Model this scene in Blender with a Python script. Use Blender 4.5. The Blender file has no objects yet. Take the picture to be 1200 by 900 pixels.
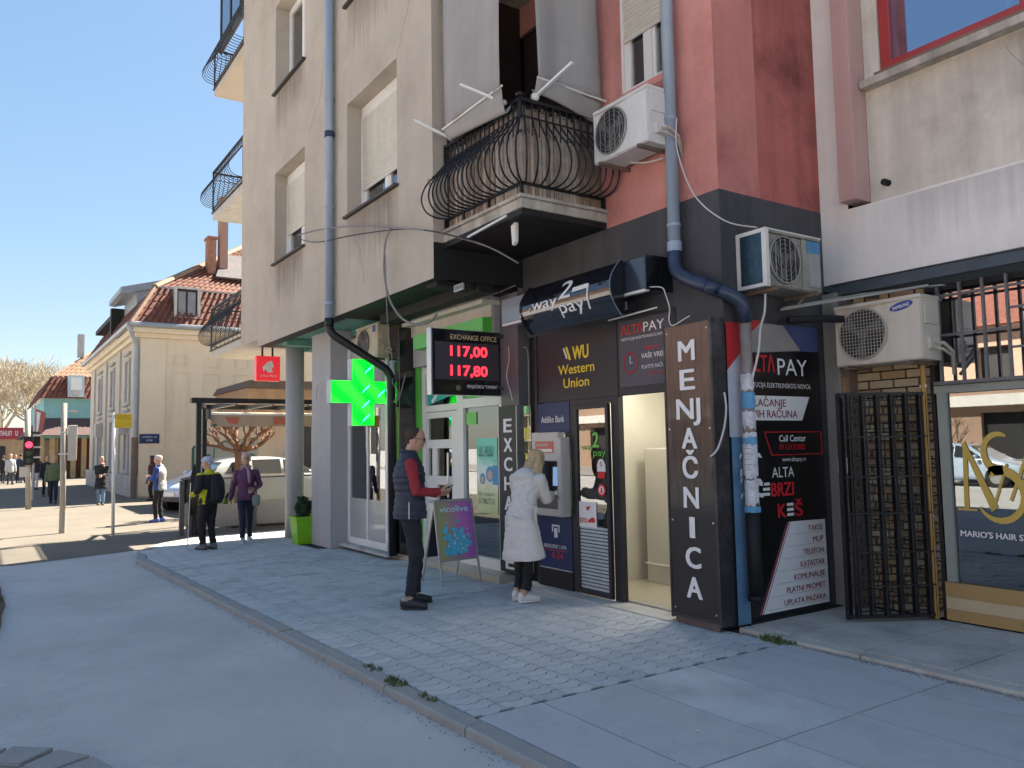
import bpy, math, random
from mathutils import Vector, Matrix, noise
random.seed(7)
R = math.radians
scene = bpy.context.scene
col = scene.collection
# ---------------------------------------------------------------- camera
CAMZ = 1.58
cam = bpy.data.objects.new('camera', bpy.data.cameras.new('camera'))
col.objects.link(cam)
scene.camera = cam
cam.data.sensor_width = 36.0
cam.data.lens = 36.0 * 923.8 / 1200.0
cam.data.clip_start = 0.05
cam.data.clip_end = 2000
def cam_axes(yaw, pitch, roll):
    f0 = Vector((-math.cos(yaw), math.sin(yaw), 0)); r0 = Vector((math.sin(yaw), math.cos(yaw), 0)); u0 = Vector((0, 0, 1))
    f = math.cos(pitch)*f0 + math.sin(pitch)*u0
    u = math.cos(pitch)*u0 - math.sin(pitch)*f0
    return math.cos(roll)*r0 + math.sin(roll)*u, math.cos(roll)*u - math.sin(roll)*r0, f
_r, _u, _f = cam_axes(R(33.834), R(4.465), R(-0.99))
cam.matrix_world = Matrix(((_r.x, _u.x, -_f.x, 0), (_r.y, _u.y, -_f.y, 0), (_r.z, _u.z, -_f.z, CAMZ), (0, 0, 0, 1)))
# ---------------------------------------------------------------- sky, sun, exposure
SUN_EL = R(48)
SUN_AZ = Vector((-0.36, 0.933, 0)).normalized()
world = bpy.data.worlds.new("World"); scene.world = world; world.use_nodes = True
nt = world.node_tree; bg = nt.nodes['Background']
sky = nt.nodes.new('ShaderNodeTexSky'); sky.sky_type = 'NISHITA'; sky.sun_disc = False
sky.sun_elevation = SUN_EL
sky.sun_rotation = math.atan2(SUN_AZ.x, SUN_AZ.y)
sky.altitude = 80; sky.air_density = 1.0; sky.dust_density = 0.6; sky.ozone_density = 1.4
skg = nt.nodes.new('ShaderNodeGamma'); skg.inputs[1].default_value = 0.50      # flatter, hazier spring sky than the model gives
hsv = nt.nodes.new('ShaderNodeHueSaturation'); hsv.inputs['Saturation'].default_value = 1.62; hsv.inputs['Value'].default_value = 1.0
nt.links.new(sky.outputs[0], skg.inputs[0]); nt.links.new(skg.outputs[0], hsv.inputs['Color']); nt.links.new(hsv.outputs[0], bg.inputs[0]); bg.inputs[1].default_value = 0.062

sd = bpy.data.lights.new('sun', 'SUN'); sd.energy = 3.2; sd.angle = R(0.53); sd.color = (1.0, 0.90, 0.74)
sun = bpy.data.objects.new('sun', sd); col.objects.link(sun)
sdir = Vector((SUN_AZ.x*math.cos(SUN_EL), SUN_AZ.y*math.cos(SUN_EL), math.sin(SUN_EL)))
sun.rotation_euler = (-sdir).to_track_quat('-Z', 'Y').to_euler(); sun.location = (-10, 20, 30)
scene.view_settings.view_transform = 'Standard'; scene.view_settings.look = 'None'
scene.view_settings.exposure = 2.8; scene.view_settings.gamma = 1.0
scene.cycles.max_bounces = 8
# ---------------------------------------------------------------- materials
MATS = {}
def mat(name, c, rough=0.7, metal=0.0, var=0.12, scale=3.0, streak=0.0, bump=0.0, bscale=60.0, spec=0.5, dark=None, dscale=1.5, damt=0.0, coat=0.0, emit=None, es=0.0, speck=0.0, crack=0.0):
    """procedural surface: base colour with fine and broad variation, optional vertical streaks, stains and bump"""
    if name in MATS: return MATS[name]
    m = bpy.data.materials.new(name); m.use_nodes = True; MATS[name] = m
    t = m.node_tree; N = t.nodes; L = t.links; b = N['Principled BSDF']
    b.inputs['Roughness'].default_value = rough; b.inputs['Metallic'].default_value = metal
    b.inputs['Specular IOR Level'].default_value = spec
    if coat: b.inputs['Coat Weight'].default_value = coat; b.inputs['Coat Roughness'].default_value = 0.05
    tc = N.new('ShaderNodeTexCoord')
    n1 = N.new('ShaderNodeTexNoise'); n1.inputs['Scale'].default_value = scale; n1.inputs['Detail'].default_value = 6; n1.inputs['Roughness'].default_value = 0.6
    L.new(tc.outputs['Object'], n1.inputs['Vector'])
    mr = N.new('ShaderNodeMapRange'); mr.inputs[1].default_value = 0.3; mr.inputs[2].default_value = 0.7
    mr.inputs[3].default_value = 1 - var; mr.inputs[4].default_value = 1 + var
    L.new(n1.outputs[0], mr.inputs[0])
    cur = mr.outputs[0]
    if streak:
        mp = N.new('ShaderNodeMapping'); mp.inputs['Scale'].default_value = (2.2, 2.2, 0.16)
        n2 = N.new('ShaderNodeTexNoise'); n2.inputs['Scale'].default_value = 2.5; n2.inputs['Detail'].default_value = 7; n2.inputs['Roughness'].default_value = 0.65
        L.new(tc.outputs['Object'], mp.inputs[0]); L.new(mp.outputs[0], n2.inputs['Vector'])
        m2 = N.new('ShaderNodeMapRange'); m2.inputs[1].default_value = 0.35; m2.inputs[2].default_value = 0.62
        m2.inputs[3].default_value = 1 - streak; m2.inputs[4].default_value = 1.0
        L.new(n2.outputs[0], m2.inputs[0])
        mu = N.new('ShaderNodeMath'); mu.operation = 'MULTIPLY'; L.new(cur, mu.inputs[0]); L.new(m2.outputs[0], mu.inputs[1]); cur = mu.outputs[0]
    if speck:
        n5 = N.new('ShaderNodeTexNoise'); n5.inputs['Scale'].default_value = 170; n5.inputs['Detail'].default_value = 2
        L.new(tc.outputs['Object'], n5.inputs['Vector'])
        m5 = N.new('ShaderNodeMapRange'); m5.inputs[1].default_value = .35; m5.inputs[2].default_value = .65; m5.inputs[3].default_value = 1-speck; m5.inputs[4].default_value = 1+speck
        L.new(n5.outputs[0], m5.inputs[0]); mu5 = N.new('ShaderNodeMath'); mu5.operation = 'MULTIPLY'; L.new(cur, mu5.inputs[0]); L.new(m5.outputs[0], mu5.inputs[1]); cur = mu5.outputs[0]
    if crack:
        nw = N.new('ShaderNodeTexNoise'); nw.inputs['Scale'].default_value = 3.5; nw.inputs['Detail'].default_value = 5; L.new(tc.outputs['Object'], nw.inputs['Vector'])
        va = N.new('ShaderNodeVectorMath'); va.operation = 'MULTIPLY_ADD'; L.new(nw.outputs['Color'], va.inputs[0]); va.inputs[1].default_value = (.5,.5,.5); L.new(tc.outputs['Object'], va.inputs[2])
        vo = N.new('ShaderNodeTexVoronoi'); vo.feature = 'DISTANCE_TO_EDGE'; vo.inputs['Scale'].default_value = .45; L.new(va.outputs[0], vo.inputs['Vector'])
        m6 = N.new('ShaderNodeMapRange'); m6.inputs[1].default_value = 0.0; m6.inputs[2].default_value = .012; m6.inputs[3].default_value = 1-crack; m6.inputs[4].default_value = 1
        L.new(vo.outputs['Distance'], m6.inputs[0]); mu6 = N.new('ShaderNodeMath'); mu6.operation = 'MULTIPLY'; L.new(cur, mu6.inputs[0]); L.new(m6.outputs[0], mu6.inputs[1]); cur = mu6.outputs[0]
    rgb = N.new('ShaderNodeRGB'); rgb.outputs[0].default_value = (*c, 1)
    src = rgb.outputs[0]
    if dark:
        n3 = N.new('ShaderNodeTexNoise'); n3.inputs['Scale'].default_value = dscale; n3.inputs['Detail'].default_value = 8; n3.inputs['Roughness'].default_value = 0.7
        L.new(tc.outputs['Object'], n3.inputs['Vector'])
        m3 = N.new('ShaderNodeMapRange'); m3.inputs[1].default_value = 0.48; m3.inputs[2].default_value = 0.7; m3.inputs[3].default_value = 0; m3.inputs[4].default_value = damt
        L.new(n3.outputs[0], m3.inputs[0])
        mx = N.new('ShaderNodeMix'); mx.data_type = 'RGBA'; L.new(m3.outputs[0], mx.inputs[0]); L.new(src, mx.inputs[6]); mx.inputs[7].default_value = (*dark, 1)
        src = mx.outputs[2]
    vm = N.new('ShaderNodeVectorMath'); vm.operation = 'SCALE'; L.new(src, vm.inputs[0]); L.new(cur, vm.inputs['Scale'])
    L.new(vm.outputs[0], b.inputs['Base Color'])
    if bump:
        n4 = N.new('ShaderNodeTexNoise'); n4.inputs['Scale'].default_value = bscale; n4.inputs['Detail'].default_value = 5
        L.new(tc.outputs['Object'], n4.inputs['Vector'])
        bp = N.new('ShaderNodeBump'); bp.inputs['Strength'].default_value = bump; bp.inputs['Distance'].default_value = 0.01
        L.new(n4.outputs[0], bp.inputs['Height']); L.new(bp.outputs[0], b.inputs['Normal'])
    if emit:
        b.inputs['Emission Color'].default_value = (*emit, 1); b.inputs['Emission Strength'].default_value = es
    return m
def glass(name, tint=(0.75, 0.8, 0.82), refl=0.25, rough=0.0):
    if name in MATS: return MATS[name]
    m = bpy.data.materials.new(name); m.use_nodes = True; MATS[name] = m
    t = m.node_tree; N = t.nodes; L = t.links
    for n in list(N): N.remove(n)
    out = N.new('ShaderNodeOutputMaterial'); mix = N.new('ShaderNodeMixShader')
    tr = N.new('ShaderNodeBsdfTransparent'); tr.inputs[0].default_value = (*tint, 1)
    gl = N.new('ShaderNodeBsdfGlossy'); gl.inputs['Roughness'].default_value = rough; gl.inputs[0].default_value = (0.95, 0.97, 1, 1)
    lw = N.new('ShaderNodeFresnel'); lw.inputs['IOR'].default_value = 1.5
    ad = N.new('ShaderNodeMath'); ad.operation = 'ADD'; ad.inputs[1].default_value = refl; ad.use_clamp = True
    L.new(lw.outputs[0], ad.inputs[0]); L.new(ad.outputs[0], mix.inputs[0]); L.new(tr.outputs[0], mix.inputs[1]); L.new(gl.outputs[0], mix.inputs[2]); L.new(mix.outputs[0], out.inputs[0])
    return m
def stain_mat(name, c, strength=.7, sc=9.0):
    """run-off stain: dark streaks that start at the top edge of the patch and thin out downwards"""
    m = bpy.data.materials.new(name); m.use_nodes = True; MATS[name] = m
    t = m.node_tree; N = t.nodes; L = t.links; b = N['Principled BSDF']; b.inputs['Base Color'].default_value = (*c,1); b.inputs['Roughness'].default_value = .95
    tc = N.new('ShaderNodeTexCoord'); sx = N.new('ShaderNodeSeparateXYZ'); L.new(tc.outputs['Generated'], sx.inputs[0])
    mp = N.new('ShaderNodeMapping'); mp.inputs['Scale'].default_value = (sc,sc,.45); nz = N.new('ShaderNodeTexNoise'); nz.inputs['Scale'].default_value = 1.6; nz.inputs['Detail'].default_value = 5
    L.new(tc.outputs['Object'], mp.inputs[0]); L.new(mp.outputs[0], nz.inputs['Vector'])
    ad = N.new('ShaderNodeMath'); ad.operation = 'ADD'; L.new(nz.outputs[0], ad.inputs[0]); L.new(sx.outputs[2], ad.inputs[1])
    mr = N.new('ShaderNodeMapRange'); mr.inputs[1].default_value = .80; mr.inputs[2].default_value = 1.5; mr.inputs[3].default_value = 0; mr.inputs[4].default_value = strength; L.new(ad.outputs[0], mr.inputs[0])
    pg = N.new('ShaderNodeMath'); pg.operation = 'PINGPONG'; pg.inputs[1].default_value = .5; L.new(sx.outputs[0], pg.inputs[0]); m2 = N.new('ShaderNodeMath'); m2.operation = 'MULTIPLY'; m2.inputs[1].default_value = 6; m2.use_clamp = True; L.new(pg.outputs[0], m2.inputs[0])
    mm = N.new('ShaderNodeMath'); mm.operation = 'MULTIPLY'; L.new(mr.outputs[0], mm.inputs[0]); L.new(m2.outputs[0], mm.inputs[1]); L.new(mm.outputs[0], b.inputs['Alpha']); return m
def ramp_mat(name, axis, stops, rough=0.4, coat=0.0, grain=0.0):
    """flat face that runs through several colours along one axis of the object, e.g. a poster"""
    if name in MATS: return MATS[name]
    m = bpy.data.materials.new(name); m.use_nodes = True; MATS[name] = m
    t = m.node_tree; N = t.nodes; L = t.links; b = N['Principled BSDF']; b.inputs['Roughness'].default_value = rough
    if coat: b.inputs['Coat Weight'].default_value = coat; b.inputs['Coat Roughness'].default_value = 0.04
    tc = N.new('ShaderNodeTexCoord'); sx = N.new('ShaderNodeSeparateXYZ'); L.new(tc.outputs['Generated'], sx.inputs[0])
    src = sx.outputs[axis]
    nz = N.new('ShaderNodeTexNoise'); nz.inputs['Scale'].default_value = 4
    mp = N.new('ShaderNodeMapping'); mp.inputs['Scale'].default_value = (9, 9, 0.7) if grain else (1, 1, 1)
    L.new(tc.outputs['Object'], mp.inputs[0]); L.new(mp.outputs[0], nz.inputs['Vector'])
    ms = N.new('ShaderNodeMath'); ms.operation = 'MULTIPLY_ADD'; ms.inputs[1].default_value = 0.25 + grain; L.new(nz.outputs[0], ms.inputs[0]); L.new(src, ms.inputs[2])
    sb = N.new('ShaderNodeMath'); sb.operation = 'SUBTRACT'; sb.inputs[1].default_value = (0.25+grain)/2; L.new(ms.outputs[0], sb.inputs[0])
    cr = N.new('ShaderNodeValToRGB'); L.new(sb.outputs[0], cr.inputs[0])
    e = cr.color_ramp.elements
    while len(e) < len(stops): e.new(0.5)
    for i, (p, c) in enumerate(stops): e[i].position = p; e[i].color = (*c, 1)
    L.new(cr.outputs[0], b.inputs['Base Color'])
    return m
# ---------------------------------------------------------------- object helpers
def wpos(o):
    p = Vector((0, 0, 0))
    while o is not None: p += o.location; o = o.parent
    return p
def tag(o, label=None, cat=None, group=None, kind=None):
    if label: o['label'] = label
    if cat: o['category'] = cat
    if group: o['group'] = group
    if kind: o['kind'] = kind
    return o
def thing(name, label, cat, loc, group=None, rz=0.0):
    o = bpy.data.objects.new(name, None); o.empty_display_size = 0.2
    o.location = loc; o.rotation_euler = (0, 0, rz); col.objects.link(o)
    return tag(o, label, cat, group)
_txt = {}
def text_geo(body, bold=0.0):
    k = (body, bold)
    if k not in _txt:
        c = bpy.data.curves.new('lettering', 'FONT'); c.body = body; c.size = 1.0; c.offset = bold; c.resolution_u = 3
        o = bpy.data.objects.new('lettering', c); col.objects.link(o)
        dg = bpy.context.evaluated_depsgraph_get(); me = bpy.data.meshes.new_from_object(o.evaluated_get(dg))
        vs = [v.co.copy() for v in me.vertices]; fs = [tuple(p.vertices) for p in me.polygons]
        bpy.data.objects.remove(o); bpy.data.curves.remove(c); bpy.data.meshes.remove(me)
        x0 = min(v.x for v in vs); x1 = max(v.x for v in vs); y0 = min(v.y for v in vs); y1 = max(v.y for v in vs)
        _txt[k] = (vs, fs, x0, x1, y0, y1)
    return _txt[k]
SPLIT = {'portrait_face','portrait','price_print','led_digits','lettering','print_white','print_red','print','clamp','bracket','bumper','sticker','sticker_white','sticker_mark','opening_hours_print','bank_lettering','atm_print','hours_print','green_lettering','label_print','relief_square','bracket','dark_lens','visor','downpipe','reed','wall_box','side_vent','side_cover','valve_pipes','sock','column','heater','hanger','shelving','valance_logo','screen_slat','rim','fascia_end','window_strip','tubes','stile'}
def scribble(q, o, right, up, w, h, seed=0):
    """row of small strokes where the photograph shows lettering too small to read"""
    rn_ = random.Random(seed); o = Vector(o); r_ = Vector(right); u = Vector(up); x = 0; st = h*.55
    q.hold = False
    while x < w-st*.5:
        if rn_.random() > .12:
            a = o+r_*x; k_ = rn_.randrange(3); d = st*.16
            q.add([a, a+r_*d, a+r_*d+u*h, a+u*h], [(0,1,2,3)]); q.hold = True
            z_ = (0, h*.42, h*.84)[k_]; q.add([a+u*z_, a+r_*st*.7+u*z_, a+r_*st*.7+u*(z_+h*.16), a+u*(z_+h*.16)], [(0,1,2,3)])
            if rn_.random() > .4: q.add([a+r_*st*.6, a+r_*st*.76, a+r_*st*.76+u*h, a+r_*st*.6+u*h], [(0,1,2,3)])
        x += st
    q.hold = False
class MB:
    def __init__(s): s.v = []; s.f = []; s.m = []; s.mat = 0; s.T = None; s.marks = []; s.hold = False
    def add(s, vs, fs):
        n = len(s.v)
        if not s.hold: s.marks.append((n, len(s.f)))
        if s.T is not None: vs = [s.T @ Vector(p) for p in vs]
        s.v += [Vector(p) for p in vs]; s.f += [tuple(i+n for i in f) for f in fs]; s.m += [s.mat]*len(fs)
        return s
    def box(s, x0, x1, y0, y1, z0, z1):
        if x0 > x1: x0, x1 = x1, x0
        if y0 > y1: y0, y1 = y1, y0
        if z0 > z1: z0, z1 = z1, z0
        return s.add([(x0,y0,z0),(x1,y0,z0),(x1,y1,z0),(x0,y1,z0),(x0,y0,z1),(x1,y0,z1),(x1,y1,z1),(x0,y1,z1)],
            [(0,3,2,1),(4,5,6,7),(0,1,5,4),(1,2,6,5),(2,3,7,6),(3,0,4,7)])
    def bar(s, p, q, w, h=None, up=(0,0,1)):
        """rectangular bar from p to q"""
        h = h or w; p = Vector(p); q = Vector(q); d = (q-p).normalized(); a = d.cross(Vector(up))
        if a.length < 1e-4: a = d.cross(Vector((1,0,0)))
        a.normalize(); b = a.cross(d); vs = []
        for c in (p, q):
            for i, j in ((-1,-1),(1,-1),(1,1),(-1,1)): vs.append(c + a*(i*w/2) + b*(j*h/2))
        return s.add(vs, [(0,1,2,3),(7,6,5,4),(0,4,5,1),(1,5,6,2),(2,6,7,3),(3,7,4,0)])
    def poly(s, pts): return s.add(pts, [tuple(range(len(pts)))])
    def prism(s, pts, d):
        """closed polygon pts (3D, in one plane) extruded by vector d"""
        n = len(pts); d = Vector(d); a = [Vector(p) for p in pts]
        nr = sum(((a[i]-a[0]).cross(a[(i+1) % n]-a[0]) for i in range(n)), Vector((0,0,0)))
        if nr.dot(d) > 0: a = a[::-1]
        b = [p+d for p in a]
        return s.add(a+b, [tuple(range(n)), tuple(range(2*n-1, n-1, -1))] + [(i, i+n, (i+1) % n + n, (i+1) % n) for i in range(n)])
    def tube(s, pts, r, n=8, cap=True):
        pts = [Vector(p) for p in pts]; k = len(pts); rs = r if isinstance(r, (list, tuple)) else [r]*k
        vs = []; fs = []; a = None
        for i, p in enumerate(pts):
            d = (pts[min(i+1, k-1)] - pts[max(i-1, 0)]).normalized()
            if a is None:
                a = d.cross(Vector((0,0,1)))
                if a.length < 0.05: a = d.cross(Vector((1,0,0)))
            a = (a - d*a.dot(d)).normalized(); b = d.cross(a)
            for j in range(n):
                t = 2*math.pi*j/n; vs.append(p + (a*math.cos(t) + b*math.sin(t))*rs[i])
        for i in range(k-1):
            for j in range(n): fs.append((i*n+j, i*n+(j+1) % n, (i+1)*n+(j+1) % n, (i+1)*n+j))
        if cap: fs.append(tuple(range(n-1, -1, -1))); fs.append(tuple(range((k-1)*n, k*n)))
        return s.add(vs, fs)
    def cyl(s, p, q, r, n=16, r2=None): return s.tube([p, q], [r, r2 if r2 is not None else r], n)
    def loft(s, rings, cap=True):
        """rings: list of equal-length vertex lists"""
        n = len(rings[0]); vs = [p for r_ in rings for p in r_]; fs = []
        for i in range(len(rings)-1):
            for j in range(n): fs.append((i*n+j, i*n+(j+1) % n, (i+1)*n+(j+1) % n, (i+1)*n+j))
        if cap: fs.append(tuple(range(n-1, -1, -1))); fs.append(tuple(range((len(rings)-1)*n, len(rings)*n)))
        return s.add(vs, fs)
    def blob(s, c, rad, n=10, k=6):
        """ellipsoid"""
        c = Vector(c); vs = [c - Vector((0,0,rad[2]))]
        for i in range(1, k):
            a = -math.pi/2 + math.pi*i/k
            for j in range(n):
                t = 2*math.pi*j/n; vs.append(c + Vector((rad[0]*math.cos(a)*math.cos(t), rad[1]*math.cos(a)*math.sin(t), rad[2]*math.sin(a))))
        vs.append(c + Vector((0,0,rad[2]))); fs = [(0, 1+(j+1) % n, 1+j) for j in range(n)]
        for i in range(k-2):
            for j in range(n): fs.append((1+i*n+j, 1+i*n+(j+1) % n, 1+(i+1)*n+(j+1) % n, 1+(i+1)*n+j))
        e = len(vs)-1; o = 1+(k-2)*n
        fs += [(o+j, o+(j+1) % n, e) for j in range(n)]
        return s.add(vs, fs)
    def ring(s, c, axis, R0, r, n=20, k=6):
        c = Vector(c); ax = Vector(axis).normalized(); a = ax.orthogonal().normalized(); b = ax.cross(a)
        rings = []
        for i in range(n):
            t = 2*math.pi*i/n; e = a*math.cos(t)+b*math.sin(t)
            rings.append([c + e*(R0 + r*math.cos(2*math.pi*j/k)) + ax*(r*math.sin(2*math.pi*j/k)) for j in range(k)])
        vs = [p for q in rings for p in q]; fs = []
        for i in range(n):
            for j in range(k): fs.append((i*k+j, i*k+(j+1) % k, ((i+1) % n)*k+(j+1) % k, ((i+1) % n)*k+j))
        return s.add(vs, fs)
    def disc(s, c, axis, r, n=20):
        c = Vector(c); ax = Vector(axis).normalized(); a = ax.orthogonal().normalized(); b = ax.cross(a)
        return s.add([c + (a*math.cos(2*math.pi*i/n)+b*math.sin(2*math.pi*i/n))*r for i in range(n)], [tuple(range(n))])
    def text(s, body, o, right, up, w=None, h=None, bold=0.0, depth=0.0, align='l', cw=0.95):
        """lettering: lower left corner o, fitted to height h (caps height) and width w"""
        vs, fs, x0, x1, y0, y1 = text_geo(body, 0.0); o = Vector(o); rt = Vector(right).normalized(); u = Vector(up).normalized()
        sy = (h/0.73) if h else None
        sx = (w/(x1-x0)) if w else sy*cw
        if sy is None: sy = sx
        W = (x1-x0)*sx; off = 0 if align == 'l' else (-W/2 if align == 'c' else -W); nrm = rt.cross(u)
        s.marks.append((len(s.v), len(s.f))); s.hold = True
        k0 = bold*.85*sy; sh = [(0, 0, 0)] if bold < 0.006 else [(-k0, -k0*.5, .0003), (k0, k0*.5, .0006), (-k0, k0*.5, .0009), (k0, -k0*.5, .0012), (0, 0, .0015)]
        edges = []
        for f in fs:
            for i in range(len(f)): edges.append((f[i], f[(i+1) % len(f)]))
        es = set(edges); rim = [(a, b) for a, b in edges if (b, a) not in es]
        for dx, dz, dn in sh:
            pts = [o + rt*(off+(p.x-x0)*sx+dx) + u*(p.y*sy+dz) + nrm*dn for p in vs]
            if depth:
                front = [p+nrm*depth for p in pts]; s.add(front, fs); k = len(pts)
                s.add(pts+front, [(a, b, b+k, a+k) for a, b in rim])
            else: s.add(pts, fs)
        s.hold = False
        return s
    def build(s, name, m, parent=None, smooth=False, bevel=0.0, kind=None, label=None, org=None):
        if name in SPLIT and parent and len(s.marks) > 1:
            out = None; mk = s.marks+[(len(s.v), len(s.f))]
            for i in range(len(s.marks)):
                (v0, f0), (v1, f1) = mk[i], mk[i+1]; q = MB(); q.v = s.v[v0:v1]; q.f = [tuple(j-v0 for j in f) for f in s.f[f0:f1]]; q.m = s.m[f0:f1]
                o = q.build(name, m, parent, smooth, bevel, kind, label); out = out or o
            return out
        me = bpy.data.meshes.new(name)
        L0 = wpos(parent) if parent else (Vector(org) if org else Vector((0,0,0)))
        me.from_pydata([tuple(p-L0) for p in s.v], [], s.f)
        for x in (m if isinstance(m, (list, tuple)) else [m]): me.materials.append(x)
        if isinstance(m, (list, tuple)): me.polygons.foreach_set('material_index', s.m)
        if smooth: me.polygons.foreach_set('use_smooth', [True]*len(me.polygons))
        me.validate(); me.update()
        o = bpy.data.objects.new(name, me); col.objects.link(o)
        if parent: o.parent = parent
        elif org: o.location = org
        if bevel:
            bv = o.modifiers.new('bevel', 'BEVEL'); bv.width = bevel; bv.segments = 2; bv.limit_method = 'ANGLE'; bv.angle_limit = R(40)
        if kind: o['kind'] = kind
        if label: o['label'] = label
        return o
def remesh(o, voxel, smooth=4, matfn=None, fold=0.0):
    md = o.modifiers.new('r', 'REMESH'); md.mode = 'VOXEL'; md.voxel_size = voxel; md.use_smooth_shade = True
    if smooth: sm = o.modifiers.new('s', 'SMOOTH'); sm.iterations = smooth; sm.factor = 0.5
    dg = bpy.context.evaluated_depsgraph_get(); me = bpy.data.meshes.new_from_object(o.evaluated_get(dg))
    mats = [m for m in o.data.materials]; old = o.data; o.modifiers.clear(); o.data = me; me.name = old.name
    me.materials.clear()
    for m in mats: me.materials.append(m)
    bpy.data.meshes.remove(old)
    if fold:
        nn = [v.normal.copy() for v in me.vertices]
        for v, n_ in zip(me.vertices, nn):
            p = v.co; k_ = noise.noise(Vector((p.x*9, p.y*9, p.z*16+noise.noise(p*5)*3)))+.5*noise.noise(Vector((p.x*26, p.y*26, p.z*30)))
            v.co = p+n_*(k_*fold)
        me.update()
    me.polygons.foreach_set('material_index', [matfn(p.center) if matfn else 0 for p in me.polygons])
    me.polygons.foreach_set('use_smooth', [True]*len(me.polygons))
    return o
def copy_tree(o, parent=None):
    c = o.copy(); col.objects.link(c)
    if parent: c.parent = parent
    for ch in [x for x in o.children]: copy_tree(ch, c)
    return c
X_, Y_, Z_ = Vector((1,0,0)), Vector((0,1,0)), Vector((0,0,1))
def wall_holes(mb, x0, x1, z0, z1, y, depth, holes, d=1):
    """front face at y of a wall running along X with real openings and reveals of the given depth (towards +Y)"""
    xs = sorted({x0, x1, *[h[0] for h in holes], *[h[1] for h in holes]}); zs = sorted({z0, z1, *[h[2] for h in holes], *[h[3] for h in holes]})
    xs = [x for x in xs if x0 <= x <= x1]; zs = [z for z in zs if z0 <= z <= z1]
    def hole(xm, zm): return any(h[0] < xm < h[1] and h[2] < zm < h[3] for h in holes)
    for i in range(len(xs)-1):
        for j in range(len(zs)-1):
            if not hole((xs[i]+xs[i+1])/2, (zs[j]+zs[j+1])/2):
                mb.add([(xs[i],y,zs[j]),(xs[i+1],y,zs[j]),(xs[i+1],y,zs[j+1]),(xs[i],y,zs[j+1])], [(0,1,2,3)])
    for a, b, c, e in holes:
        e2 = min(e, z1); y2 = y+depth
        mb.add([(a,y,c),(b,y,c),(b,y2,c),(a,y2,c),(a,y,e2),(b,y,e2),(b,y2,e2),(a,y2,e2)], [(0,1,2,3),(7,6,5,4),(0,3,7,4),(1,5,6,2)])
def frame(mb, x0, x1, z0, z1, y0, y1, w):
    mb.box(x0, x1, y0, y1, z0, z0+w); mb.box(x0, x1, y0, y1, z1-w, z1)
    mb.box(x0, x0+w, y0, y1, z0+w, z1-w); mb.box(x1-w, x1, y0, y1, z0+w, z1-w)
def structure(mb, name, m, **k):
    o = mb.build(name, m, **k); o['kind'] = 'structure'; return o
# ================================================================ ground, road, pavement
A_ASPH = mat('asphalt', (0.515,0.500,0.489), 0.85, var=0.09, scale=0.7, bump=0.5, bscale=160, dark=(0.414,0.402,0.395), dscale=0.6, damt=0.8, speck=.14, crack=.07)
A_PLAZA = mat('asphalt_in_sun', (0.140,0.122,0.098), 0.9, var=0.12, scale=0.8, bump=0.3, bscale=90, dark=(0.120,0.103,0.082), dscale=0.35, damt=0.8)  # the road's asphalt again, its colour cut down where the sun falls
A_PAVER = mat('concrete_paver', (0.505,0.518,0.521), 0.85, var=0.16, scale=1.7, bump=0.4, bscale=120, dark=(0.342,0.350,0.358), dscale=0.9, damt=0.9, speck=.12)
A_PAVER2 = mat('concrete_paver_dark', (0.457,0.472,0.480), 0.85, var=0.16, scale=2.1, bump=0.4, bscale=120, dark=(0.304,0.314,0.324), dscale=1.1, damt=0.9, speck=.12)
A_PAVER3 = mat('concrete_paver_pale', (0.549,0.555,0.549), 0.85, var=0.16, scale=1.3, bump=0.4, bscale=120, dark=(0.376,0.378,0.375), dscale=1.3, damt=0.8, speck=.12)
A_SLAB = mat('concrete_slab', (0.488,0.498,0.504), 0.85, var=0.13, scale=1.6, bump=0.35, bscale=100, dark=(0.325,0.328,0.342), dscale=1.6, damt=0.9, speck=.12)
A_MORTAR = mat('joint_sand', (0.058,0.056,0.053), 0.95, var=0.3, scale=8, bump=0.5)
A_KERB = mat('kerb_concrete', (0.33,0.325,0.31), 0.9, var=0.15, scale=3, bump=0.5, bscale=80, dark=(0.22,0.215,0.2), dscale=3, damt=0.8, speck=.12)
A_SOIL = mat('soil', (0.09,0.07,0.05), 0.95, var=0.3, scale=12, bump=0.8, bscale=60)
g = MB(); g.add([(-400,-300,-0.10),(300,-300,-0.10),(300,300,-0.10),(-400,300,-0.10)], [(0,1,2,3)])
structure(g, 'ground', A_ASPH)
ROADZ = -0.06
g = MB(); n = 40
g.add([(-17.0,-40,ROADZ),(40,-40,ROADZ),(40,20,ROADZ),(-17.0,20,ROADZ)], [(0,1,2,3)])
structure(g, 'road', A_ASPH)
g = MB(); g.add([(-140,-3.5,ROADZ+.004),(-15.2,-3.5,ROADZ+.004),(-13.9,0.4,ROADZ+.004),(-14.6,2.2,ROADZ+.004),(-15.9,4.4,ROADZ+.004),(-16.2,60,ROADZ+.004),(-140,60,ROADZ+.004)], [(0,1,2,3,4,5,6)])  # outline roughly follows the edge of the block's shadow
structure(g, 'square', A_PLAZA)
def ykerb(x): return 2.34+0.0417*(x+3.3)
edge = [(9.0, ykerb(9.0)), (-13.0, ykerb(-13.0)), (-13.7, 1.98), (-14.3, 2.2), (-14.9, 2.6), (-15.4, 3.15), (-15.65, 3.8), (-15.7, 4.6), (-15.7, 14.0)]
inner = []
for i, p in enumerate(edge):                     # offset inwards by the kerb width
    a = Vector(edge[max(i-1,0)]); b = Vector(edge[min(i+1,len(edge)-1)]); t = (b-a).normalized(); nrm = Vector((t.y, -t.x))
    inner.append(Vector(p)+nrm*0.13)
g = MB(); pts = [(p.x, p.y, -0.012) for p in inner] + [(9.0, 14.0, -0.012)]
g.prism(pts, (0,0,-0.09))
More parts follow.
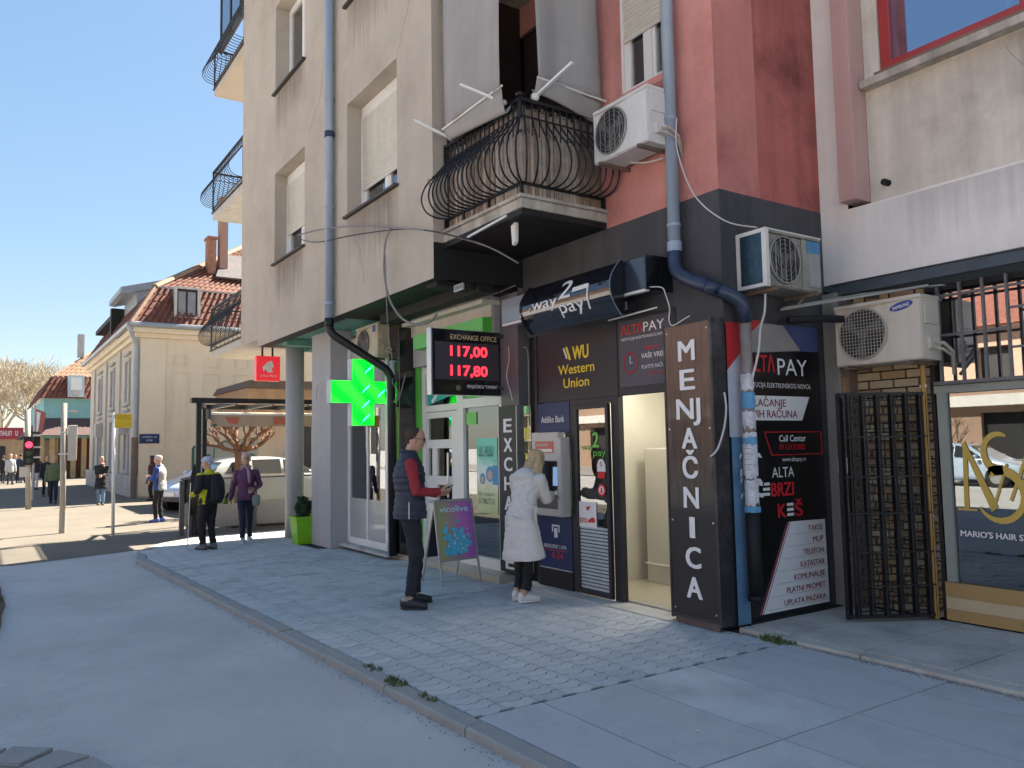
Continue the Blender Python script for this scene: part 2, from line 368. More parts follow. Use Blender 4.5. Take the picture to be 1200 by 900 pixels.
pavement = structure(g, 'pavement', A_MORTAR)
# kerb stones, one by one
kerb = bpy.data.objects.new('kerb', None); col.objects.link(kerb); kerb['kind'] = 'structure'
def walk(path, step):
    out = [Vector(path[0])]; acc = 0.0
    for i in range(len(path)-1):
        a = Vector(path[i]); b = Vector(path[i+1]); L_ = (b-a).length; d = 0.0
        while acc + (L_-d) >= step:
            d += step-acc; acc = 0.0; out.append(a+(b-a)*(d/L_))
        acc += L_-d
    return out
kp = walk([tuple(Vector(p)) for p in edge], 1.0)
kerb_pts = []
for i in range(len(kp)-1):
    a, b = kp[i], kp[i+1]
    if a.x > 3: continue
    t = (b-a).normalized(); nrm = Vector((t.y,-t.x)); a2 = a+t*0.006; b2 = b-t*0.006
    dz = random.uniform(-0.006,0.004); w = 0.128
    mb = MB(); q = [(a2,0),(b2,0)]
    rings = []
    for p, _ in q:
        c = lambda off, z: (p.x+nrm.x*off, p.y+nrm.y*off, z)
        rings.append([c(0,-0.1), c(0,-0.012+dz), c(0.014,0.002+dz), c(w-0.006,0.004+dz), c(w,-0.004+dz), c(w,-0.1)])
    mb.loft(rings); mb.build('kerb_stone', A_KERB, kerb)
# interlocking pavers: zigzag long sides, laid in rows away from the kerb
PL, PW, GAP, AMP = 0.235, 0.118, 0.008, 0.015
prof = [(-0.5, -1), (-0.30, -1), (-0.20, 1), (0.20, 1), (0.30, -1), (0.5, -1)]
def paver_mesh(nm, m, sc=1.0):
    out = []
    L2 = PL-GAP; W2 = (PW-GAP)/2
    rt = [(W2+AMP*o, L2*t) for t, o in prof]; lf = [(-W2+AMP*o, L2*t) for t, o in prof][::-1]
    ol = rt+lf; n = len(ol)
    vs = [(x*0.97, y*0.985, 0.0) for x, y in ol] + [(x, y, -0.005) for x, y in ol] + [(x, y, -0.03) for x, y in ol]
    fs = [tuple(range(n))] + [(i+n, (i+1) % n+n, (i+1) % n, i) for i in range(n)] + [(i+2*n, (i+1) % n+2*n, (i+1) % n+n, i+n) for i in range(n)]
    me = bpy.data.meshes.new(nm); me.from_pydata(vs, [], fs); me.materials.append(m); me.update(); return me, vs, fs
pms = [paver_mesh('paver', A_PAVER), paver_mesh('paver', A_PAVER2), paver_mesh('paver', A_PAVER3)]
TX0 = -4.07
cand = []
def inside(x, y):
    if x > -13.0: return True
    c = False; n = len(inner); P = [(p.x,p.y) for p in inner]+[(9,14)]
    for i in range(len(P)):
        (x1,y1),(x2,y2) = P[i], P[(i+1) % len(P)]
        if (y1 > y) != (y2 > y) and x < (x2-x1)*(y-y1)/(y2-y1)+x1: c = not c
    return c and min((Vector((x,y))-p).length for p in inner) > 0.12
k = 0; x = TX0-PW/2-0.02
while x > -15.6:
    y = (ykerb(x)+0.135+PL*0.5) if x > -13.0 else 2.0
    while y < (5.24 if x > -5.2 else 5.13 if x > -12.2 else 4.5 if x > -13.1 else 7.5):
        if inside(x, y): cand.append((x, y, (k*3+int(y*7)) ))
        y += PL
    x -= PW; k += 1
cand.sort(key=lambda c: c[0]**2+c[1]**2)
rest = [MB(), MB(), MB()]
for i, (x, y, kk) in enumerate(cand):
    h = noise.noise(Vector((x*0.8, y*0.8, 3)))*0.006 + random.uniform(-0.0015, 0.0015)
    w = random.choice((0,0,1,2)); rz = random.uniform(-0.02,0.02)
    if i < 300:
        o = bpy.data.objects.new('paver', pms[w][0]); col.objects.link(o); o.parent = pavement
        o.location = (x, y, h); o.rotation_euler = (random.uniform(-.01,.01), random.uniform(-.012,.012), rz)
    else: rest[w].add([(vx+x, vy+y, vz+h) for vx, vy, vz in pms[w][1]], pms[w][2])
for w, m in enumerate((A_PAVER, A_PAVER2, A_PAVER3)): rest[w].build('paver_rows', m, pavement, kind='stuff')
# big concrete slabs to the right, each one laid on its own
def slab(x0, x1, y0, y1, z, m=A_SLAB, nm='paving_slab', par=None, y0b=None):
    g_ = 0.003; dz = random.uniform(-0.0015,0.001); mb = MB()
    t = [random.uniform(-0.001,0.001) for _ in range(4)]
    ya = y0; yb = y0 if y0b is None else y0b
    mb.add([(x0+g_,ya+g_,z-0.04),(x1-g_,yb+g_,z-0.04),(x1-g_,y1-g_,z-0.04),(x0+g_,y1-g_,z-0.04),
            (x0+g_+.003,ya+g_+.003,z+dz+t[0]),(x1-g_-.003,yb+g_+.003,z+dz+t[1]),(x1-g_-.003,y1-g_-.003,z+dz+t[2]),(x0+g_+.003,y1-g_-.003,z+dz+t[3])],
            [(4,5,6,7),(0,1,5,4),(1,2,6,5),(2,3,7,6),(3,0,4,7)])
    return mb.build(nm, m, par or pavement)
ys = [2.30, 2.91, 3.58, 4.25, 4.92, 5.28]
xi = 0; x = TX0
while x < 7:
    x2 = x+1.26
    for j in range(len(ys)-1):
        y0, y1 = ys[j], ys[j+1]
        ka, kb = ykerb(x)+.131, ykerb(x2)+.131
        if y1-max(y0,kb) > 0.06:
            slab(x, x2, max(y0,ka), y1, 0.0, random.choice((A_SLAB, A_SLAB, A_PAVER)), y0b=max(y0,kb))
    x = x2
# strip of plain concrete along the shop fronts
A_STRIP = mat('threshold_concrete', (0.454,0.446,0.429), 0.8, var=0.15, scale=3, bump=0.3, dark=(0.286,0.277,0.269), dscale=2.5, damt=0.8, speck=.12)
for x0, x1 in ((-8.05,-7.2),(-7.2,-6.1),(-6.1,-5.16)): slab(x0, x1, 5.08, 5.42, 0.014, A_STRIP, 'threshold_slab')
slab(-10.3, -8.05, 5.06, 5.30, 0.02, A_STRIP, 'threshold_slab')
slab(-13.2, -10.3, 4.74, 5.30, 0.085, A_STRIP, 'threshold_slab')
# raised apron in front of the barber's
A_APR = mat('apron_concrete', (0.505,0.485,0.437), 0.85, var=0.15, scale=2.2, bump=0.4, bscale=90, dark=(0.297,0.286,0.263), dscale=1.8, damt=0.9, speck=.12)
apr = MB(); apr.box(-4.54, 9, 5.31, 7.0, -0.02, 0.018); structure(apr, 'apron', A_MORTAR)
xx = [-4.54,-4.14,-3.5,-2.86,-2.22,-1.6,-1.0,-.4,.3,1,1.7,2.4]
for i in range(len(xx)-1):
    for y0, y1 in ((5.42,6.1),(6.1,6.86)): slab(xx[i], xx[i+1], y0, y1, 0.033, A_APR, 'paving_slab')
for i in range(9): slab(-4.56+i*1.1, -3.46+i*1.1, 5.295, 5.415, 0.028, A_APR, 'edging_stone')
# round manhole collar in the road
mh = MB(); mh.disc((-4.50,-0.36,ROADZ+0.006), (0,0,1), 0.62, 40)
structure(mh, 'asphalt_patch', mat('patch_asphalt', (0.07,0.07,0.072), 0.9, var=0.3, scale=9, bump=0.7, bscale=50))
manh = thing('manhole_cover', 'round iron manhole cover in a ring of cobbles at the bottom left of the road', 'manhole', (-4.50,-0.36,ROADZ))
for i in range(22):
    a0 = 2*math.pi*i/22+0.02; a1 = 2*math.pi*(i+1)/22-0.02
    c = [(-4.50+r_*math.cos(a), -0.36+r_*math.sin(a), ROADZ+0.004) for r_, a in ((0.98,a0),(0.98,a1),(0.76,a1),(0.76,a0))]
    mb = MB(); mb.prism(c, (0,0,0.016+random.uniform(-.003,.004))); mb.build('cobble', A_KERB, manh)
mb = MB(); mb.cyl((-4.50,-0.36,ROADZ+0.004),(-4.50,-0.36,ROADZ+0.02),0.66,40)
for i in range(-5,6):
    for j in range(-5,6):
        if i*i+j*j < 26: mb.box(-4.50+i*.11-.03,-4.50+i*.11+.03,-0.36+j*.11-.012,-0.36+j*.11+.012,ROADZ+.018,ROADZ+.026)
mb.build('lid', mat('cast_iron', (0.05,0.045,0.04), 0.6, metal=0.7, var=0.3, scale=10), manh)
# verge at the left edge of the picture
vg = MB(); N_ = 26; vpts = []
for i in range(N_):
    a = 2*math.pi*i/N_; r_ = 1+0.12*math.sin(3*a)+random.uniform(-.05,.05)
    vpts.append((-10.6+2.6*r_*math.cos(a), -0.50+0.80*r_*math.sin(a), ROADZ+0.006))
vg.prism(vpts, (0,0,0.03)); structure(vg, 'verge', A_SOIL)
A_GRASS = mat('grass_blades', (0.07,0.12,0.03), 0.8, var=0.4, scale=5)
A_GRASS2 = mat('dry_leaf', (0.2,0.14,0.06), 0.8, var=0.4, scale=5)
def tuft(mb, x, y, z, n, r_, h):
    for i in range(n):
        a = random.uniform(0, 6.283); d = r_*math.sqrt(random.random()); px, py = x+d*math.cos(a), y+d*math.sin(a)
        hh = h*random.uniform(.4,1); t = random.uniform(0,6.283); w = 0.004+0.004*random.random(); ox, oy = math.cos(t)*hh*.5, math.sin(t)*hh*.5
        mb.mat = 0 if random.random() < .8 else 1
        mb.add([(px-w*math.sin(t),py+w*math.cos(t),z),(px+w*math.sin(t),py-w*math.cos(t),z),(px+ox,py+oy,z+hh)], [(0,1,2)])
gm = MB()
for i in range(240):
    a = random.uniform(0,6.283); d = math.sqrt(random.random()); tuft(gm, -10.6+2.4*d*math.cos(a), -0.50+0.70*d*math.sin(a), ROADZ+0.03, 26, 0.07, 0.07)
gm.build('grass', [A_GRASS, A_GRASS2], kind='stuff')
for lab, x, y, z, n, r_, h in (('green weeds growing in the kerb joint, nearest to the camera', -4.62, 2.37, 0, 40, .05, .035),
        ('larger clump of weeds along the broken kerb', -5.05, 2.35, 0, 110, .08, .045), ('weeds at the kerb joint beside the road, furthest along the row', -5.45, 2.36, 0, 60, .06, .04),
        ('grass tuft at the corner of the raised step by the blue strip', -4.2, 5.26, 0.0, 260, .12, .06)):
    mb = MB(); tuft(mb, x, y, z, n//2, r_*.7, h); tuft(mb, x+.11, y+.01, z, n//2, r_*.8, h*.8)
    o = mb.build('weeds', [A_GRASS, A_GRASS2], org=(x,y,z)); tag(o, lab, 'weeds', 'weeds in the pavement joints')
A_GRIT = mat('kerb_grit', (0.30,0.285,0.26), .95, var=.4, scale=30)
mb = MB(); rg = random.Random(12)
for i in range(600):
    x = rg.uniform(-13,-2.2); y = ykerb(x)-abs(rg.gauss(0,.05))-.005; r_ = rg.uniform(.002,.007); a = rg.uniform(0,6.28)
    mb.prism([(x+r_*math.cos(a+k_),y+r_*math.sin(a+k_),ROADZ+.001) for k_ in (0,2.1,4.2)],(0,0,r_*.8))
for i in range(900):
    x = rg.uniform(-4.5,-2.2); y = 5.285-abs(rg.gauss(0,.03)); r_ = rg.uniform(.002,.007); a = rg.uniform(0,6.28)
    mb.prism([(x+r_*math.cos(a+k_),y+r_*math.sin(a+k_),.001) for k_ in (0,2.1,4.2)],(0,0,r_*.8))
mb.build('grit', A_GRIT, kind='stuff')
# small litter
A_LIT = mat('paper_litter', (0.6,0.6,0.58), 0.8)
mb = MB()
for i in range(70):
    x = random.uniform(-12,-2.2); y = random.uniform(2.0,6.4) if x > -4.4 else random.uniform(1.9,5.0); z = .006 if y < 5.3 else .05
    s_ = random.uniform(.004,.014); a = random.uniform(0,3.14); mb.prism([(x+s_*math.cos(a+k_)*1.0, y+s_*math.sin(a+k_)*random.uniform(.5,1), z) for k_ in (0,1.4,3.0,4.5)], (0,0,.003))
mb.build('litter', A_LIT, kind='stuff')

g = MB(); g.add([(-60,-24,.06),(45,-24,.06),(45,-16.2,.06),(-60,-16.2,.06),(-60,-16.2,-.06),(45,-16.2,-.06)], [(0,1,2,3),(4,5,2,3)])
structure(g, 'far_pavement', A_KERB)
# ================================================================ apartment block over the shops
S_BEIGE = mat('beige_render', (0.474,0.414,0.344), 0.9, var=0.07, scale=1.6, streak=0.045, bump=0.7, bscale=60, dark=(0.372,0.315,0.254), dscale=0.55, damt=0.8, speck=.06)
S_RED = mat('red_render', (0.608,0.270,0.235), 0.9, var=0.1, scale=1.6, streak=0.07, bump=0.6, bscale=60, dark=(0.399,0.140,0.115), dscale=0.7, damt=0.8, speck=.05)
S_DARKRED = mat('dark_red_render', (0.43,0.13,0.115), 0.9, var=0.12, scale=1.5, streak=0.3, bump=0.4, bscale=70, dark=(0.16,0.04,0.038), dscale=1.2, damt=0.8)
S_CHAR = mat('charcoal_render', (0.062,0.064,0.072), 0.8, var=0.2, scale=2, streak=0.3, bump=0.4, bscale=80)
S_CHARS = mat('charcoal_panel', (0.045,0.047,0.055), 0.4, var=0.12, scale=2, streak=0.1)
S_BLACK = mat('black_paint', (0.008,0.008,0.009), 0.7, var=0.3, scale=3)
S_TEAL = mat('teal_soffit', (0.144,0.324,0.264), 0.9, var=0.12, scale=1.5, streak=0.1)
S_GREY = mat('grey_blue_render', (0.399,0.400,0.409), 0.9, var=0.07, scale=1.5, streak=0.08, bump=0.4)
S_LGREY = mat('light_grey_render', (0.525,0.500,0.463), 0.9, var=0.08, scale=1.5, streak=0.15, bump=0.4)
S_CONC = mat('weathered_concrete', (0.500,0.463,0.400), 0.95, var=0.12, scale=3, streak=0.35, bump=0.6, bscale=60, dark=(0.250,0.225,0.188), dscale=2, damt=0.7)
S_WHITE = mat('white_plastic', (0.72,0.72,0.70), 0.4, var=0.05, scale=4)
S_SHUT = mat('cream_shutter', (0.594,0.572,0.496), 0.5, var=0.06, scale=6, streak=0.08)
S_ALU = mat('brushed_aluminium', (0.55,0.56,0.57), 0.35, metal=0.8, var=0.06)
S_DARKIN = mat('dark_interior', (0.03,0.03,0.032), 0.9)
S_SILL = mat('dark_sill', (0.06,0.05,0.045), 0.6, metal=0.3)
S_IRON = mat('black_wrought_iron', (0.010,0.010,0.013), 0.5, metal=0.2, var=0.3)
G_WIN = glass('window_glass', (0.55,0.6,0.65), 0.22)
G_SHOP = glass('shop_glass', (0.72,0.76,0.74), 0.20)
YO, YF = 4.10, 5.30
block = thing('apartment_block', 'beige and red apartment block with rounded iron balconies above the row of shops', 'building', (-10, YF, 0))
TOP = 11.4
def window(x0, x1, z0, z1, y, shut=0.0, split=None, fm=None, sm=None, curtain=True, sill=True):
    """window set back at y: frame > pane, roller_shutter, sill ; part of the block"""
    fm = fm or S_WHITE; mb = MB(); frame(mb, x0, x1, z0, z1, y, y+0.07, 0.055)
    if shut: mb.box(x0, x1, y-0.02, y+0.10, z1-0.16, z1-0.001)
    cx = split if split else (x0+x1)/2
    mb.box(cx-0.04, cx+0.04, y-0.004, y+0.066, z0+0.055, z1-0.055)
    w = mb.build('window', fm, block, bevel=0.006)
    for a, b in ((x0+0.055, cx-0.04), (cx+0.04, x1-0.055)):
        p = MB(); frame(p, a+0.002, b-0.002, z0+0.057, z1-0.057, y+0.006, y+0.06, 0.045); p.build('casement', fm, w)
        p = MB(); p.box(a+0.04, b-0.04, y+0.03, y+0.036, z0+0.09, z1-0.09); p.build('pane', G_WIN, w)
    if shut:
        zb = z1-0.16-(z1-z0-0.2)*shut; p = MB(); z = z1-0.16
        while z > zb:
            p.add([(x0+.03,y-.012,z),(x1-.03,y-.012,z),(x1-.03,y-.02,z-.02),(x0+.03,y-.02,z-.02),(x1-.03,y-.012,z-.038),(x0+.03,y-.012,z-.038),(x1-.03,y-.004,z-.043),(x0+.03,y-.004,z-.043)],
                  [(3,2,1,0),(5,4,2,3),(7,6,4,5)]); z -= 0.045
        p.box(x0+.03, x1-.03, y-.022, y-.002, z-.02, z)
        p.build('roller_shutter', sm or S_SHUT, w, kind='stuff')
        p = MB(); p.box(x0, x0+.03, y-.03, y-.001, z0, z1-.16); p.box(x1-.03, x1, y-.03, y-.001, z0, z1-.16); p.build('shutter_rail', fm, w)
    if sill:
        p = MB(); p.box(x0-.04, x1+.04, y-0.30, y-.001, z0-.035, z0-.002); p.build('sill', S_SILL, w, bevel=.004)
    if curtain:
        p = MB(); n = 30; pts = []
        for i in range(n+1):
            xx_ = x0+.08+(x1-x0-.16)*i/n; pts.append((xx_, y+.16+.025*math.sin(i*1.9)+.01*math.sin(i*.7)))
        for i in range(n): p.add([(pts[i][0],pts[i][1],z0+.05),(pts[i+1][0],pts[i+1][1],z0+.05),(pts[i+1][0],pts[i+1][1],z1-.1),(pts[i][0],pts[i][1],z1-.1)], [(0,1,2,3)])
        p.build('curtain', mat('net_curtain', (0.55,0.55,0.54), 0.9), w, smooth=True)
    return w
# --- upper wall, projecting over the pavement
WX = [(-13.45,-11.9),(-10.15,-8.55)]; WZ = [(4.78,6.38),(7.82,9.42)]
holes = [(a,b,c,d) for a,b in WX for c,d in WZ]
mb = MB(); wall_holes(mb, -15.55, -7.64, 3.62, TOP, YO, 0.24, holes)
mb.add([(-14.4,YO,3.45),(-7.64,YO,3.45),(-7.64,YO,3.62),(-14.4,YO,3.62)], [(0,1,2,3)])
mb.add([(-15.55,14,3.62),(-15.55,YO,3.62),(-15.55,YO,TOP),(-15.55,14,TOP)], [(0,1,2,3)])
mb.add([(-7.64,YO,3.86),(-7.64,YF,3.86),(-7.64,YF,TOP),(-7.64,YO,TOP)], [(0,1,2,3)])
mb.add([(-14.4,YO,3.45),(-14.4,YO,3.62),(-14.4,6.0,3.62),(-14.4,6.0,3.45)], [(0,1,2,3)])
mb.build('upper_wall', S_BEIGE, block)
mb = MB(); mb.box(-15.5,-7.7,YO+.26,14,3.66,TOP-.02); mb.mat = 0
for a,b,c,d in holes: pass
mb2 = MB(); mb2.box(-15.54,-4.65,5.9,13.9,3.66,TOP); mb2.box(-15.54,-7.66,YO+.5,5.9,3.66,3.8); mb2.box(-15.54,-7.66,YO+.5,5.9,TOP-.2,TOP); mb2.build('inner_structure', S_DARKIN, block)
for i, (a, b) in enumerate(WX):
    for j, (c, d) in enumerate(WZ):
        sh = {(0,0):0.62,(1,0):0.72,(0,1):0.0,(1,1):0.5,(2,2):0}[(i,j)]
        window(a+.001, b-.001, c+.001, d-.001, YO+.24, sh, curtain=True)
# --- soffits and beams under the overhang
mb = MB(); mb.box(-15.54,-14.41,YO+.002,9,3.60,3.66); mb.build('soffit', S_LGREY, block)
mb = MB(); mb.box(-14.40,-10.9,YO+.003,5.6,3.50,3.58)
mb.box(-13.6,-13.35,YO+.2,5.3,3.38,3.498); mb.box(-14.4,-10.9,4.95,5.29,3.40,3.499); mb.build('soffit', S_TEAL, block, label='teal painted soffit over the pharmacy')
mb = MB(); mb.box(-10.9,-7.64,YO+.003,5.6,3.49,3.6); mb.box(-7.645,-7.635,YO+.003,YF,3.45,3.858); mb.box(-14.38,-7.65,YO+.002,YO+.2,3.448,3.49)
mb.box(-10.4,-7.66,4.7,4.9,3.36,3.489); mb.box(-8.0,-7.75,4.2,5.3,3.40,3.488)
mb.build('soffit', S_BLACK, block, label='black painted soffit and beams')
# --- red part with the window and the corner
RW = (-5.90,-5.14,5.12,6.52); RW2 = (-5.90,-5.14,8.16,9.56)
mb = MB(); mb.mat = 0; wall_holes(mb, -6.16, -4.60, 3.80, TOP, YF, 0.2, [RW, RW2]); 
mb.mat = 1
mb.add([(-4.60,YF,3.80),(-4.60,5.85,3.80),(-4.60,5.85,TOP),(-4.60,YF,TOP)], [(0,1,2,3)])
mb.mat = 2
mb.add([(-4.60,5.85,3.80),(-4.60,6.80,3.80),(-4.60,6.80,TOP),(-4.60,5.85,TOP)], [(0,1,2,3)])
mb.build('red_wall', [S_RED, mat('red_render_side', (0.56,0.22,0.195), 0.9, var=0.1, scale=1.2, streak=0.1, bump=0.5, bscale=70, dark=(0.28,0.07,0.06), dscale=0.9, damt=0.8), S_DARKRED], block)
window(RW[0]+.001, RW[1]-.001, RW[2], RW[3], YF+.12, 0.5, curtain=True, sill=False); window(RW2[0]+.001, RW2[1]-.001, RW2[2], RW2[3], YF+.12, 0.3, sill=False)
# loggia behind the corner balcony
mb = MB(); mb.box(-7.63,-6.17,5.3,5.34,6.55,6.95); mb.box(-7.63,-6.17,5.3,5.34,9.6,10.0)
mb.box(-7.63,-6.17,5.3,5.34,3.9,3.96); mb.box(-6.20,-6.161,5.301,6.3,3.96,TOP); mb.build('loggia_wall', S_RED, block)
# --- charcoal band and the ground floor
mb = MB(); mb.box(-7.64,-4.61,YF+.002,YF+.3,2.84,3.799); mb.add([(-4.598,YF+.002,2.66),(-4.598,6.80,2.66),(-4.598,6.80,3.80),(-4.598,YF+.002,3.80)], [(0,1,2,3)])
mb.add([(-4.61,YF+.002,2.66),(-4.598,YF+.002,2.66),(-4.598,YF+.002,3.80),(-4.61,YF+.002,3.80)], [(0,1,2,3)])
mb.box(-5.17,-4.60,YF+.003,YF+.3,2.60,2.86); mb.build('charcoal_band', S_CHAR, block)
# ground floor: pier, round column, shop openings
mb = MB(); mb.box(-12.96,-12.1,4.6,5.6,0.0,3.50); mb.box(-12.965,-12.9,4.9,9,0,3.5); mb.build('pier', S_GREY, block, bevel=.01)
mb = MB(); mb.cyl((-14.2,4.72,-0.01),(-14.2,4.72,3.6),0.165,32); mb.build('round_column', S_GREY, block, smooth=True)
cc = mb
mb = MB(); mb.box(-15.5,-12.97,8.9,9,0,3.5); 
mb.build('rear_wall', S_LGREY, block) if False else None
# ---------------------------------------------------------------- corner balcony with the belly railing
bal = MB(); bal.box(-7.64,-6.08,4.22,YF+.01,3.86,3.955); bal.box(-7.70,-6.05,4.19,YF,3.955,3.99)
bal.build  # slab drawn below
balcony = bal.build('balcony', S_CONC, block, bevel=.008, label='weathered corner balcony behind a rounded wrought iron railing')
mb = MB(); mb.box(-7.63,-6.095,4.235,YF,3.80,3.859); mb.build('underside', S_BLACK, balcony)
mb = MB(); mb.bar((-7.1,4.225,3.80),(-6.35,4.225,3.84),.02); mb.build('conduit', S_WHITE, balcony)
BX0, BX1, BY0, BY1 = -7.60, -6.10, 4.24, 5.27
def belly(t):          # outward offset and height along a bent baluster, t in 0..1 from bottom
    pts = [(0.0,4.12),(0.12,4.125),(0.22,4.17),(0.275,4.27),(0.27,4.38),(0.215,4.50),(0.13,4.60),(0.05,4.70),(0.0,4.78),(0.0,4.93)]
    s = t*(len(pts)-1); i = min(int(s), len(pts)-2); f_ = s-i
    p0 = pts[max(i-1,0)]; p1 = pts[i]; p2 = pts[i+1]; p3 = pts[min(i+2,len(pts)-1)]
    def cr(a,b,c,d): return 0.5*((2*b)+(-a+c)*f_+(2*a-5*b+4*c-d)*f_*f_+(-a+3*b-3*c+d)*f_**3)
    return cr(p0[0],p1[0],p2[0],p3[0]), cr(p0[1],p1[1],p2[1],p3[1])
def baluster(base, out, nm, par, dz=0.0, r_=0.0095, dn=22, scroll=True):
    mb = MB(); base = Vector((base[0], base[1], 0)); out = Vector((out[0], out[1], 0))
    pts = [base + out*belly(i/dn)[0] + Z_*(belly(i/dn)[1]+dz) for i in range(dn+1)]
    mb.tube(pts, r_, 5)
    return mb
def scroll(mb, c, a, b, s=0.03, flip=1):
    """small S shaped scroll in the plane of a, b"""
    c = Vector(c); pts = []
    for i in range(15):
        t = i/14*5.2; r_ = s*(1-t/6.5); pts.append(c + a*(flip*(math.cos(t)*r_ - s)) + b*(math.sin(t)*r_))
    mb.tube(pts, 0.004, 4, cap=False)
rail = MB()
fr_c = Vector((BX1, BY0))
for z, w in ((4.94,0.045),(4.78,0.016),(4.11,0.03)):
    rail.bar((BX0,BY0,z),(BX1,BY0,z),w,w*.7); rail.bar((BX1,BY0,z),(BX1,BY1,z),w,w*.7)
for p in ((BX0,BY0),(BX1,BY0),(BX1,BY1)): rail.bar((p[0],p[1],3.99),(p[0],p[1],4.11),.03,.03,up=(1,0,0)); rail.bar((p[0],p[1],4.76),(p[0],p[1],4.97),.028,.028,up=(1,0,0))
[rail.bar((BX0+.05+.088*j_,BY0,4.60),(BX0+.05+.088*j_,BY0,4.94),.009,.009,up=(1,0,0)) for j_ in range(17)]; [rail.bar((BX1,BY0+.05+.088*j_,4.60),(BX1,BY0+.05+.088*j_,4.94),.009,.009,up=(1,0,0)) for j_ in range(12)]
rail.blob((BX1,BY0,4.985),(.05,.05,.025)); rail.ring((BX1,BY0-.01,4.62),(0,0,1),.02,.006)
for x in (-7.2,-6.7): rail.bar((x,BY0,3.99),(x,BY0,4.11),.02,.02,up=(1,0,0))
railing = rail.build('railing', S_IRON, balcony)
def corner_out(x, y):
    """direction a baluster bulges in: straight out along each side, fanned near the corner"""
    return None
nb = 17
for i in range(nb):
    f_ = i/(nb-1); x = BX0+.03+(BX1-BX0-.06)*f_
    o = Vector((0,-1)) if i < nb-5 else Vector((0.20*(i-(nb-6))*0.9, -1))
    if i == 0: o = Vector((-.35,-1))
    mb = baluster((x,BY0), (o.x*.8,o.y), 'baluster', balcony)
    a = Vector((1,0,0)); cz = 4.86
    scroll(mb, (x,BY0-.002,4.86), a, Z_, .028); scroll(mb, (x,BY0-.002,4.86), a, Z_, .028, -1)
    bp = belly(5.1/9)[0]; scroll(mb, (x+o.x*bp, BY0-bp, 4.53), a, Z_, .032, 1 if i % 2 else -1); scroll(mb, (x+o.x*bp*.9, BY0-bp*1.2, 4.46), a, -Z_, .024, 1 if i % 2 else -1); scroll(mb,(x,BY0-.002,4.90),a,-Z_,.022); scroll(mb,(x,BY0-.002,4.90),a,-Z_,.022,-1)
    mb.build('baluster', S_IRON, balcony)
nb = 12
for i in range(nb):
    f_ = i/(nb-1); y = BY0+.05+(BY1-BY0-.07)*f_
    o = Vector((1,0)) if i > 3 else Vector((1,-.2*(4-i)))
    mb = baluster((BX1,y), (o.x,o.y*.8), 'baluster', balcony)
    a = Vector((0,1,0)); scroll(mb, (BX1+.002,y,4.86), a, Z_, .028); scroll(mb, (BX1+.002,y,4.86), a, Z_, .028, -1)
    bp = belly(5.1/9)[0]; scroll(mb, (BX1+bp, y+o.y*bp*.8, 4.53), a, Z_, .03, 1 if i % 2 else -1)
    mb.build('baluster', S_IRON, balcony)
mb = baluster((BX1,BY0), (.72,-.72), 'baluster', balcony); mb.build('baluster', S_IRON, balcony)
# reed screen inside the railing, slat by slat
S_REED = [mat('reed_screen_%s' % n, c, 0.9, var=0.2, scale=12, streak=0.4) for n, c in (('brown',(0.27,0.20,0.145)),('grey',(0.36,0.31,0.26)),('pale',(0.42,0.36,0.29)))]
def reed(p, q):
    L_ = (Vector(q)-Vector(p)).length; n = int(L_/.045); d = (Vector(q)-Vector(p))/n
    for i in range(n):
        a = Vector(p)+d*(i+.06); b = Vector(p)+d*(i+.94); mb = MB(); nn = Vector((d.y,-d.x,0)).normalized()*.008*random.uniform(-1,1)
        top = 4.90+random.uniform(-.03,.03)
        mb.prism([(a.x+nn.x,a.y+nn.y,3.995),(b.x+nn.x,b.y+nn.y,3.995),(b.x+nn.x,b.y+nn.y,top),(a.x+nn.x,a.y+nn.y,top+random.uniform(-.02,.02))], Vector((-d.y,d.x,0)).normalized()*.012)
        mb.build('screen_slat', random.choice(S_REED), balcony)
reed((BX0+.02,BY0+.04,0),(BX1-.04,BY0+.04,0)); reed((BX1-.04,BY0+.05,0),(BX1-.04,BY1,0))
mb = MB(); mb.box(-7.632,-7.60,4.28,5.3,3.99,6.9); mb.box(-7.60,-6.2,5.36,5.40,3.99,6.9); mb.build('loggia_shade_sheet', mat('loggia_shade_brown',(.035,.022,.018),.9,var=.2), block)  # dark sheets added to paint shade into the loggia
# upper balcony of the same corner (only its presence overhead), slab only above the frame
mb = MB(); mb.box(-7.64,-6.08,4.22,YF+.01,6.90,7.03); mb.build('balcony', S_CONC, block, label='slab of the balcony one floor above the awnings')
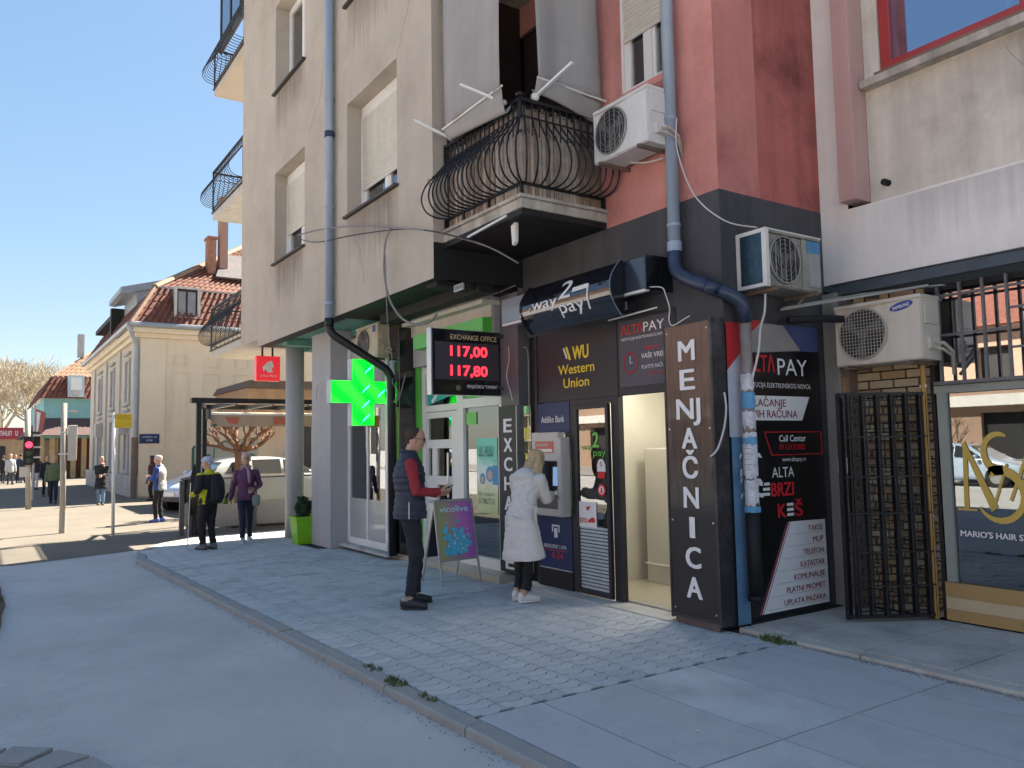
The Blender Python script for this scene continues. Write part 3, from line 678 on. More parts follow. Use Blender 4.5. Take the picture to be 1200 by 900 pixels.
# ---------------------------------------------------------------- side balconies past the left corner
def side_balcony(zs, lab, glazed=False):
    """slab top at zs+.18; railing wraps the front and the far end"""
    x0, x1, y0, y1 = -18.05, -15.55, 4.12, 5.25
    mb = MB(); mb.box(x0, x1-.002, y0, y1, zs, zs+.14); 
    b_ = mb.build('balcony', S_LGREY if not glazed else S_BEIGE, block, label=lab)
    mb = MB(); mb.box(x0-.03, x1-.003, y0-.03, y0+.02, zs+.14, zs+.17); mb.box(x0-.03, x0+.02, y0+.021, y1, zs+.14, zs+.17); mb.build('slab_edging', S_SILL, b_)
    dz = zs+.13-3.99; mb = MB()
    for z, w in ((4.94,.045),(4.78,.016),(4.11,.03)):
        mb.bar((x0,y0,z+dz),(x1,y0,z+dz),w,w*.7); mb.bar((x0,y0,z+dz),(x0,y1,z+dz),w,w*.7)
    for p in ((x0,y0),(x1-.03,y0),(x0,y1)): mb.bar((p[0],p[1],zs+.14),(p[0],p[1],4.94+dz),.03,.03,up=(1,0,0))
    mb.build('railing', S_IRON, b_)
    n = 22
    for i in range(n):
        x = x0+.04+(x1-x0-.08)*i/(n-1)
        q = baluster((x,y0), (0,-1), '', None, dz, .008, 12); scroll(q, (x,y0,4.86+dz), X_, Z_, .028); scroll(q, (x,y0,4.86+dz), X_, Z_, .028, -1); q.build('baluster', S_IRON, b_)
    n = 12
    for i in range(n):
        y = y0+.06+(y1-y0-.1)*i/(n-1); q = baluster((x0,y), (-1,0), '', None, dz, .008, 12); scroll(q, (x0,y,4.86+dz), Y_, Z_, .028); q.build('baluster', S_IRON, b_)
    if glazed:
        mb = MB()
        for x in (x0+.05, x0+.9, x0+1.7, x1-.05): mb.box(x-.03,x+.03,y0+.1,y0+.15,zs+1.1,zs+2.8)
        mb.box(x0+.02,x1,y0+.1,y0+.15,zs+2.8,zs+2.9); mb.box(x0+.02,x1,y0+.1,y0+.15,zs+1.02,zs+1.1)
        for y in (y0+.8, y1-.1): mb.box(x0+.03,x0+.08,y-.03,y+.03,zs+1.1,zs+2.8)
        mb.build('glazing_frame', S_SILL, b_)
        mb = MB(); mb.box(x0+.05,x1,y0+.12,y0+.126,zs+1.1,zs+2.8); mb.build('glazing', G_WIN, b_)
    return b_
side_balcony(3.62, 'lowest side balcony past the left corner of the block')
side_balcony(6.72, 'middle side balcony past the left corner of the block')
side_balcony(9.58, 'top side balcony, glazed in above its railing', True)
# ---------------------------------------------------------------- awnings hanging at the corner balcony
S_AWN = mat('grey_awning_cloth', (0.330,0.319,0.309), 0.95, var=0.07, scale=2, streak=0.10, bump=0.2)
def sheet(mb, fn, nu, nv, th=.006):
    vs = [Vector(fn(i/nu, j/nv)) for i in range(nu+1) for j in range(nv+1)]
    fs = [(i*(nv+1)+j, (i+1)*(nv+1)+j, (i+1)*(nv+1)+j+1, i*(nv+1)+j+1) for i in range(nu) for j in range(nv)]
    mb.add(vs, fs)
aw = thing('awning', 'grey drop awning hanging on the left side of the corner balcony', 'awning', (-6.8,4.12,5.0))
mb = MB()
def f1(u, v):
    x = -7.40+1.20*u; z = 8.0-2.92*v; y = 4.12-.02*math.sin(v*3)+.022*math.sin(u*9+v*2)*(.4+v)
    return (x+.02*math.sin(v*5), y, z)
sheet(mb, f1, 16, 26)
def f1b(u, v):
    x = -7.40+1.16*u; z = 5.08-.19*math.sin(v*math.pi)*(.35+.65*u)-.10*v; y = 4.12+.13*v*(1)
    return (x, y-.02*math.sin(v*3.1), z)
sheet(mb, f1b, 16, 8); o = mb.build('cloth', S_AWN, aw, smooth=True); sm_ = o.modifiers.new('solid','SOLIDIFY'); sm_.thickness = .004
mb = MB(); mb.tube([(-7.42,4.11,5.07),(-6.22,4.11,5.09)], .012, 8); mb.build('bottom_bar', S_WHITE, aw)
for x, xx_ in ((-7.42,-7.62),(-6.35,-6.60)):
    mb = MB(); mb.bar((x,4.22,4.99),(xx_,3.86,5.19),.035,.022); mb.blob((x,4.22,4.99),(.03,.03,.03)); mb.build('arm', S_WHITE, aw)
mb = MB(); mb.box(-7.62,-6.1,4.1,4.2,6.76,6.86); mb.build('roller_box', S_WHITE, aw)
aw = thing('awning', 'grey drop awning hanging on the right side of the corner balcony', 'awning', (-6.0,4.8,5.0))
mb = MB()
def f2(u, v):
    y = 4.34+.05*v+(.80+.04*v)*u; z = 8.0-2.84*v-.03*u*v; x = -6.02-.02*math.sin(v*3)+.024*math.sin(u*8+v*2)*(.4+v)
    return (x, y, z)
sheet(mb, f2, 14, 26)
def f2b(u, v):
    y = 4.39+.84*u; z = 5.16-.03*u-.24*math.sin(v*2.4)*(.5+.5*u); x = -6.02-.09*v+.02*math.sin(u*5)
    return (x, y, z)
sheet(mb, f2b, 14, 8); o = mb.build('cloth', S_AWN, aw, smooth=True); sm_ = o.modifiers.new('solid','SOLIDIFY'); sm_.thickness = .004
mb = MB(); mb.tube([(-6.01,4.39,5.16),(-6.01,5.26,5.12)], .012, 8); mb.build('bottom_bar', S_WHITE, aw)
mb = MB(); mb.bar((-6.10,4.42,5.0),(-5.66,4.55,5.20),.035,.022); mb.blob((-6.1,4.42,5.0),(.045,.045,.045)); mb.build('arm', S_WHITE, aw)
# ---------------------------------------------------------------- rainwater pipes
S_PIPE = mat('blue_grey_pipe', (0.299,0.377,0.481), 0.45, metal=0.1, var=0.1, scale=3, streak=0.15, dark=(0.260,0.247,0.247), dscale=3, damt=0.4)
S_PIPE2 = mat('blue_black_pipe', (0.035,0.05,0.09), 0.35, metal=0.2, var=0.15, scale=5)
def arc_pts(pts, r_=.12, n=5):
    out = [Vector(pts[0])]
    for i in range(1, len(pts)-1):
        p = Vector(pts[i]); a = (Vector(pts[i-1])-p); b = (Vector(pts[i+1])-p); ra = min(r_, a.length*.45); rb = min(r_, b.length*.45)
        A = p+a.normalized()*ra; B = p+b.normalized()*rb
        for k_ in range(n+1):
            t = k_/n; out.append(A*(1-t)**2+p*2*t*(1-t)+B*t*t)
    out.append(Vector(pts[-1])); return out
pp = thing('drainpipe', 'blue-grey drainpipe down the beige wall, its black foot bending in under the overhang', 'drainpipe', (-10.62,4.0,3.3))
mb = MB(); mb.cyl((-10.62,4.02,3.36),(-10.62,4.02,TOP),.062,16)
mb.build('pipe', S_PIPE, pp, smooth=True)
mb = MB()
for z in (5.0,6.6,8.5,3.62): mb.cyl((-10.62,4.02,z),(-10.62,4.02,z+.035),.068,16); mb.box(-10.64,-10.6,4.02,4.1,z,z+.03)
mb.build('clamp', S_PIPE, pp); mb = MB(); mb.cyl((-10.62,4.02,6.05),(-10.62,4.02,6.14),.072,16); mb.build('sleeve', S_PIPE2, pp)
mb = MB(); mb.tube(arc_pts([(-10.62,4.02,3.42),(-10.62,4.02,3.22),(-10.30,4.82,2.66),(-10.30,4.84,0.06)],.14), .058, 12)
mb.cyl((-10.62,4.02,3.30),(-10.62,4.02,3.42),.068,16); mb.build('lower_pipe', mat('black_pipe', (0.012,0.012,0.014), 0.5, metal=.1), pp, smooth=True)
pp = thing('drainpipe', 'blue drainpipe down the red wall that jogs round the corner and ends behind torn posters', 'drainpipe', (-5.05,5.2,3.3))
mb = MB(); mb.cyl((-5.05,5.20,3.40),(-5.05,5.20,TOP),.058,16); mb.build('pipe', S_PIPE, pp, smooth=True)
mb = MB()
for z in (4.55,3.55): mb.cyl((-5.05,5.2,z),(-5.05,5.2,z+.03),.064,16)
mb.cyl((-5.05,5.2,3.32),(-5.05,5.2,3.41),.068,16); mb.build('clamp', S_PIPE, pp)
mb = MB(); mb.tube(arc_pts([(-5.05,5.20,3.40),(-5.05,5.18,3.12),(-4.66,5.18,2.93),(-4.47,5.40,2.80),(-4.50,5.46,2.62)],.16,6), .062, 12)
mb.cyl((-4.62,5.17,2.87),(-4.58,5.17,2.95),.068,12); mb.build('elbow_pipe', S_PIPE2, pp, smooth=True)
mb = MB(); mb.cyl((-4.50,5.46,1.0),(-4.50,5.46,2.66),.05,14); mb.build('lower_pipe', mat('weathered_pipe', (0.30,0.25,0.23), 0.6, var=.2, scale=5, streak=.3), pp, smooth=True)
mb = MB(); mb.cyl((-4.50,5.46,0.27),(-4.50,5.46,1.0),.06,14); mb.cyl((-4.50,5.46,.24),(-4.50,5.46,.28),.068,14); mb.cyl((-4.50,5.46,1.0),(-4.50,5.46,1.03),.066,14); mb.build('foot_pipe', S_BLACK, pp, smooth=True)
# torn posters wrapped round it
P_WH = mat('poster_paper', (0.62,0.64,0.68), 0.9, var=0.12, scale=14, dark=(0.35,0.36,0.4), dscale=18, damt=.8)
P_BL = mat('poster_blue', (0.12,0.32,0.55), 0.8, var=.2, scale=10)
def wrap(z0, z1, a0, a1, m, nm='paper_poster', rr=.0545, tear=.02):
    mb = MB(); n = 12; lo = []; hi = []
    for i in range(n+1):
        a = a0+(a1-a0)*i/n; r_ = rr+random.uniform(0,.004); cs, sn = math.cos(a), math.sin(a)
        lo.append((-4.50+r_*cs, 5.46+r_*sn, z0+random.uniform(-tear,tear))); hi.append((-4.50+r_*cs, 5.46+r_*sn, z1+random.uniform(-tear,tear)*.5))
    mb.add(lo+hi, [(i, i+1, i+n+2, i+n+1) for i in range(n)]); return mb.build(nm, m, pp)
wrap(2.02,2.16,-3.2,.4,P_WH); wrap(1.86,2.0,-3.2,.4,P_BL,tear=.005); wrap(1.70,1.84,-3.2,.6,P_WH,tear=.03); wrap(1.28,1.66,-3.4,.8,P_WH,rr=.058,tear=.03); wrap(1.55,1.62,-3,.2,P_BL,rr=.060)
wrap(1.03,1.26,-3.1,.8,P_WH,rr=.056,tear=.03); wrap(.98,1.03,-3,.5,P_BL,rr=.067,tear=.004)
for i in range(9):
    z = random.uniform(1.0,1.65); s_ = random.choice((-1,1)); mb = MB(); a = Vector((-4.50+.05*s_*.6,5.46-.03+.04*s_,z)); mb.poly([a, a+Vector((.02,.05*s_,-.01)), a+Vector((.03,.07*s_,-.05)), a+Vector((.0,.02*s_,-.04))]); mb.build('torn_flap', P_WH, pp)
for i in range(6):
    z = 1.34+i*.045; mb = MB(); 
    mb.tube([(-4.50+.0605*math.cos(a), 5.46+.0605*math.sin(a), z) for a in [-1.9+.12*k_ for k_ in range(11)]], .0022, 3); mb.build('print_line', mat('poster_ink', (0.25,0.1,0.14), .9), pp)
mb = MB(); mb.box(-15.6,-7.5,4.05,14,TOP,TOP+.2); mb.box(-7.5,-4.5,5.25,14,TOP,TOP+.2); mb.build('roof', S_CONC, block)
mb = MB(); mb.box(-15.55,-4.7,13.9,14,0,TOP); mb.box(-15.55,-15.5,9,14,0,3.6); mb.build('back_wall', S_BEIGE, block)

# run-off stains and hairline cracks on the render
ST1 = stain_mat('soot_runoff', (0.24,0.20,0.165), .42); ST2 = stain_mat('pale_red_runoff', (0.30,0.09,0.08), .35)
def stain(par, x0, x1, z0, z1, y, m=ST1): q = MB(); q.add([(x0,y,z0),(x1,y,z0),(x1,y,z1),(x0,y,z1)], [(0,1,2,3)]); q.build('stain', m, par)
for a, b_ in WX:
    for c, d in WZ: stain(block, a-.06, b_+.06, c-1.1, c-.04, YO-.003)
stain(block, -15.5,-7.7,9.6,11.3,YO-.004)
stain(block, -6.1, -4.65, 6.6, 10.5, YF-.003, ST2); stain(block, -5.95, -5.1, 4.0, 5.05, YF-.003, ST2)
CRK = mat('crack_shadow', (0.16,0.13,0.11), .95)
def crack(par, pts, y):
    q = MB(); P = []; rn_ = random.Random(len(pts)+int(pts[0][0]*10))
    for i in range(len(pts)-1):
        for k in range(7): t = k/7; P.append((pts[i][0]*(1-t)+pts[i+1][0]*t+rn_.uniform(-.02,.02), y, pts[i][1]*(1-t)+pts[i+1][1]*t+rn_.uniform(-.02,.02)))
    q.tube(P, .0022, 3); q.build('crack', CRK, par)
crack(block, [(-11.9,6.4),(-11.2,6.9),(-11.0,7.7)], YO); crack(block, [(-8.55,6.4),(-8.2,6.9),(-8.1,7.6),(-7.8,8.2)], YO); crack(block, [(-13.5,4.75),(-13.9,4.3),(-14.0,3.7)], YO); crack(block, [(-10.1,4.7),(-9.7,4.2),(-9.5,3.6)], YO); crack(block, [(-5.9,5.1),(-6.05,4.7),(-5.9,4.2),(-5.95,3.85)], YF)
# ================================================================ shop fronts under the block
P_GREEN = mat('bright_green_panel', (0.10,0.50,0.06), 0.45, var=.05, coat=.3)
P_LIME = mat('lime_film', (0.30,0.55,0.12), 0.5, var=.08)
P_TEALF = mat('teal_film', (0.03,0.42,0.36), 0.4, var=.06)
P_NAVY = mat('navy_print', (0.018,0.035,0.11), 0.45, var=.08, spec=.3)
P_INK = mat('white_print', (0.78,0.78,0.78), 0.5, var=.03)
P_RED = mat('red_print', (0.60,0.02,0.03), 0.5, var=.05)
P_YEL = mat('yellow_print', (0.80,0.58,0.02), 0.5, var=.04)
P_BLK = mat('black_gloss_panel', (0.010,0.010,0.012), 0.15, var=.1, coat=.6)
P_DGRY = mat('dark_grey_cladding', (0.026,0.027,0.031), 0.5, var=.12, spec=.35)
def part(nm, m, par, fn, **k):
    mb = MB(); fn(mb); return mb.build(nm, m, par, **k)
def boxpart(nm, m, par, *b, **k): return part(nm, m, par, lambda q: q.box(*b), **k)
# interior volumes
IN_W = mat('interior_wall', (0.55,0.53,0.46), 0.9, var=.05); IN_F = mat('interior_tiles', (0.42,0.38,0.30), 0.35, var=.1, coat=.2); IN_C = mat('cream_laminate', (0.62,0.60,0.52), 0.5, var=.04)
# ---- pharmacy
ph = thing('pharmacy', 'pharmacy shop front with white framed door and wide windows between the green strips', 'shop', (-10.3,5.25,0))
part('interior', IN_W, ph, lambda q: (q.box(-13.4,-8.0,9.0,9.05,0,3.4), q.box(-13.45,-13.4,4.95,9,0,3.4), q.box(-7.72,-7.62,5.45,9,0,3.4), q.box(-13.4,-8,4.95,9,3.3,3.35)))
part('interior_floor', IN_F, ph, lambda q: q.box(-13.4,-7.72,4.95,9,0.0,.075))
part('shelving', IN_C, ph, lambda q: [q.box(-13+1.25*i,-12.2+1.25*i,8.2,8.6,.1,2.2) for i in range(4)] and [q.box(-13+1.25*i,-12.0+1.25*i,8.0,8.6,.3+.45*j,.34+.45*j) for i in range(4) for j in range(5)])
part('ceiling_lamp', mat('lamp_diffuser',(.8,.8,.75),.4,emit=(1,.93,.78),es=3.5), ph, lambda q: [q.box(-12.5+1.5*i,-11.9+1.5*i,5.8,6.4,3.27,3.29) for i in range(4)])
part('counter', IN_C, ph, lambda q: q.box(-10.6,-8.6,7.2,7.7,.08,1.1))
rr = random.Random(3)
for c_, m_ in (((.5,.1,.1),'a'),((.1,.3,.5),'b'),((.6,.55,.2),'c'),((.2,.5,.3),'d')):
    mm = mat('carton_'+m_, c_, .7)
    part('stock', mm, ph, lambda q: [q.box(x, x+.12, 7.96, 8.06, z, z+.2) for x, z in [(-13+rr.uniform(0,4.6), .34+.45*rr.randrange(5)) for _ in range(30)]], kind='stuff')
# window to the left, with frosted lower part
FR = S_ALU
part('window_frame', S_WHITE, ph, lambda q: (q.box(-12.08,-12.0,4.88,4.96,.09,3.3), q.box(-12.0,-10.58,4.88,4.95,2.30,2.40), q.box(-12.0,-10.58,4.88,4.95,.09,.19), q.box(-10.64,-10.56,4.88,4.95,.19,3.3), q.box(-11.33,-11.29,4.885,4.94,.19,2.30)), bevel=.004)
boxpart('pane', G_SHOP, ph, -12.0,-11.33,4.905,4.911,.80,2.30); boxpart('pane', G_SHOP, ph, -11.29,-10.64,4.905,4.911,.80,2.30)
FROST = mat('frosted_film', (0.36,0.38,0.37), 0.25, var=.04, coat=.4)
boxpart('frosted_panel', FROST, ph, -12.0,-11.33,4.90,4.91,.19,.80); boxpart('frosted_panel', FROST, ph, -11.29,-10.64,4.90,4.91,.19,.80)
boxpart('transom_panel', S_GREY, ph, -12.0,-10.64,4.90,4.91,2.40,3.3)
# posts and green strips
boxpart('dark_post', P_BLK, ph, -10.54,-10.20,4.90,5.32,.09,3.4,bevel=.01)
boxpart('green_strip', P_GREEN, ph, -10.20,-10.12,5.16,5.34,.02,2.75)
boxpart('lime_strip', P_LIME, ph, -10.50,-10.22,4.893,4.899,1.2,2.15)
# door and window frames
W = S_WHITE
def dfr(q):
    q.box(-10.12,-10.02,5.22,5.32,.02,3.0); q.box(-9.12,-8.96,5.22,5.32,.02,2.62); q.box(-10.02,-9.12,5.22,5.32,2.07,2.16); q.box(-8.96,-8.06,5.22,5.32,2.08,2.20)
    q.box(-8.96,-8.06,5.22,5.32,.02,.20); q.box(-10.02,-8.06,5.22,5.32,2.62,2.70); q.box(-8.08,-8.02,5.22,5.32,.02,2.7)
part('frame', W, ph, dfr, bevel=.005)
def dleaf(q):
    q.box(-10.015,-9.86,5.235,5.30,.03,2.06) if False else None
    for x0, x1 in ((-10.015,-9.985),(-9.30,-9.13)): q.box(x0,x1,5.236,5.296,.03,2.06)
    for z0, z1 in ((1.98,2.06),(1.56,1.68),(1.06,1.18),(.03,.16)): q.box(-9.985,-9.30,5.237,5.295,z0,z1)
    q.box(-9.86,-9.72,5.238,5.294,1.18,1.56); q.box(-9.985,-9.72,5.238,5.294,.16,1.06)
dl = part('door', W, ph, dleaf, bevel=.004)
for b in ((-9.985,-9.30,1.68,1.98),(-9.985,-9.86,1.18,1.56),(-9.72,-9.30,1.18,1.56),(-9.72,-9.30,.16,1.06)): boxpart('pane', G_SHOP, dl, b[0],b[1],5.262,5.268,b[2],b[3])
part('handle', S_ALU, dl, lambda q: q.tube([(-9.34,5.20,.9),(-9.34,5.20,1.5)],.015,8))
part('opening_hours', P_INK, dl, lambda q: q.box(-9.98,-9.75,5.228,5.232,.72,1.02))
part('opening_hours_print', P_NAVY, dl, lambda q: (scribble(q,(-9.95,5.226,.88),X_,Z_,.16,.05,1), scribble(q,(-9.95,5.226,.80),X_,Z_,.16,.05,2)))
boxpart('pane', G_SHOP, ph, -8.96,-8.08,5.262,5.268,.20,2.08); boxpart('pane', G_SHOP, ph, -10.02,-9.12,5.262,5.268,2.16,2.62); boxpart('pane', G_SHOP, ph, -8.96,-8.08,5.262,5.268,2.20,2.62)
boxpart('green_sticker', P_GREEN, ph, -8.93,-8.67,5.252,5.256,1.86,2.02)
part('ribbed_film', mat('ribbed_frost', (0.36,0.35,0.28), 0.5), ph, lambda q: [q.box(-8.955+.029*i,-8.939+.029*i,5.275,5.283,.20,.80) for i in range(30)], kind='stuff')
part('teal_film', P_TEALF, ph, lambda q: (q.prism([(-10.0,5.255,2.17),(-9.15,5.255,2.30),(-9.15,5.255,2.34),(-9.85,5.255,2.5),(-10.0,5.255,2.6)],(0,-.003,0)), q.box(-8.96,-8.1,5.252,5.256,2.34,2.6)))
part('green_film', P_GREEN, ph, lambda q: q.prism([(-8.94,5.250,2.21),(-8.1,5.250,2.21),(-8.1,5.250,2.42),(-8.94,5.250,2.36)],(0,-.003,0)))
part('lettering', P_INK, ph, lambda q: (scribble(q,(-9.6,5.246,2.30),X_,Z_,1.4,.14,3), q.disc((-9.86,5.25,2.46),(0,-1,0),.05,14), q.prism([(-9.9,5.25,2.22),(-9.7,5.25,2.36),(-9.6,5.25,2.36),(-9.84,5.25,2.19)],(0,-.002,0))))
boxpart('green_fascia', P_GREEN, ph, -9.9,-8.05,4.98,5.2,2.94,3.14); boxpart('fascia', S_GREY, ph, -10.19,-8.02,5.12,5.30,2.72,3.40)
boxpart('grey_fascia', S_LGREY, ph, -10.19,-8.02,5.09,5.12,3.15,3.42)
# window posters
def poster(x0, x1, z0, z1, y, stops, lines, nm='poster'):
    p = part(nm, ramp_mat('%s_print_%d' % (nm, int(x0*100)), 2, stops), ph, lambda q: q.box(x0,x1,y,y+.003,z0,z1)); return p
pw = poster(-8.68,-8.19,.74,1.68,5.254,[(0,(.45,.55,.25)),(.28,(.55,.62,.35)),(.45,(.75,.8,.8)),(.62,(.55,.78,.75)),(.75,(.12,.55,.42)),(1,(.12,.6,.45))],0)
part('print', mat('grey_print',(.12,.2,.2),.8), pw, lambda q: (scribble(q,(-8.62,5.251,1.45),X_,Z_,.36,.13,4), scribble(q,(-8.64,5.251,.96),X_,Z_,.36,.035,5), scribble(q,(-8.64,5.251,.86),X_,Z_,.40,.07,6)))
part('portrait', mat('print_blue',(.10,.30,.5),.7), pw, lambda q: (q.disc((-8.36,5.2515,1.23),(0,-1,0),.10,16), q.disc((-8.54,5.2512,1.17),(0,-1,0),.07,16), q.box(-8.30,-8.10,5.2505,5.253,1.10,1.34)))
part('portrait_face', mat('print_skin',(.55,.38,.3),.7), pw, lambda q: (q.disc((-8.36,5.2495,1.22),(0,-1,0),.06,16), q.disc((-8.54,5.2495,1.16),(0,-1,0),.045,16)))
# air conditioner above the pharmacy window
def ac_unit(name_loc, o, right, fwd, w, h, d, lab, body=None, brand=None, grille='wire', sticker=None, group=None):
    """outdoor unit: o lower left corner of its front face; right and fwd give its axes"""
    rt = Vector(right); fw = Vector(fwd); o = Vector(o); body = body or S_WHITE
    t = thing('air_conditioner', lab, 'air conditioner', o+rt*w/2-fw*d/2, group)
    M4 = Matrix(((rt.x,-fw.x,0,o.x),(rt.y,-fw.y,0,o.y),(rt.z,-fw.z,1,o.z),(0,0,0,1)))
    def P(nm, m, fn, par=t, **k):
        q = MB(); q.T = M4; fn(q); return q.build(nm, m, par, **k)
    ca = P('casing', body, lambda q: (q.box(0,w,0.012,d,0,h), q.box(-.006,w+.006,-.002,d+.006,h-.03,h+.006)), bevel=.008)
    P('front_panel', body, lambda q: (q.box(.005,w-.005,0,.012,.01,h*.5-h*.43), q.box(.005,w-.005,0,.012,h*.93,h-.035), q.box(.62*w+.02,w-.005,0,.012,h*.07,h*.93), q.box(.005,.03,0,.012,h*.07,h*.93)), bevel=.003)
    cx, cz, rd = .33*w, .5*h, min(.40*h,.29*w)
    P('fan_well', S_DARKIN, lambda q: q.cyl((cx,.006,cz),(cx,.011,cz),rd*1.02,28))
    fan = P('fan', mat('fan_grey',(.10,.10,.10),.5), lambda q: (q.cyl((cx,.001,cz),(cx,.008,cz),rd*.22,14), [q.prism([(cx+rd*.2*math.cos(a),.002,cz+rd*.2*math.sin(a)),(cx+rd*.9*math.cos(a-.35),.002,cz+rd*.9*math.sin(a-.35)),(cx+rd*.93*math.cos(a+.25),.002,cz+rd*.93*math.sin(a+.25)),(cx+rd*.22*math.cos(a+.7),.002,cz+rd*.22*math.sin(a+.7))],(0,.004,0)) for a in (0.4,2.5,4.6)]))
    def gr(q):
        q.ring((cx,-.004,cz),(0,1,0),rd*1.03,.009,28,5)
        if grille == 'mesh':
            n = 15
            for i in range(-n//2+1, n//2+1):
                c = rd*2*i/n; e = math.sqrt(max(rd*rd-c*c,0))
                q.bar((cx+c,-.008,cz-e),(cx+c,-.008,cz+e),.004); q.bar((cx-e,-.009,cz+c),(cx+e,-.009,cz+c),.004)
        elif grille == 'bars':
            for c in (-.66,-.33,0,.33,.66): e = rd*math.sqrt(1-c*c); q.bar((cx+c*rd,-.008,cz-e),(cx+c*rd,-.008,cz+e),.007)
            for k_ in (.3,.5,.7,.88): q.ring((cx,-.005,cz),(0,1,0),rd*k_,.0022,24,3)
        else:
            for k_ in (.18,.3,.42,.54,.66,.78,.9): q.ring((cx,-.006,cz),(0,1,0),rd*k_,.0028,24,3)
            for a in range(8): q.bar((cx+rd*.1*math.cos(a*.785),-.008,cz+rd*.1*math.sin(a*.785)),(cx+rd*math.cos(a*.785),-.008,cz+rd*math.sin(a*.785)),.004)
    P('grille', mat('grille_wire',(.30,.30,.29),.4,metal=.3) if grille != 'mesh' else mat('grille_wire_pale',(.42,.40,.36),.5,metal=.3), gr)
    for x in (.14*w, .86*w):
        P('bracket', mat('rusty_steel',(.20,.15,.12),.7,metal=.4,var=.3,scale=12), lambda q: (q.box(x-.015,x+.015,-.03,d+.10,-.032,-.002), q.box(x-.015,x+.015,d+.08,d+.11,-.032,h*.6)))
    P('side_cover', body, lambda q: (q.box(w,w+.012,.05,d-.06,h*.55,h*.9), q.box(w,w+.03,.08,d-.08,h*.16,h*.34)), bevel=.004)
    P('valve_pipes', mat('pipe_insulation',(.35,.32,.27),.9,var=.2), lambda q: (q.tube([(w+.02,d*.5,h*.26),(w+.09,d*.6,h*.24),(w+.11,d*.9,h*.12),(w+.05,d+.09,-.05)],.016,6), q.tube([(w+.02,d*.4,h*.20),(w+.10,d*.5,h*.14),(w+.11,d*.9,h*.04),(w+.05,d+.09,-.12)],.013,6)))
    if brand:
        P('badge', mat('badge_blue',(.02,.07,.30),.4), lambda q: q.add([(w*.80+.105*math.cos(a)*1.0, -.004, h*.855+.036*math.sin(a)+.018*math.cos(a)) for a in [2*math.pi*i/24 for i in range(24)]], [tuple(range(24))]))
        P('badge_lettering', P_INK, lambda q: q.text(brand,(w*.80-.075,-.008,h*.855-.030),(1,0,.17),(0,0,1),w=.15,h=.030,bold=.02))
    if sticker:
        P('sticker', sticker[0], lambda q: q.box(*sticker[1],-.004,0,*sticker[2]))
    return t, P, M4
ac_unit('', (-11.33,4.72,2.90), X_, -Y_, .80, .50, .26, 'dusty air conditioner on the wall above the green cross', body=mat('old_cream_casing',(.55,.50,.38),.6,var=.1,scale=6,streak=.25), grille='bars', sticker=(mat('blue_sticker',(.02,.1,.4),.4),(.62,.72),(.38,.48)))
ac_unit('', (-5.83,4.93,4.32), X_, -Y_, .76, .53, .30, 'white air conditioner with a sooty fan on the red wall by the corner balcony', body=mat('white_casing',(.66,.66,.64),.45,var=.06,scale=5,streak=.12), grille='bars')
t_, P_, M_ = ac_unit('', (-4.28,5.50,2.90), Y_, X_, .76, .50, .30, 'grimy air conditioner on the dark side wall above the black poster board', body=mat('grimy_casing',(.33,.32,.28),.6,var=.15,scale=5,streak=.35,dark=(.12,.11,.1),dscale=4,damt=.7), grille='bars')
P_('edge_frame', mat('pale_frame',(.62,.62,.6),.5), lambda q: (q.box(-.012,.03,-.01,.012,-.005,.505), q.box(-.012,-.002,.012,.035,0,.5), q.box(-.012,-.002,.27,.31,0,.5), q.box(-.012,-.002,.035,.27,0,.03), q.box(-.012,-.002,.035,.27,.47,.5), q.box(-.01,.76,-.008,.30,.492,.505)))
P_('side_vent', mat('dark_coil',(.03,.07,.10),.3,metal=.5,var=.3,scale=20), lambda q: q.box(-.009,-.003,.036,.268,.03,.47))
P_('info_label', mat('grey_label',(.3,.3,.3),.8), lambda q: (q.box(.58,.74,-.004,0,.05,.44)))
P_('badge', mat('badge_sky',(.05,.22,.42),.4), lambda q: q.box(.56,.74,-.006,-.001,.35,.46))
# ---- EXCHANGE column
ex = thing('exchange_sign', 'dark vertical sign with white letters EXCHANGE on the column left of the cash machine', 'sign', (-7.8,5.2,0))
boxpart('panel', P_DGRY, ex, -8.0,-7.62,5.16,5.26,.10,2.05,bevel=.004); boxpart('column', mat('grey_column',(0.117,0.117,0.124),.6,var=.15), ex, -8.0,-7.62,5.2,5.4,2.05,3.4)
part('edge_trim', S_ALU, ex, lambda q: (q.box(-8.008,-8.0,5.155,5.26,.10,2.05), q.box(-7.62,-7.612,5.155,5.26,.10,2.05)))
for i, ch in enumerate('EXCHANGE'):
    part('letter', P_INK, ex, lambda q: q.text(ch,(-7.80,5.158,1.83-.228*i-.09),X_,Z_,w=.165,h=.165,bold=.035,depth=.004,align='c'))
boxpart('foot', S_BLACK, ex, -8.0,-7.62,5.25,5.4,.0,.10)
# ---- exchange office: cladding, ATM, doors
ko = thing('exchange_office', 'charcoal shop front of the exchange office with a cash machine bay and an open doorway', 'shop', (-6.3,5.3,0))
boxpart('recess', S_BLACK, ko, -7.61,-7.40,5.36,5.40,.0,2.84)
def fr_(q):
    q.box(-7.40,-5.98,5.30,5.36,2.06,2.84); q.box(-5.98,-5.19,5.30,5.36,2.06,2.84)
    q.box(-6.77,-6.66,5.292,5.36,.02,2.06); q.box(-6.10,-5.985,5.292,5.36,.02,2.06); q.box(-5.215,-5.16,5.29,5.5,.02,2.84)
    q.box(-7.42,-7.37,5.285,5.36,.02,2.84); q.box(-6.66,-6.10,5.292,5.36,2.0,2.06)
part('cladding', P_DGRY, ko, fr_, bevel=.003)
part('panel_joint', S_BLACK, ko, lambda q: (q.box(-5.99,-5.98,5.296,5.30,2.06,2.84), q.box(-7.37,-5.2,5.296,5.30,2.055,2.065)))
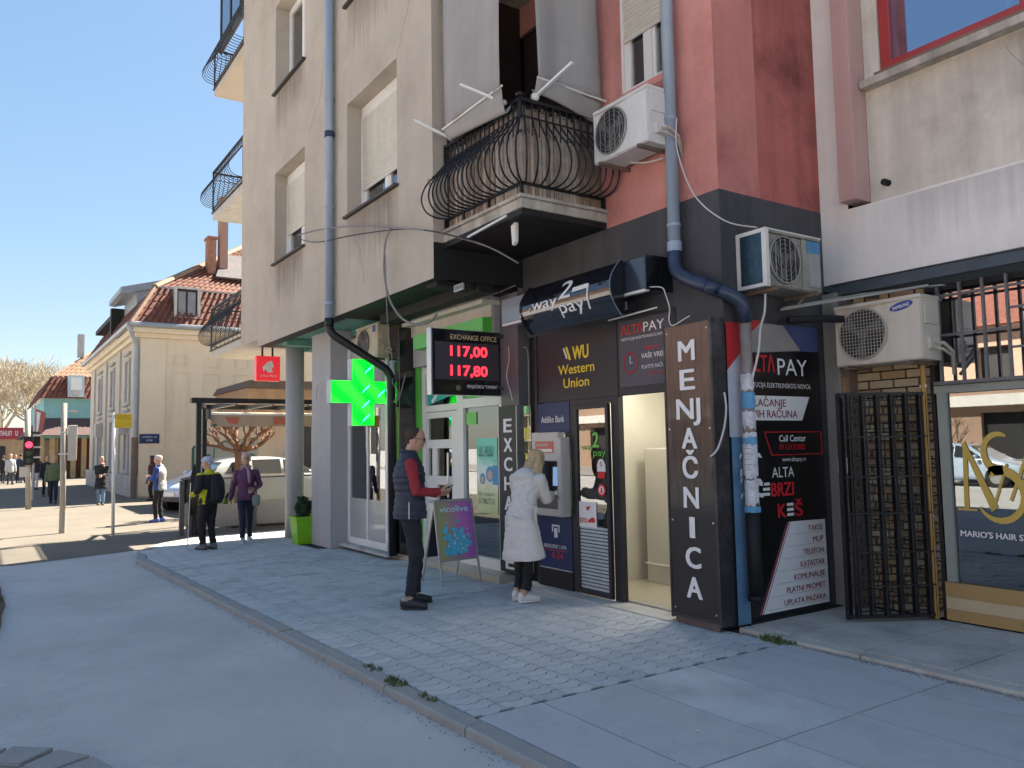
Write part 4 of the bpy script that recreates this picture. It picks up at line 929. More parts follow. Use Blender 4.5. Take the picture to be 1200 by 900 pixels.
# western union lettering
part('lettering', P_YEL, ko, lambda q: (q.text('WU',(-6.71,5.297,2.50),X_,Z_,w=.27,h=.15,bold=.03), q.prism([(-6.84,5.297,2.65),(-6.80,5.297,2.65),(-6.735,5.297,2.50),(-6.775,5.297,2.50)],(0,-.002,0)), q.text('Western',(-6.97,5.297,2.35),X_,Z_,w=.62,h=.11,bold=.015), q.text('Union',(-6.88,5.297,2.20),X_,Z_,w=.44,h=.11,bold=.015)))
part('lettering_stripe', P_INK, ko, lambda q: q.prism([(-6.88,5.2968,2.64),(-6.855,5.2968,2.64),(-6.80,5.2968,2.52),(-6.825,5.2968,2.52)],(0,-.002,0)))
# alta pay window panel
ap = boxpart('poster_panel', mat('slate_print',(.06,.055,.075),.5), ko, -5.94,-5.225,5.288,5.30,2.14,2.80)
part('print_red', P_RED, ap, lambda q: (q.text('ΛLTΛ',(-5.90,5.284,2.66),X_,Z_,w=.31,h=.095,bold=.02), q.ring((-5.78,5.286,2.37),(0,1,0),.10,.007,24,4), q.text('ŠTEDIMO',(-5.58,5.284,2.475),X_,Z_,w=.21,h=.04), scribble(q,(-5.60,5.284,2.235),X_,Z_,.33,.03,7)))
part('print_white', P_INK, ap, lambda q: (q.text('PAY',(-5.58,5.284,2.66),X_,Z_,w=.28,h=.095,bold=.01), q.text('INSTITUCIJA ELEKTRONSKOG NOVCA',(-5.90,5.284,2.60),X_,Z_,w=.64,h=.028), q.text('VAŠE VREME',(-5.62,5.284,2.40),X_,Z_,w=.37,h=.05,bold=.01), q.text('PLATITE RAČUNE',(-5.62,5.284,2.30),X_,Z_,w=.37,h=.036), q.bar((-5.78,5.284,2.37),(-5.78,5.284,2.44),.006), q.bar((-5.78,5.284,2.37),(-5.74,5.284,2.375),.006)))
# bank bay
boxpart('bank_panel', P_NAVY, ko, -7.37,-6.78,5.29,5.30,1.71,2.05)
part('bank_lettering', P_INK, ko, lambda q: q.text('Addiko Bank',(-7.30,5.287,1.83),X_,Z_,w=.43,h=.075,bold=.01))
boxpart('lower_panel', P_NAVY, ko, -7.37,-6.78,5.285,5.30,.22,.80)
part('plinth', S_BLACK, ko, lambda q: q.box(-7.37,-6.77,5.28,5.36,.012,.21)); part('plinth_trim', S_ALU, ko, lambda q: q.box(-7.37,-6.78,5.28,5.286,.212,.222))
def atmprint(q):
    q.prism([(-7.13,5.282,.70),(-6.99,5.282,.70),(-6.99,5.282,.62),(-7.01,5.282,.62),(-7.01,5.282,.68),(-7.11,5.282,.68),(-7.11,5.282,.62),(-7.13,5.282,.62)],(0,-.002,0)); q.box(-7.09,-7.03,5.28,5.282,.56,.665)
    q.text('BANKOMAT / ATM',(-7.28,5.282,.44),X_,Z_,w=.40,h=.045,bold=.01)
part('atm_print', P_INK, ko, atmprint); part('hours_print', P_RED, ko, lambda q: (q.text('0-24',(-7.14,5.282,.33),X_,Z_,w=.20,h=.075,bold=.01), q.box(-7.28,-6.88,5.280,5.282,.415,.422)))
atm = thing('cash_machine', 'cash machine set in the navy bay, the woman in the pale coat uses it', 'cash machine', (-7.05,5.25,.8))
A_GR = mat('atm_casing', (0.50,0.48,0.45), .45, var=.05)
def atmf(q):
    q.box(-7.36,-7.29,5.19,5.30,.80,1.70); q.box(-6.87,-6.80,5.17,5.30,.80,1.66); q.box(-7.36,-6.87,5.185,5.30,1.40,1.72); q.box(-7.29,-6.87,5.19,5.30,.80,.88)
part('casing', A_GR, atm, atmf, bevel=.012)
part('recess', mat('atm_dark',(.05,.05,.055),.4), atm, lambda q: (q.box(-7.29,-6.87,5.38,5.40,.88,1.40), q.box(-7.295,-7.288,5.2,5.4,.88,1.40), q.box(-6.872,-6.865,5.2,5.4,.88,1.40), q.prism([(-7.29,5.20,.88),(-7.29,5.20,1.0),(-7.29,5.39,1.06),(-7.29,5.39,.88)],(.42,0,0))))
part('screen', mat('atm_screen',(.03,.05,.09),.15,emit=(.12,.2,.35),es=.25), atm, lambda q: q.prism([(-7.22,5.372,1.12),(-6.96,5.372,1.12),(-6.96,5.378,1.33),(-7.22,5.378,1.33)],(0,.004,0)))
part('keypad', S_ALU, atm, lambda q: [q.box(-7.16+.045*i,-7.128+.045*i,5.25+.035*j,5.275+.035*j,1.02+.012*j,1.035+.012*j) for i in range(4) for j in range(4)])
part('card_slot', mat('slot_green',(.1,.35,.12),.4), atm, lambda q: q.box(-6.94,-6.89,5.33,5.375,1.14,1.20))
part('header_sign', mat('header_red',(.55,.13,.08),.5), atm, lambda q: q.box(-7.28,-6.94,5.180,5.186,1.49,1.62)); part('header_print', P_INK, atm, lambda q: (q.text('BANKOMAT',(-7.25,5.178,1.565),X_,Z_,w=.22,h=.03,bold=.01), q.box(-7.26,-6.96,5.178,5.181,1.505,1.535)))
# glass door with stickers
gd = part('door', P_DGRY, ko, lambda q: frame(q,-6.655,-6.105,.03,1.995,5.25,5.29,.045), bevel=.003)
boxpart('pane', glass('door_glass',(.55,.66,.58),.18), gd, -6.61,-6.15,5.268,5.274,.075,1.95)
part('privacy_stripes', mat('frost_stripe',(.42,.47,.50),.5), gd, lambda q: [q.box(-6.605,-6.155,5.262,5.266,.09+.036*i,.115+.036*i) for i in range(18)], kind='stuff')
part('blue_film', mat('blue_film',(.09,.25,.6),.4), gd, lambda q: q.prism([(-6.58,5.276,.08),(-6.42,5.276,.08),(-6.36,5.276,.75),(-6.56,5.276,.75)],(0,.003,0)))
st = boxpart('lotto_sticker', P_INK, gd, -6.63,-6.33,5.258,5.262,.72,.98)
part('print', P_RED, st, lambda q: (q.text('ЛОТО',(-6.62,5.256,.76),X_,Z_,w=.14,h=.05,bold=.03), q.prism([(-6.49,5.256,.93),(-6.42,5.256,.94),(-6.44,5.256,.90),(-6.48,5.256,.89)],(0,-.002,0)), q.prism([(-6.47,5.256,.77),(-6.36,5.256,.77),(-6.345,5.256,.80),(-6.38,5.256,.83),(-6.45,5.256,.80)],(0,-.002,0))))
part('sticker', P_RED, gd, lambda q: (q.disc((-6.235,5.258,1.11),(0,1,0),.065,20), q.box(-6.29,-6.18,5.257,5.261,1.23,1.30), q.box(-6.52,-6.18,5.276,5.28,1.68,1.85), q.box(-6.33,-6.20,5.275,5.28,1.55,1.66)))
part('sticker_white', P_INK, gd, lambda q: (q.disc((-6.235,5.2565,1.11),(0,1,0),.042,20), q.disc((-6.235,5.258,1.37),(0,1,0),.058,20), q.box(-6.30,-6.17,5.259,5.262,1.295,1.37), q.box(-6.5,-6.3,5.274,5.276,1.79,1.83), q.box(-6.5,-6.36,5.274,5.276,1.71,1.74)))
part('sticker_mark', P_RED, gd, lambda q: (q.disc((-6.235,5.2545,1.125),(0,1,0),.014,12), q.box(-6.25,-6.22,5.2535,5.256,1.08,1.11), q.text('5',(-6.25,5.256,1.35),X_,Z_,w=.03,h=.05,bold=.03)))
part('green_lettering', P_GREEN, gd, lambda q: (q.text('way',(-6.56,5.262,1.52),X_,Z_,w=.2,h=.07), q.text('2',(-6.36,5.262,1.55),X_,Z_,w=.09,h=.16,bold=.03), q.text('pay',(-6.36,5.262,1.46),X_,Z_,w=.2,h=.07)))
# room behind the open doorway
part('interior_wall', IN_W, ko, lambda q: (q.box(-7.4,-5.0,7.6,7.65,0,2.6), q.box(-5.12,-5.08,5.5,7.6,0,2.6), q.box(-6.9,-6.86,5.5,7.6,0,2.6), q.box(-7.4,-5.08,5.42,7.6,2.45,2.5)))
boxpart('interior_floor', IN_F, ko, -6.9,-5.12,5.36,7.6,.0,.02)
def counter(q): q.box(-6.05,-5.97,5.9,6.6,.02,1.9) ; q.box(-6.6,-6.0,6.2,6.6,.02,1.35)
part('counter', IN_C, ko, lambda q: (q.box(-6.7,-5.92,6.30,6.8,.02,1.52), q.box(-6.72,-5.90,6.28,6.82,.22,.235)), bevel=.01)
boxpart('screen', S_BLACK, ko, -6.3,-5.90,6.35,6.40,1.56,1.98); part('inner_door', IN_C, ko, lambda q: q.box(-5.70,-5.14,7.1,7.14,.04,2.1))
part('wire_hoop', S_ALU, ko, lambda q: q.tube([(-6.2,6.29,1.5),(-6.2,6.29,1.72),(-6.15,6.29,1.78),(-6.0,6.29,1.78),(-5.95,6.29,1.72),(-5.95,6.29,1.5)],.012,6))
boxpart('notice', P_INK, ko, -5.50,-5.30,7.09,7.099,1.30,1.50); boxpart('notice_stripe', P_RED, ko, -5.50,-5.30,7.085,7.089,1.18,1.22)
part('ceiling_lamp', mat('lamp_diffuser',(.8,.8,.75),.4,emit=(1,.93,.78),es=3.5), ko, lambda q: (q.box(-5.9,-5.3,6.0,6.6,2.43,2.449), q.box(-6.6,-6.2,5.7,6.1,2.43,2.449)))
boxpart('doorstep', S_ALU, ko, -5.985,-5.16,5.36,5.42,.012,.03)
# ---- MENJACNICA pilaster sign
pl = thing('pilaster_sign', 'tall vertical sign with white letters MENJAČNICA on the corner pilaster', 'sign', (-4.87,5.15,0))
part('panel', ramp_mat('brown_to_black_panel', 2, [(0,(.008,.008,.012)),(.42,(.012,.011,.014)),(.62,(.06,.032,.022)),(.85,(.13,.068,.04)),(1,(.15,.085,.055))], .5, .15, .35), pl, lambda q: q.box(-5.13,-4.60,5.115,5.15,.10,2.62))  # colour runs from near black at the foot to brown at the top
part('edge_trim', mat('worn_black_edge',(.02,.02,.025),.5,dark=(.25,.25,.25),dscale=5,damt=.25), pl, lambda q: (q.box(-5.15,-5.13,5.11,5.28,.05,2.64), q.box(-4.60,-4.575,5.11,5.28,.05,2.64), q.box(-5.13,-4.60,5.112,5.16,2.62,2.635), q.box(-5.13,-4.60,5.108,5.15,.07,.10)))
boxpart('backing', S_BLACK, pl, -5.13,-4.61,5.15,5.5,.02,2.63); boxpart('foot', mat('dirty_plinth',(.13,.10,.09),.9,var=.3,scale=8,bump=.5), pl, -5.10,-4.62,5.135,5.149,.0,.10)
for i, ch in enumerate(['M','E','NJ','A','Č','N','I','C','A']):
    w_ = {'NJ':.27,'I':.05,'M':.185}.get(ch,.165); zc = 2.40-.2565*i
    h_ = .185 if ch != 'Č' else .185*.95/.73*.77
    part('letter', P_INK, pl, lambda q: q.text(ch,(-4.865,5.113,zc-.10),X_,Z_,w=w_,h=.185,bold=.032,depth=.004,align='c'))
    if ch == 'X': pass
# ---- right hand return: striped strip and black poster board
rs = thing('poster_board', 'black poster board with red and white lettering on the side wall behind the drainpipe', 'sign', (-4.6,6.1,0))
Xf = -4.597
def yz(q, pts, x=Xf, d=.004): q.prism([(x,y,z) for y,z in pts],(d,0,0))
part('wall_behind', S_CHAR, rs, lambda q: q.box(-4.9,-4.60,5.5,6.80,.0,2.66))
part('strip_red', mat('strip_red',(.50,.03,.035),.4), rs, lambda q: yz(q,[(5.32,2.62),(5.50,2.62),(5.50,2.36),(5.32,2.20)]))
part('strip_white', mat('strip_white',(.50,.52,.58),.5), rs, lambda q: yz(q,[(5.32,2.20),(5.50,2.36),(5.50,1.62),(5.32,1.62)]))
part('strip_blue', mat('strip_blue',(.11,.24,.38),.6,var=.15,dark=(.2,.2,.2),dscale=6,damt=.5), rs, lambda q: yz(q,[(5.34,1.62),(5.50,1.62),(5.50,.03),(5.34,.03)]))
part('top_print', mat('dull_print',(.30,.28,.27),.6,var=.15), rs, lambda q: yz(q,[(5.58,2.64),(6.10,2.64),(6.34,2.42),(5.58,2.36)]))
part('top_print_red', mat('strip_red',(.5,.03,.035),.4), rs, lambda q: yz(q,[(5.58,2.66),(5.80,2.66),(5.58,2.50)],x=Xf+.003)); part('top_print_blue', mat('dull_blue',(.06,.08,.20),.5), rs, lambda q: yz(q,[(6.10,2.65),(6.60,2.65),(6.60,2.40),(6.34,2.42)]))
part('board', mat('black_board',(.008,.008,.009),.3,coat=.25,var=.2), rs, lambda q: yz(q,[(5.505,2.36),(6.60,2.42),(6.62,.04),(5.505,.04)],d=.012))
XB = Xf+.013
yv = Vector((0,1,0))
def T(q, s, y, z, w, h, **k): q.text(s,(XB+.002,y,z),yv,Z_,w=w,h=h,**k)
part('print_red', P_RED, rs, lambda q: (T(q,'ΛLTΛ',5.56,2.20,.38,.16,bold=.012), T(q,'0113131080',5.96,1.50,.37,.055,bold=.01), T(q,'BRZI',5.82,1.09,.31,.125,bold=.03), T(q,'K',5.90,.90,.11,.125,bold=.03), T(q,'Š',6.14,.90,.11,.125,bold=.03)))
part('print_white', P_INK, rs, lambda q: (T(q,'PAY',5.98,2.18,.43,.16,bold=.005), T(q,'STITUCIJA ELEKTRONSKOG NOVCA',5.56,2.06,.89,.045), T(q,'Call Centar',5.96,1.575,.38,.06,bold=.012), T(q,'www.altapay.rs',5.99,1.395,.34,.04), T(q,'ALTA',5.84,1.255,.31,.095), [q.box(XB,XB+.003,5.69+.02*i,5.80,1.10+.045*i,1.125+.045*i) for i in range(3)], [q.box(XB,XB+.003,6.03,6.12,.905+.045*i,.93+.045*i) for i in range(3)]))
def outl(q, pts):
    for i in range(len(pts)): a=pts[i]; b=pts[(i+1)%len(pts)]; q.bar((XB,*a),(XB,*b),.008)
part('outline', P_RED, rs, lambda q: outl(q,[(5.76,1.66),(6.58,1.66),(6.58,1.455),(5.85,1.455)]))
part('label_strip', P_INK, rs, lambda q: yz(q,[(5.51,1.985),(6.42,1.985),(6.30,1.765),(5.51,1.765)],x=XB))
part('label_print', mat('maroon_print',(.25,.015,.05),.6), rs, lambda q: (q.text('PLAČANJE',(XB+.006,5.58,1.89),yv,Z_,w=.49,h=.07,bold=.015), q.text('VIH RAČUNA',(XB+.006,5.60,1.79),yv,Z_,w=.63,h=.07,bold=.015)))
part('price_panel', P_INK, rs, lambda q: yz(q,[(5.60,.085),(6.02,.855),(6.57,.845),(6.585,.085)],x=XB))
part('price_stripe', mat('maroon_print',(.25,.015,.05),.6), rs, lambda q: (yz(q,[(5.60,.085),(5.625,.085),(6.045,.855),(6.02,.855)],x=XB+.001), yz(q,[(5.64,.085),(5.648,.085),(6.068,.855),(6.06,.855)],x=XB+.001)))
for i, s in enumerate(['TAKSE','MUP','TELEFON','KATASTAR','KOMUNALIJE','PLATNI PROMET','UPLATA PAZARA']):
    wd = [.22,.155,.30,.35,.45,.56,.60][i]; z = .755-.105*i
    part('price_print', mat('maroon_print',(.25,.015,.05),.6), rs, lambda q: q.text(s,(XB+.006,6.53,z),yv,Z_,w=wd,h=.052,bold=.008,align='r'))
part('price_rule', mat('grey_rule',(.3,.3,.32),.6), rs, lambda q: [q.box(XB+.004,XB+.0055,5.72+.057*(6-i),6.57,.74-.105*i,.7425-.105*i) for i in range(7)])
# ---- exchange rate display
rd_ = thing('rate_display', 'LED exchange rate board reading 117,00 and 117,80 hung out from the column', 'display board', (-8.0,4.8,2.15))
part('housing', P_BLK, rd_, lambda q: q.box(-8.10,-8.0,4.26,5.20,2.18,2.95), bevel=.006); part('side_trim', S_ALU, rd_, lambda q: (q.box(-8.102,-7.995,4.245,4.26,2.18,2.96), q.box(-8.1,-8.02,4.26,5.2,2.95,2.957)))
boxpart('screen', mat('led_matrix',(.055,.045,.06),.5,var=.1,scale=60), rd_, -8.0,-7.992,4.30,5.17,2.36,2.80)
LED = mat('red_led',(.5,.02,.02),.5,emit=(1,.02,.035),es=.62)
def T2(q,s,y,z,w,h,**k): q.text(s,(-7.988,y,z),yv,Z_,w=w,h=h,**k)
part('led_digits', LED, rd_, lambda q: (T2(q,'117,00',4.50,2.64,.50,.125,bold=.03), T2(q,'117,80',4.50,2.41,.50,.125,bold=.03)))
part('lettering', mat('pale_yellow_print',(.65,.52,.28),.5), rd_, lambda q: T2(q,'EXCHANGE OFFICE',4.50,2.835,.64,.062,bold=.015))
part('lettering', P_INK, rd_, lambda q: T2(q,'MENJAČNICA "TAMARA"',4.72,2.265,.42,.04,bold=.01)); part('camera_dome', mat('dome_grey',(.15,.14,.13),.3), rd_, lambda q: q.blob((-7.99,4.60,2.265),(.012,.035,.035)))
part('bracket', S_BLACK, rd_, lambda q: (q.bar((-8.05,5.1,2.9),(-7.9,5.25,2.9),.04), q.bar((-8.05,5.1,2.3),(-7.9,5.25,2.25),.03)))
# ---- green cross
cr = thing('pharmacy_cross', 'lit green pharmacy cross standing out from the wall over the pharmacy window', 'sign', (-10.6,4.6,1.9))
def cross_poly(g=0): return [(4.36-g,2.86+g),(4.70+g,2.86+g),(4.70+g,2.545+g),(5.02+g,2.545+g),(5.02+g,2.225-g),(4.70+g,2.225-g),(4.70+g,1.905-g),(4.36-g,1.905-g),(4.36-g,2.225-g),(4.045-g,2.225-g),(4.045-g,2.545+g),(4.36-g,2.545+g)]
part('housing', mat('pale_cross_edge',(.45,.5,.5),.4), cr, lambda q: q.prism([(-10.78,y,z) for y,z in cross_poly(.005)],(.16,0,0)))
cm = bpy.data.materials.new('green_led_face'); cm.use_nodes = True; MATS['green_led_face'] = cm
t = cm.node_tree; b = t.nodes['Principled BSDF']; wv = t.nodes.new('ShaderNodeTexWave'); wv.bands_direction = 'DIAGONAL'; wv.inputs['Scale'].default_value = 1.6; wv.inputs['Distortion'].default_value = 2.5; wv.inputs['Detail'].default_value = 2
tc = t.nodes.new('ShaderNodeTexCoord'); t.links.new(tc.outputs['Object'], wv.inputs['Vector']); rp = t.nodes.new('ShaderNodeValToRGB'); t.links.new(wv.outputs[0], rp.inputs[0])
rp.color_ramp.elements[0].color = (0.0,0.50,0.02,1); rp.color_ramp.elements[0].position = .2; rp.color_ramp.elements[1].color = (0.02,0.95,0.03,1); rp.color_ramp.elements[1].position = .75
t.links.new(rp.outputs[0], b.inputs['Emission Color']); b.inputs['Emission Strength'].default_value = .55; b.inputs['Base Color'].default_value = (.01,.1,.02,1); b.inputs['Roughness'].default_value = .4
part('face', cm, cr, lambda q: q.prism([(-10.622,y,z) for y,z in cross_poly(-.005)],(.012,0,0)))
part('light_streak', mat('cyan_led',(.05,.5,.5),.4,emit=(.05,.8,.65),es=.9), cr, lambda q: [q.prism([(-10.609,y-.05,z-.05),(-10.609,y+.05,z+.035),(-10.609,y+.07,z+.075),(-10.609,y-.02,z)],(.002,0,0)) for y,z in ((4.60,2.70),(4.56,2.42),(4.56,2.20),(4.56,2.0),(4.80,2.36))])
def in_cross(y, z): return (4.375 < y < 4.685 and 1.92 < z < 2.845) or (4.06 < y < 5.005 and 2.24 < z < 2.53)
part('led_grid', mat('led_grid_dark',(.005,.05,.01),.5), cr, lambda q: ([q.box(-10.61,-10.6085,4.06 if 2.24 < z < 2.53 else 4.375,5.005 if 2.24 < z < 2.53 else 4.685,z-.0035,z+.0035) for z in [1.925+.031*i for i in range(30)]], [q.box(-10.61,-10.6085,y-.003,y+.003,1.92 if 4.375 < y < 4.685 else 2.24,2.845 if 4.375 < y < 4.685 else 2.53) for y in [4.065+.0312*i for i in range(31)]]), kind='stuff')
part('mount_box', mat('teal_box',(.01,.12,.16),.4), cr, lambda q: q.box(-10.76,-10.62,5.03,5.25,2.23,2.54), bevel=.004)
# ---- way2pay fascia sign
wy = thing('fascia_sign', 'glossy black curved way2pay sign over the exchange office', 'sign', (-6.4,4.9,2.8))
def wy_y(a): return 4.955-.155*math.sin(math.pi*(.03+.94*a))
prof_ = [(4.965,2.79)]+[(wy_y(i/14), 2.79+.50*i/14) for i in range(15)]+[(4.965,3.29)]
q = MB(); x0, x1 = -6.96, -5.50
q.loft([[(x0,y,z) for y,z in prof_],[(x1,y,z) for y,z in prof_]], cap=False); q.build('body', mat('gloss_black',(.012,.013,.018),.06,coat=1.0,var=.05), wy)
prof2 = [(y-.012, z+(.012 if z > 3.04 else -.012)) for y,z in prof_]
for xx0, xx1 in ((x1,x1+.022),(x0-.022,x0)):
    q = MB(); q.prism([(xx0,y,z) for y,z in prof2],(xx1-xx0,0,0)); q.build('end_cap', P_BLK, wy)
part('rim', mat('sign_rim',(.16,.2,.26),.4), wy, lambda q: q.tube([(x1+.022,y-.012,z) for y,z in prof2],.005,5))
part('backing_box', mat('dark_blue_black',(.03,.035,.055),.2,coat=.7), wy, lambda q: q.box(-6.94,-5.55,4.968,5.30,2.99,3.27))
def signtext(q, s, x, zc, w, h, **k):
    """lettering following the curved face, set proud of it"""
    tmp = MB(); tmp.text(s,(x,0,zc),X_,Z_,w=w,h=h,**k)
    q.add([(p.x, wy_y(max(0,min(1,(p.z-2.79)/.50)))-.006, p.z) for p in tmp.v], tmp.f)
part('lettering', P_INK, wy, lambda q: (signtext(q,'way',-6.76,2.995,.44,.125,bold=.008), signtext(q,'2',-6.29,3.045,.19,.20,bold=.012), signtext(q,'pay',-6.30,2.905,.39,.125,bold=.008)))
def line(q):
    def pt(x,z): return (x,wy_y(max(0,min(1,(z-2.79)/.50)))-.008,z)
    q.tube([pt(-6.94,3.0),pt(-6.80,3.0),pt(-6.78,3.03)],.006,5); q.tube([pt(-5.83,3.125),pt(-5.83,3.0),pt(-5.85,2.89)],.010,5)
    for z_ in (3.09,3.105,3.12): q.tube([pt(-6.06,z_),pt(-5.83,z_+.006)],.009,5)
part('line_drawing', P_INK, wy, line)
wb = thing('fascia_box', 'plain black fascia box with a bright lower edge right of the curved sign', 'sign', (-5.4,5.1,2.95))
part('body', mat('dark_blue_black',(.03,.035,.055),.2,coat=.7), wb, lambda q: q.box(-5.545,-5.20,4.97,5.30,2.99,3.29), bevel=.004)
part('edge', S_WHITE, wb, lambda q: (q.box(-5.545,-5.205,4.975,5.02,2.965,2.988),)); part('trim', P_BLK, wb, lambda q: q.box(-5.204,-5.185,4.96,5.30,2.975,3.30))
part('tubes', S_WHITE, wb, lambda q: (q.tube([(-5.9,5.12,2.80),(-5.2,5.10,2.82)],.008,6),))
wb = thing('fascia_box', 'shorter grey fascia box left of the curved sign behind the LED board', 'sign', (-7.3,5.1,2.95))
part('body', mat('grey_gloss',(.22,.25,.29),.3,coat=.5), wb, lambda q: q.box(-7.62,-7.02,4.98,5.30,2.99,3.27), bevel=.004); part('edge', S_WHITE, wb, lambda q: q.box(-7.62,-7.02,4.985,5.03,2.965,2.988))
def floodlight(x, y, z, lab, up=True):
    t = thing('floodlight', lab, 'lamp', (x,y,z))
    part('housing', S_BLACK, t, lambda q: q.prism([(x-.10,y-.06,z),(x-.10,y+.06,z-.02),(x-.10,y+.05,z+.05),(x-.10,y-.04,z+.06)],(.20,0,0)))
    part('glass', mat('lamp_glass',(.35,.36,.36),.15,metal=.4), t, lambda q: q.box(x-.085,x+.085,y-.085,y-.06,z-.005,z+.05)); part('rim', S_ALU, t, lambda q: frame(q,x-.10,x+.10,z-.015,z+.06,y-.09,y-.07,.014))
    part('bracket', S_BLACK, t, lambda q: (q.bar((x,y+.02,z+.04),(x,y+.06,z+.13),.02),)); return t
floodlight(-5.62,5.10,2.86,'small floodlight under the curved sign'); floodlight(-7.55,4.45,3.33,'floodlight under the black soffit beside the overhang corner')
lt = thing('wall_lamp', 'pale lamp unit hanging under the corner balcony', 'lamp', (-6.4,4.35,3.57)); part('body', S_WHITE, lt, lambda q: (q.prism([(-6.44,4.33,3.78),(-6.36,4.33,3.80),(-6.37,4.33,3.60),(-6.42,4.33,3.57)],(0,.05,0)), q.tube([(-6.40,4.36,3.78),(-6.42,4.36,3.86)],.02,6)), bevel=.01)

part('screw', S_ALU, pl, lambda q: [q.cyl((x,5.115,z),(x,5.110,z),.008,8) for x in (-5.10,-4.63) for z in (.14,.9,1.7,2.56)], kind='stuff')
# ================================================================ white and grey building on the right with the barber's shop
B_WHITE = mat('white_wall_paint', (0.840,0.813,0.771), 0.85, var=0.04, scale=1.5, streak=0.08, bump=0.2, dark=(0.618,0.581,0.524), dscale=1.4, damt=.4)
B_PINK = mat('pink_stone_paint', (0.501,0.327,0.293), 0.85, var=0.07, scale=2, streak=0.12, bump=0.3)
B_CONC = mat('grey_pebble_render', (0.667,0.619,0.534), 0.95, var=0.08, scale=2.5, streak=0.18, bump=0.9, bscale=45, dark=(0.443,0.394,0.334), dscale=1.5, damt=.7)
B_REDM = mat('red_window_frame', (0.35,0.035,0.03), 0.4, var=.08, coat=.3)
B_FASC = mat('dark_sheet_fascia', (0.078,0.098,0.111), 0.5, metal=.1, var=.15, scale=2, streak=.15)
B_STONE = mat('grey_stone_cladding', (0.294,0.287,0.266), 0.7, var=.12, scale=2, streak=.25)
YB = 6.76
bb = thing('corner_building', 'white and grey building with pink pilasters and a red framed window above the barber shop', 'building', (-2,YB,0))
mb = MB(); mb.mat = 0
mb.add([(-4.76,YB,3.07),(9,YB,3.07),(9,YB,3.76),(-4.76,YB,3.76)], [(0,1,2,3)])
mb.add([(-4.76,YB,3.76),(-4.30,YB,3.76),(-4.30,YB,TOP),(-4.76,YB,TOP)], [(0,1,2,3)])
mb.add([(-4.76,YB,3.76),(-4.76,YB,3.07),(-4.76,YB+.5,3.07),(-4.76,YB+.5,3.76)], [(0,1,2,3)])
mb.add([(-4.30,YB,3.76),(9,YB,3.76),(9,YB+.10,3.76),(-4.30,YB+.10,3.76)], [(0,1,2,3)])
mb.build('white_wall', B_WHITE, bb)
part('painted_stripe', B_PINK, bb, lambda q: q.prism([(-4.72,YB-.004,TOP),(-4.62,YB-.004,TOP),(-4.60,YB-.004,4.05),(-4.63,YB-.004,3.93),(-4.685,YB-.004,4.02)],(0,.003,0)))
boxpart('pilaster', B_PINK, bb, -4.30,-4.13,YB-.14,YB+.1,3.80,TOP,bevel=.006)
RWN = (-3.98,-1.4,4.98,6.6)
mb = MB(); wall_holes(mb, -4.13, 9, 3.76, TOP, YB+.10, .2, [RWN, (-3.98,-1.4,8.0,9.6)]); mb.build('grey_wall', B_CONC, bb)
boxpart('ledge', S_CONC, bb, -4.12,9,YB-.02,YB+.14,4.86,4.935,bevel=.01)
part('window', B_REDM, bb, lambda q: (frame(q,-3.975,-1.405,4.985,6.595,YB+.12,YB+.2,.10), q.box(-2.78,-2.68,YB+.12,YB+.2,5.085,6.5)), bevel=.006)
boxpart('window_strip', mat('aged_wood',(.2,.14,.1),.8,var=.2), bb, -4.0,-1.4,YB+.04,YB+.12,4.936,4.985)
wpan = boxpart('pane', glass('blue_glass',(.5,.6,.8),.3), bb, -3.88,-1.5,YB+.15,YB+.156,5.08,6.5)
part('white_inner_frame', S_WHITE, bb, lambda q: (q.box(-3.875,-3.82,YB+.16,YB+.19,5.085,6.49), q.box(-2.90,-2.86,YB+.16,YB+.19,5.085,6.49)))
mb = MB(); n = 50
for i in range(n):
    a = -3.82+2.3*i/n; c = -3.82+2.3*(i+1)/n; ya = YB+.24+.03*math.sin(i*1.3); yc = YB+.24+.03*math.sin((i+1)*1.3)
    mb.add([(a,ya,5.0),(c,yc,5.0),(c,yc,6.5),(a,ya,6.5)],[(0,1,2,3)])
mb.build('curtain', mat('blue_curtain',(.16,.26,.5),.9), bb, smooth=True)
part('inner_structure', S_DARKIN, bb, lambda q: (q.box(-4.7,9,8.4,13.9,3.1,TOP), q.box(-4.7,9,YB+.4,8.4,TOP-.2,TOP), q.box(-4.7,9,YB+.4,8.4,3.2,3.3)))
boxpart('roof', S_CONC, bb, -4.74,9.1,YB-.2,14,TOP+.002,TOP+.3); 
part('side_wall', B_WHITE, bb, lambda q: (q.box(8.9,9,YB+.01,14,0,TOP-.01), q.box(-4.55,9,13.9,14,0,TOP-.01)))
part('pipe_stub', S_BLACK, bb, lambda q: q.cyl((-3.95,YB+.02,3.93),(-3.95,YB+.12,3.93),.03,12))
part('fascia', B_FASC, bb, lambda q: (q.prism([(-4.66,YB-.01,3.06),(-4.50,YB-.03,3.066),(9,YB-.03,3.066),(9,YB-.03,2.98),(-4.45,YB-.03,2.95)],(0,.04,0)), q.prism([(-4.4,YB+.0,2.97),(-4.4,YB+.25,2.84),(-4.4,YB+.25,2.92),(-4.4,YB+.0,3.06)],(13.4,0,0)), q.prism([(-4.66,YB+.05,3.0),(-4.1,YB-.02,2.93),(-4.1,YB+.05,2.88)],(0,.2,0))))
boxpart('soffit', S_BLACK, bb, -4.62,9,YB+.02,8.4,3.0,3.06)
boxpart('lintel', S_BLACK, bb, -4.4,9,YB+.12,YB+.5,2.86,3.0)
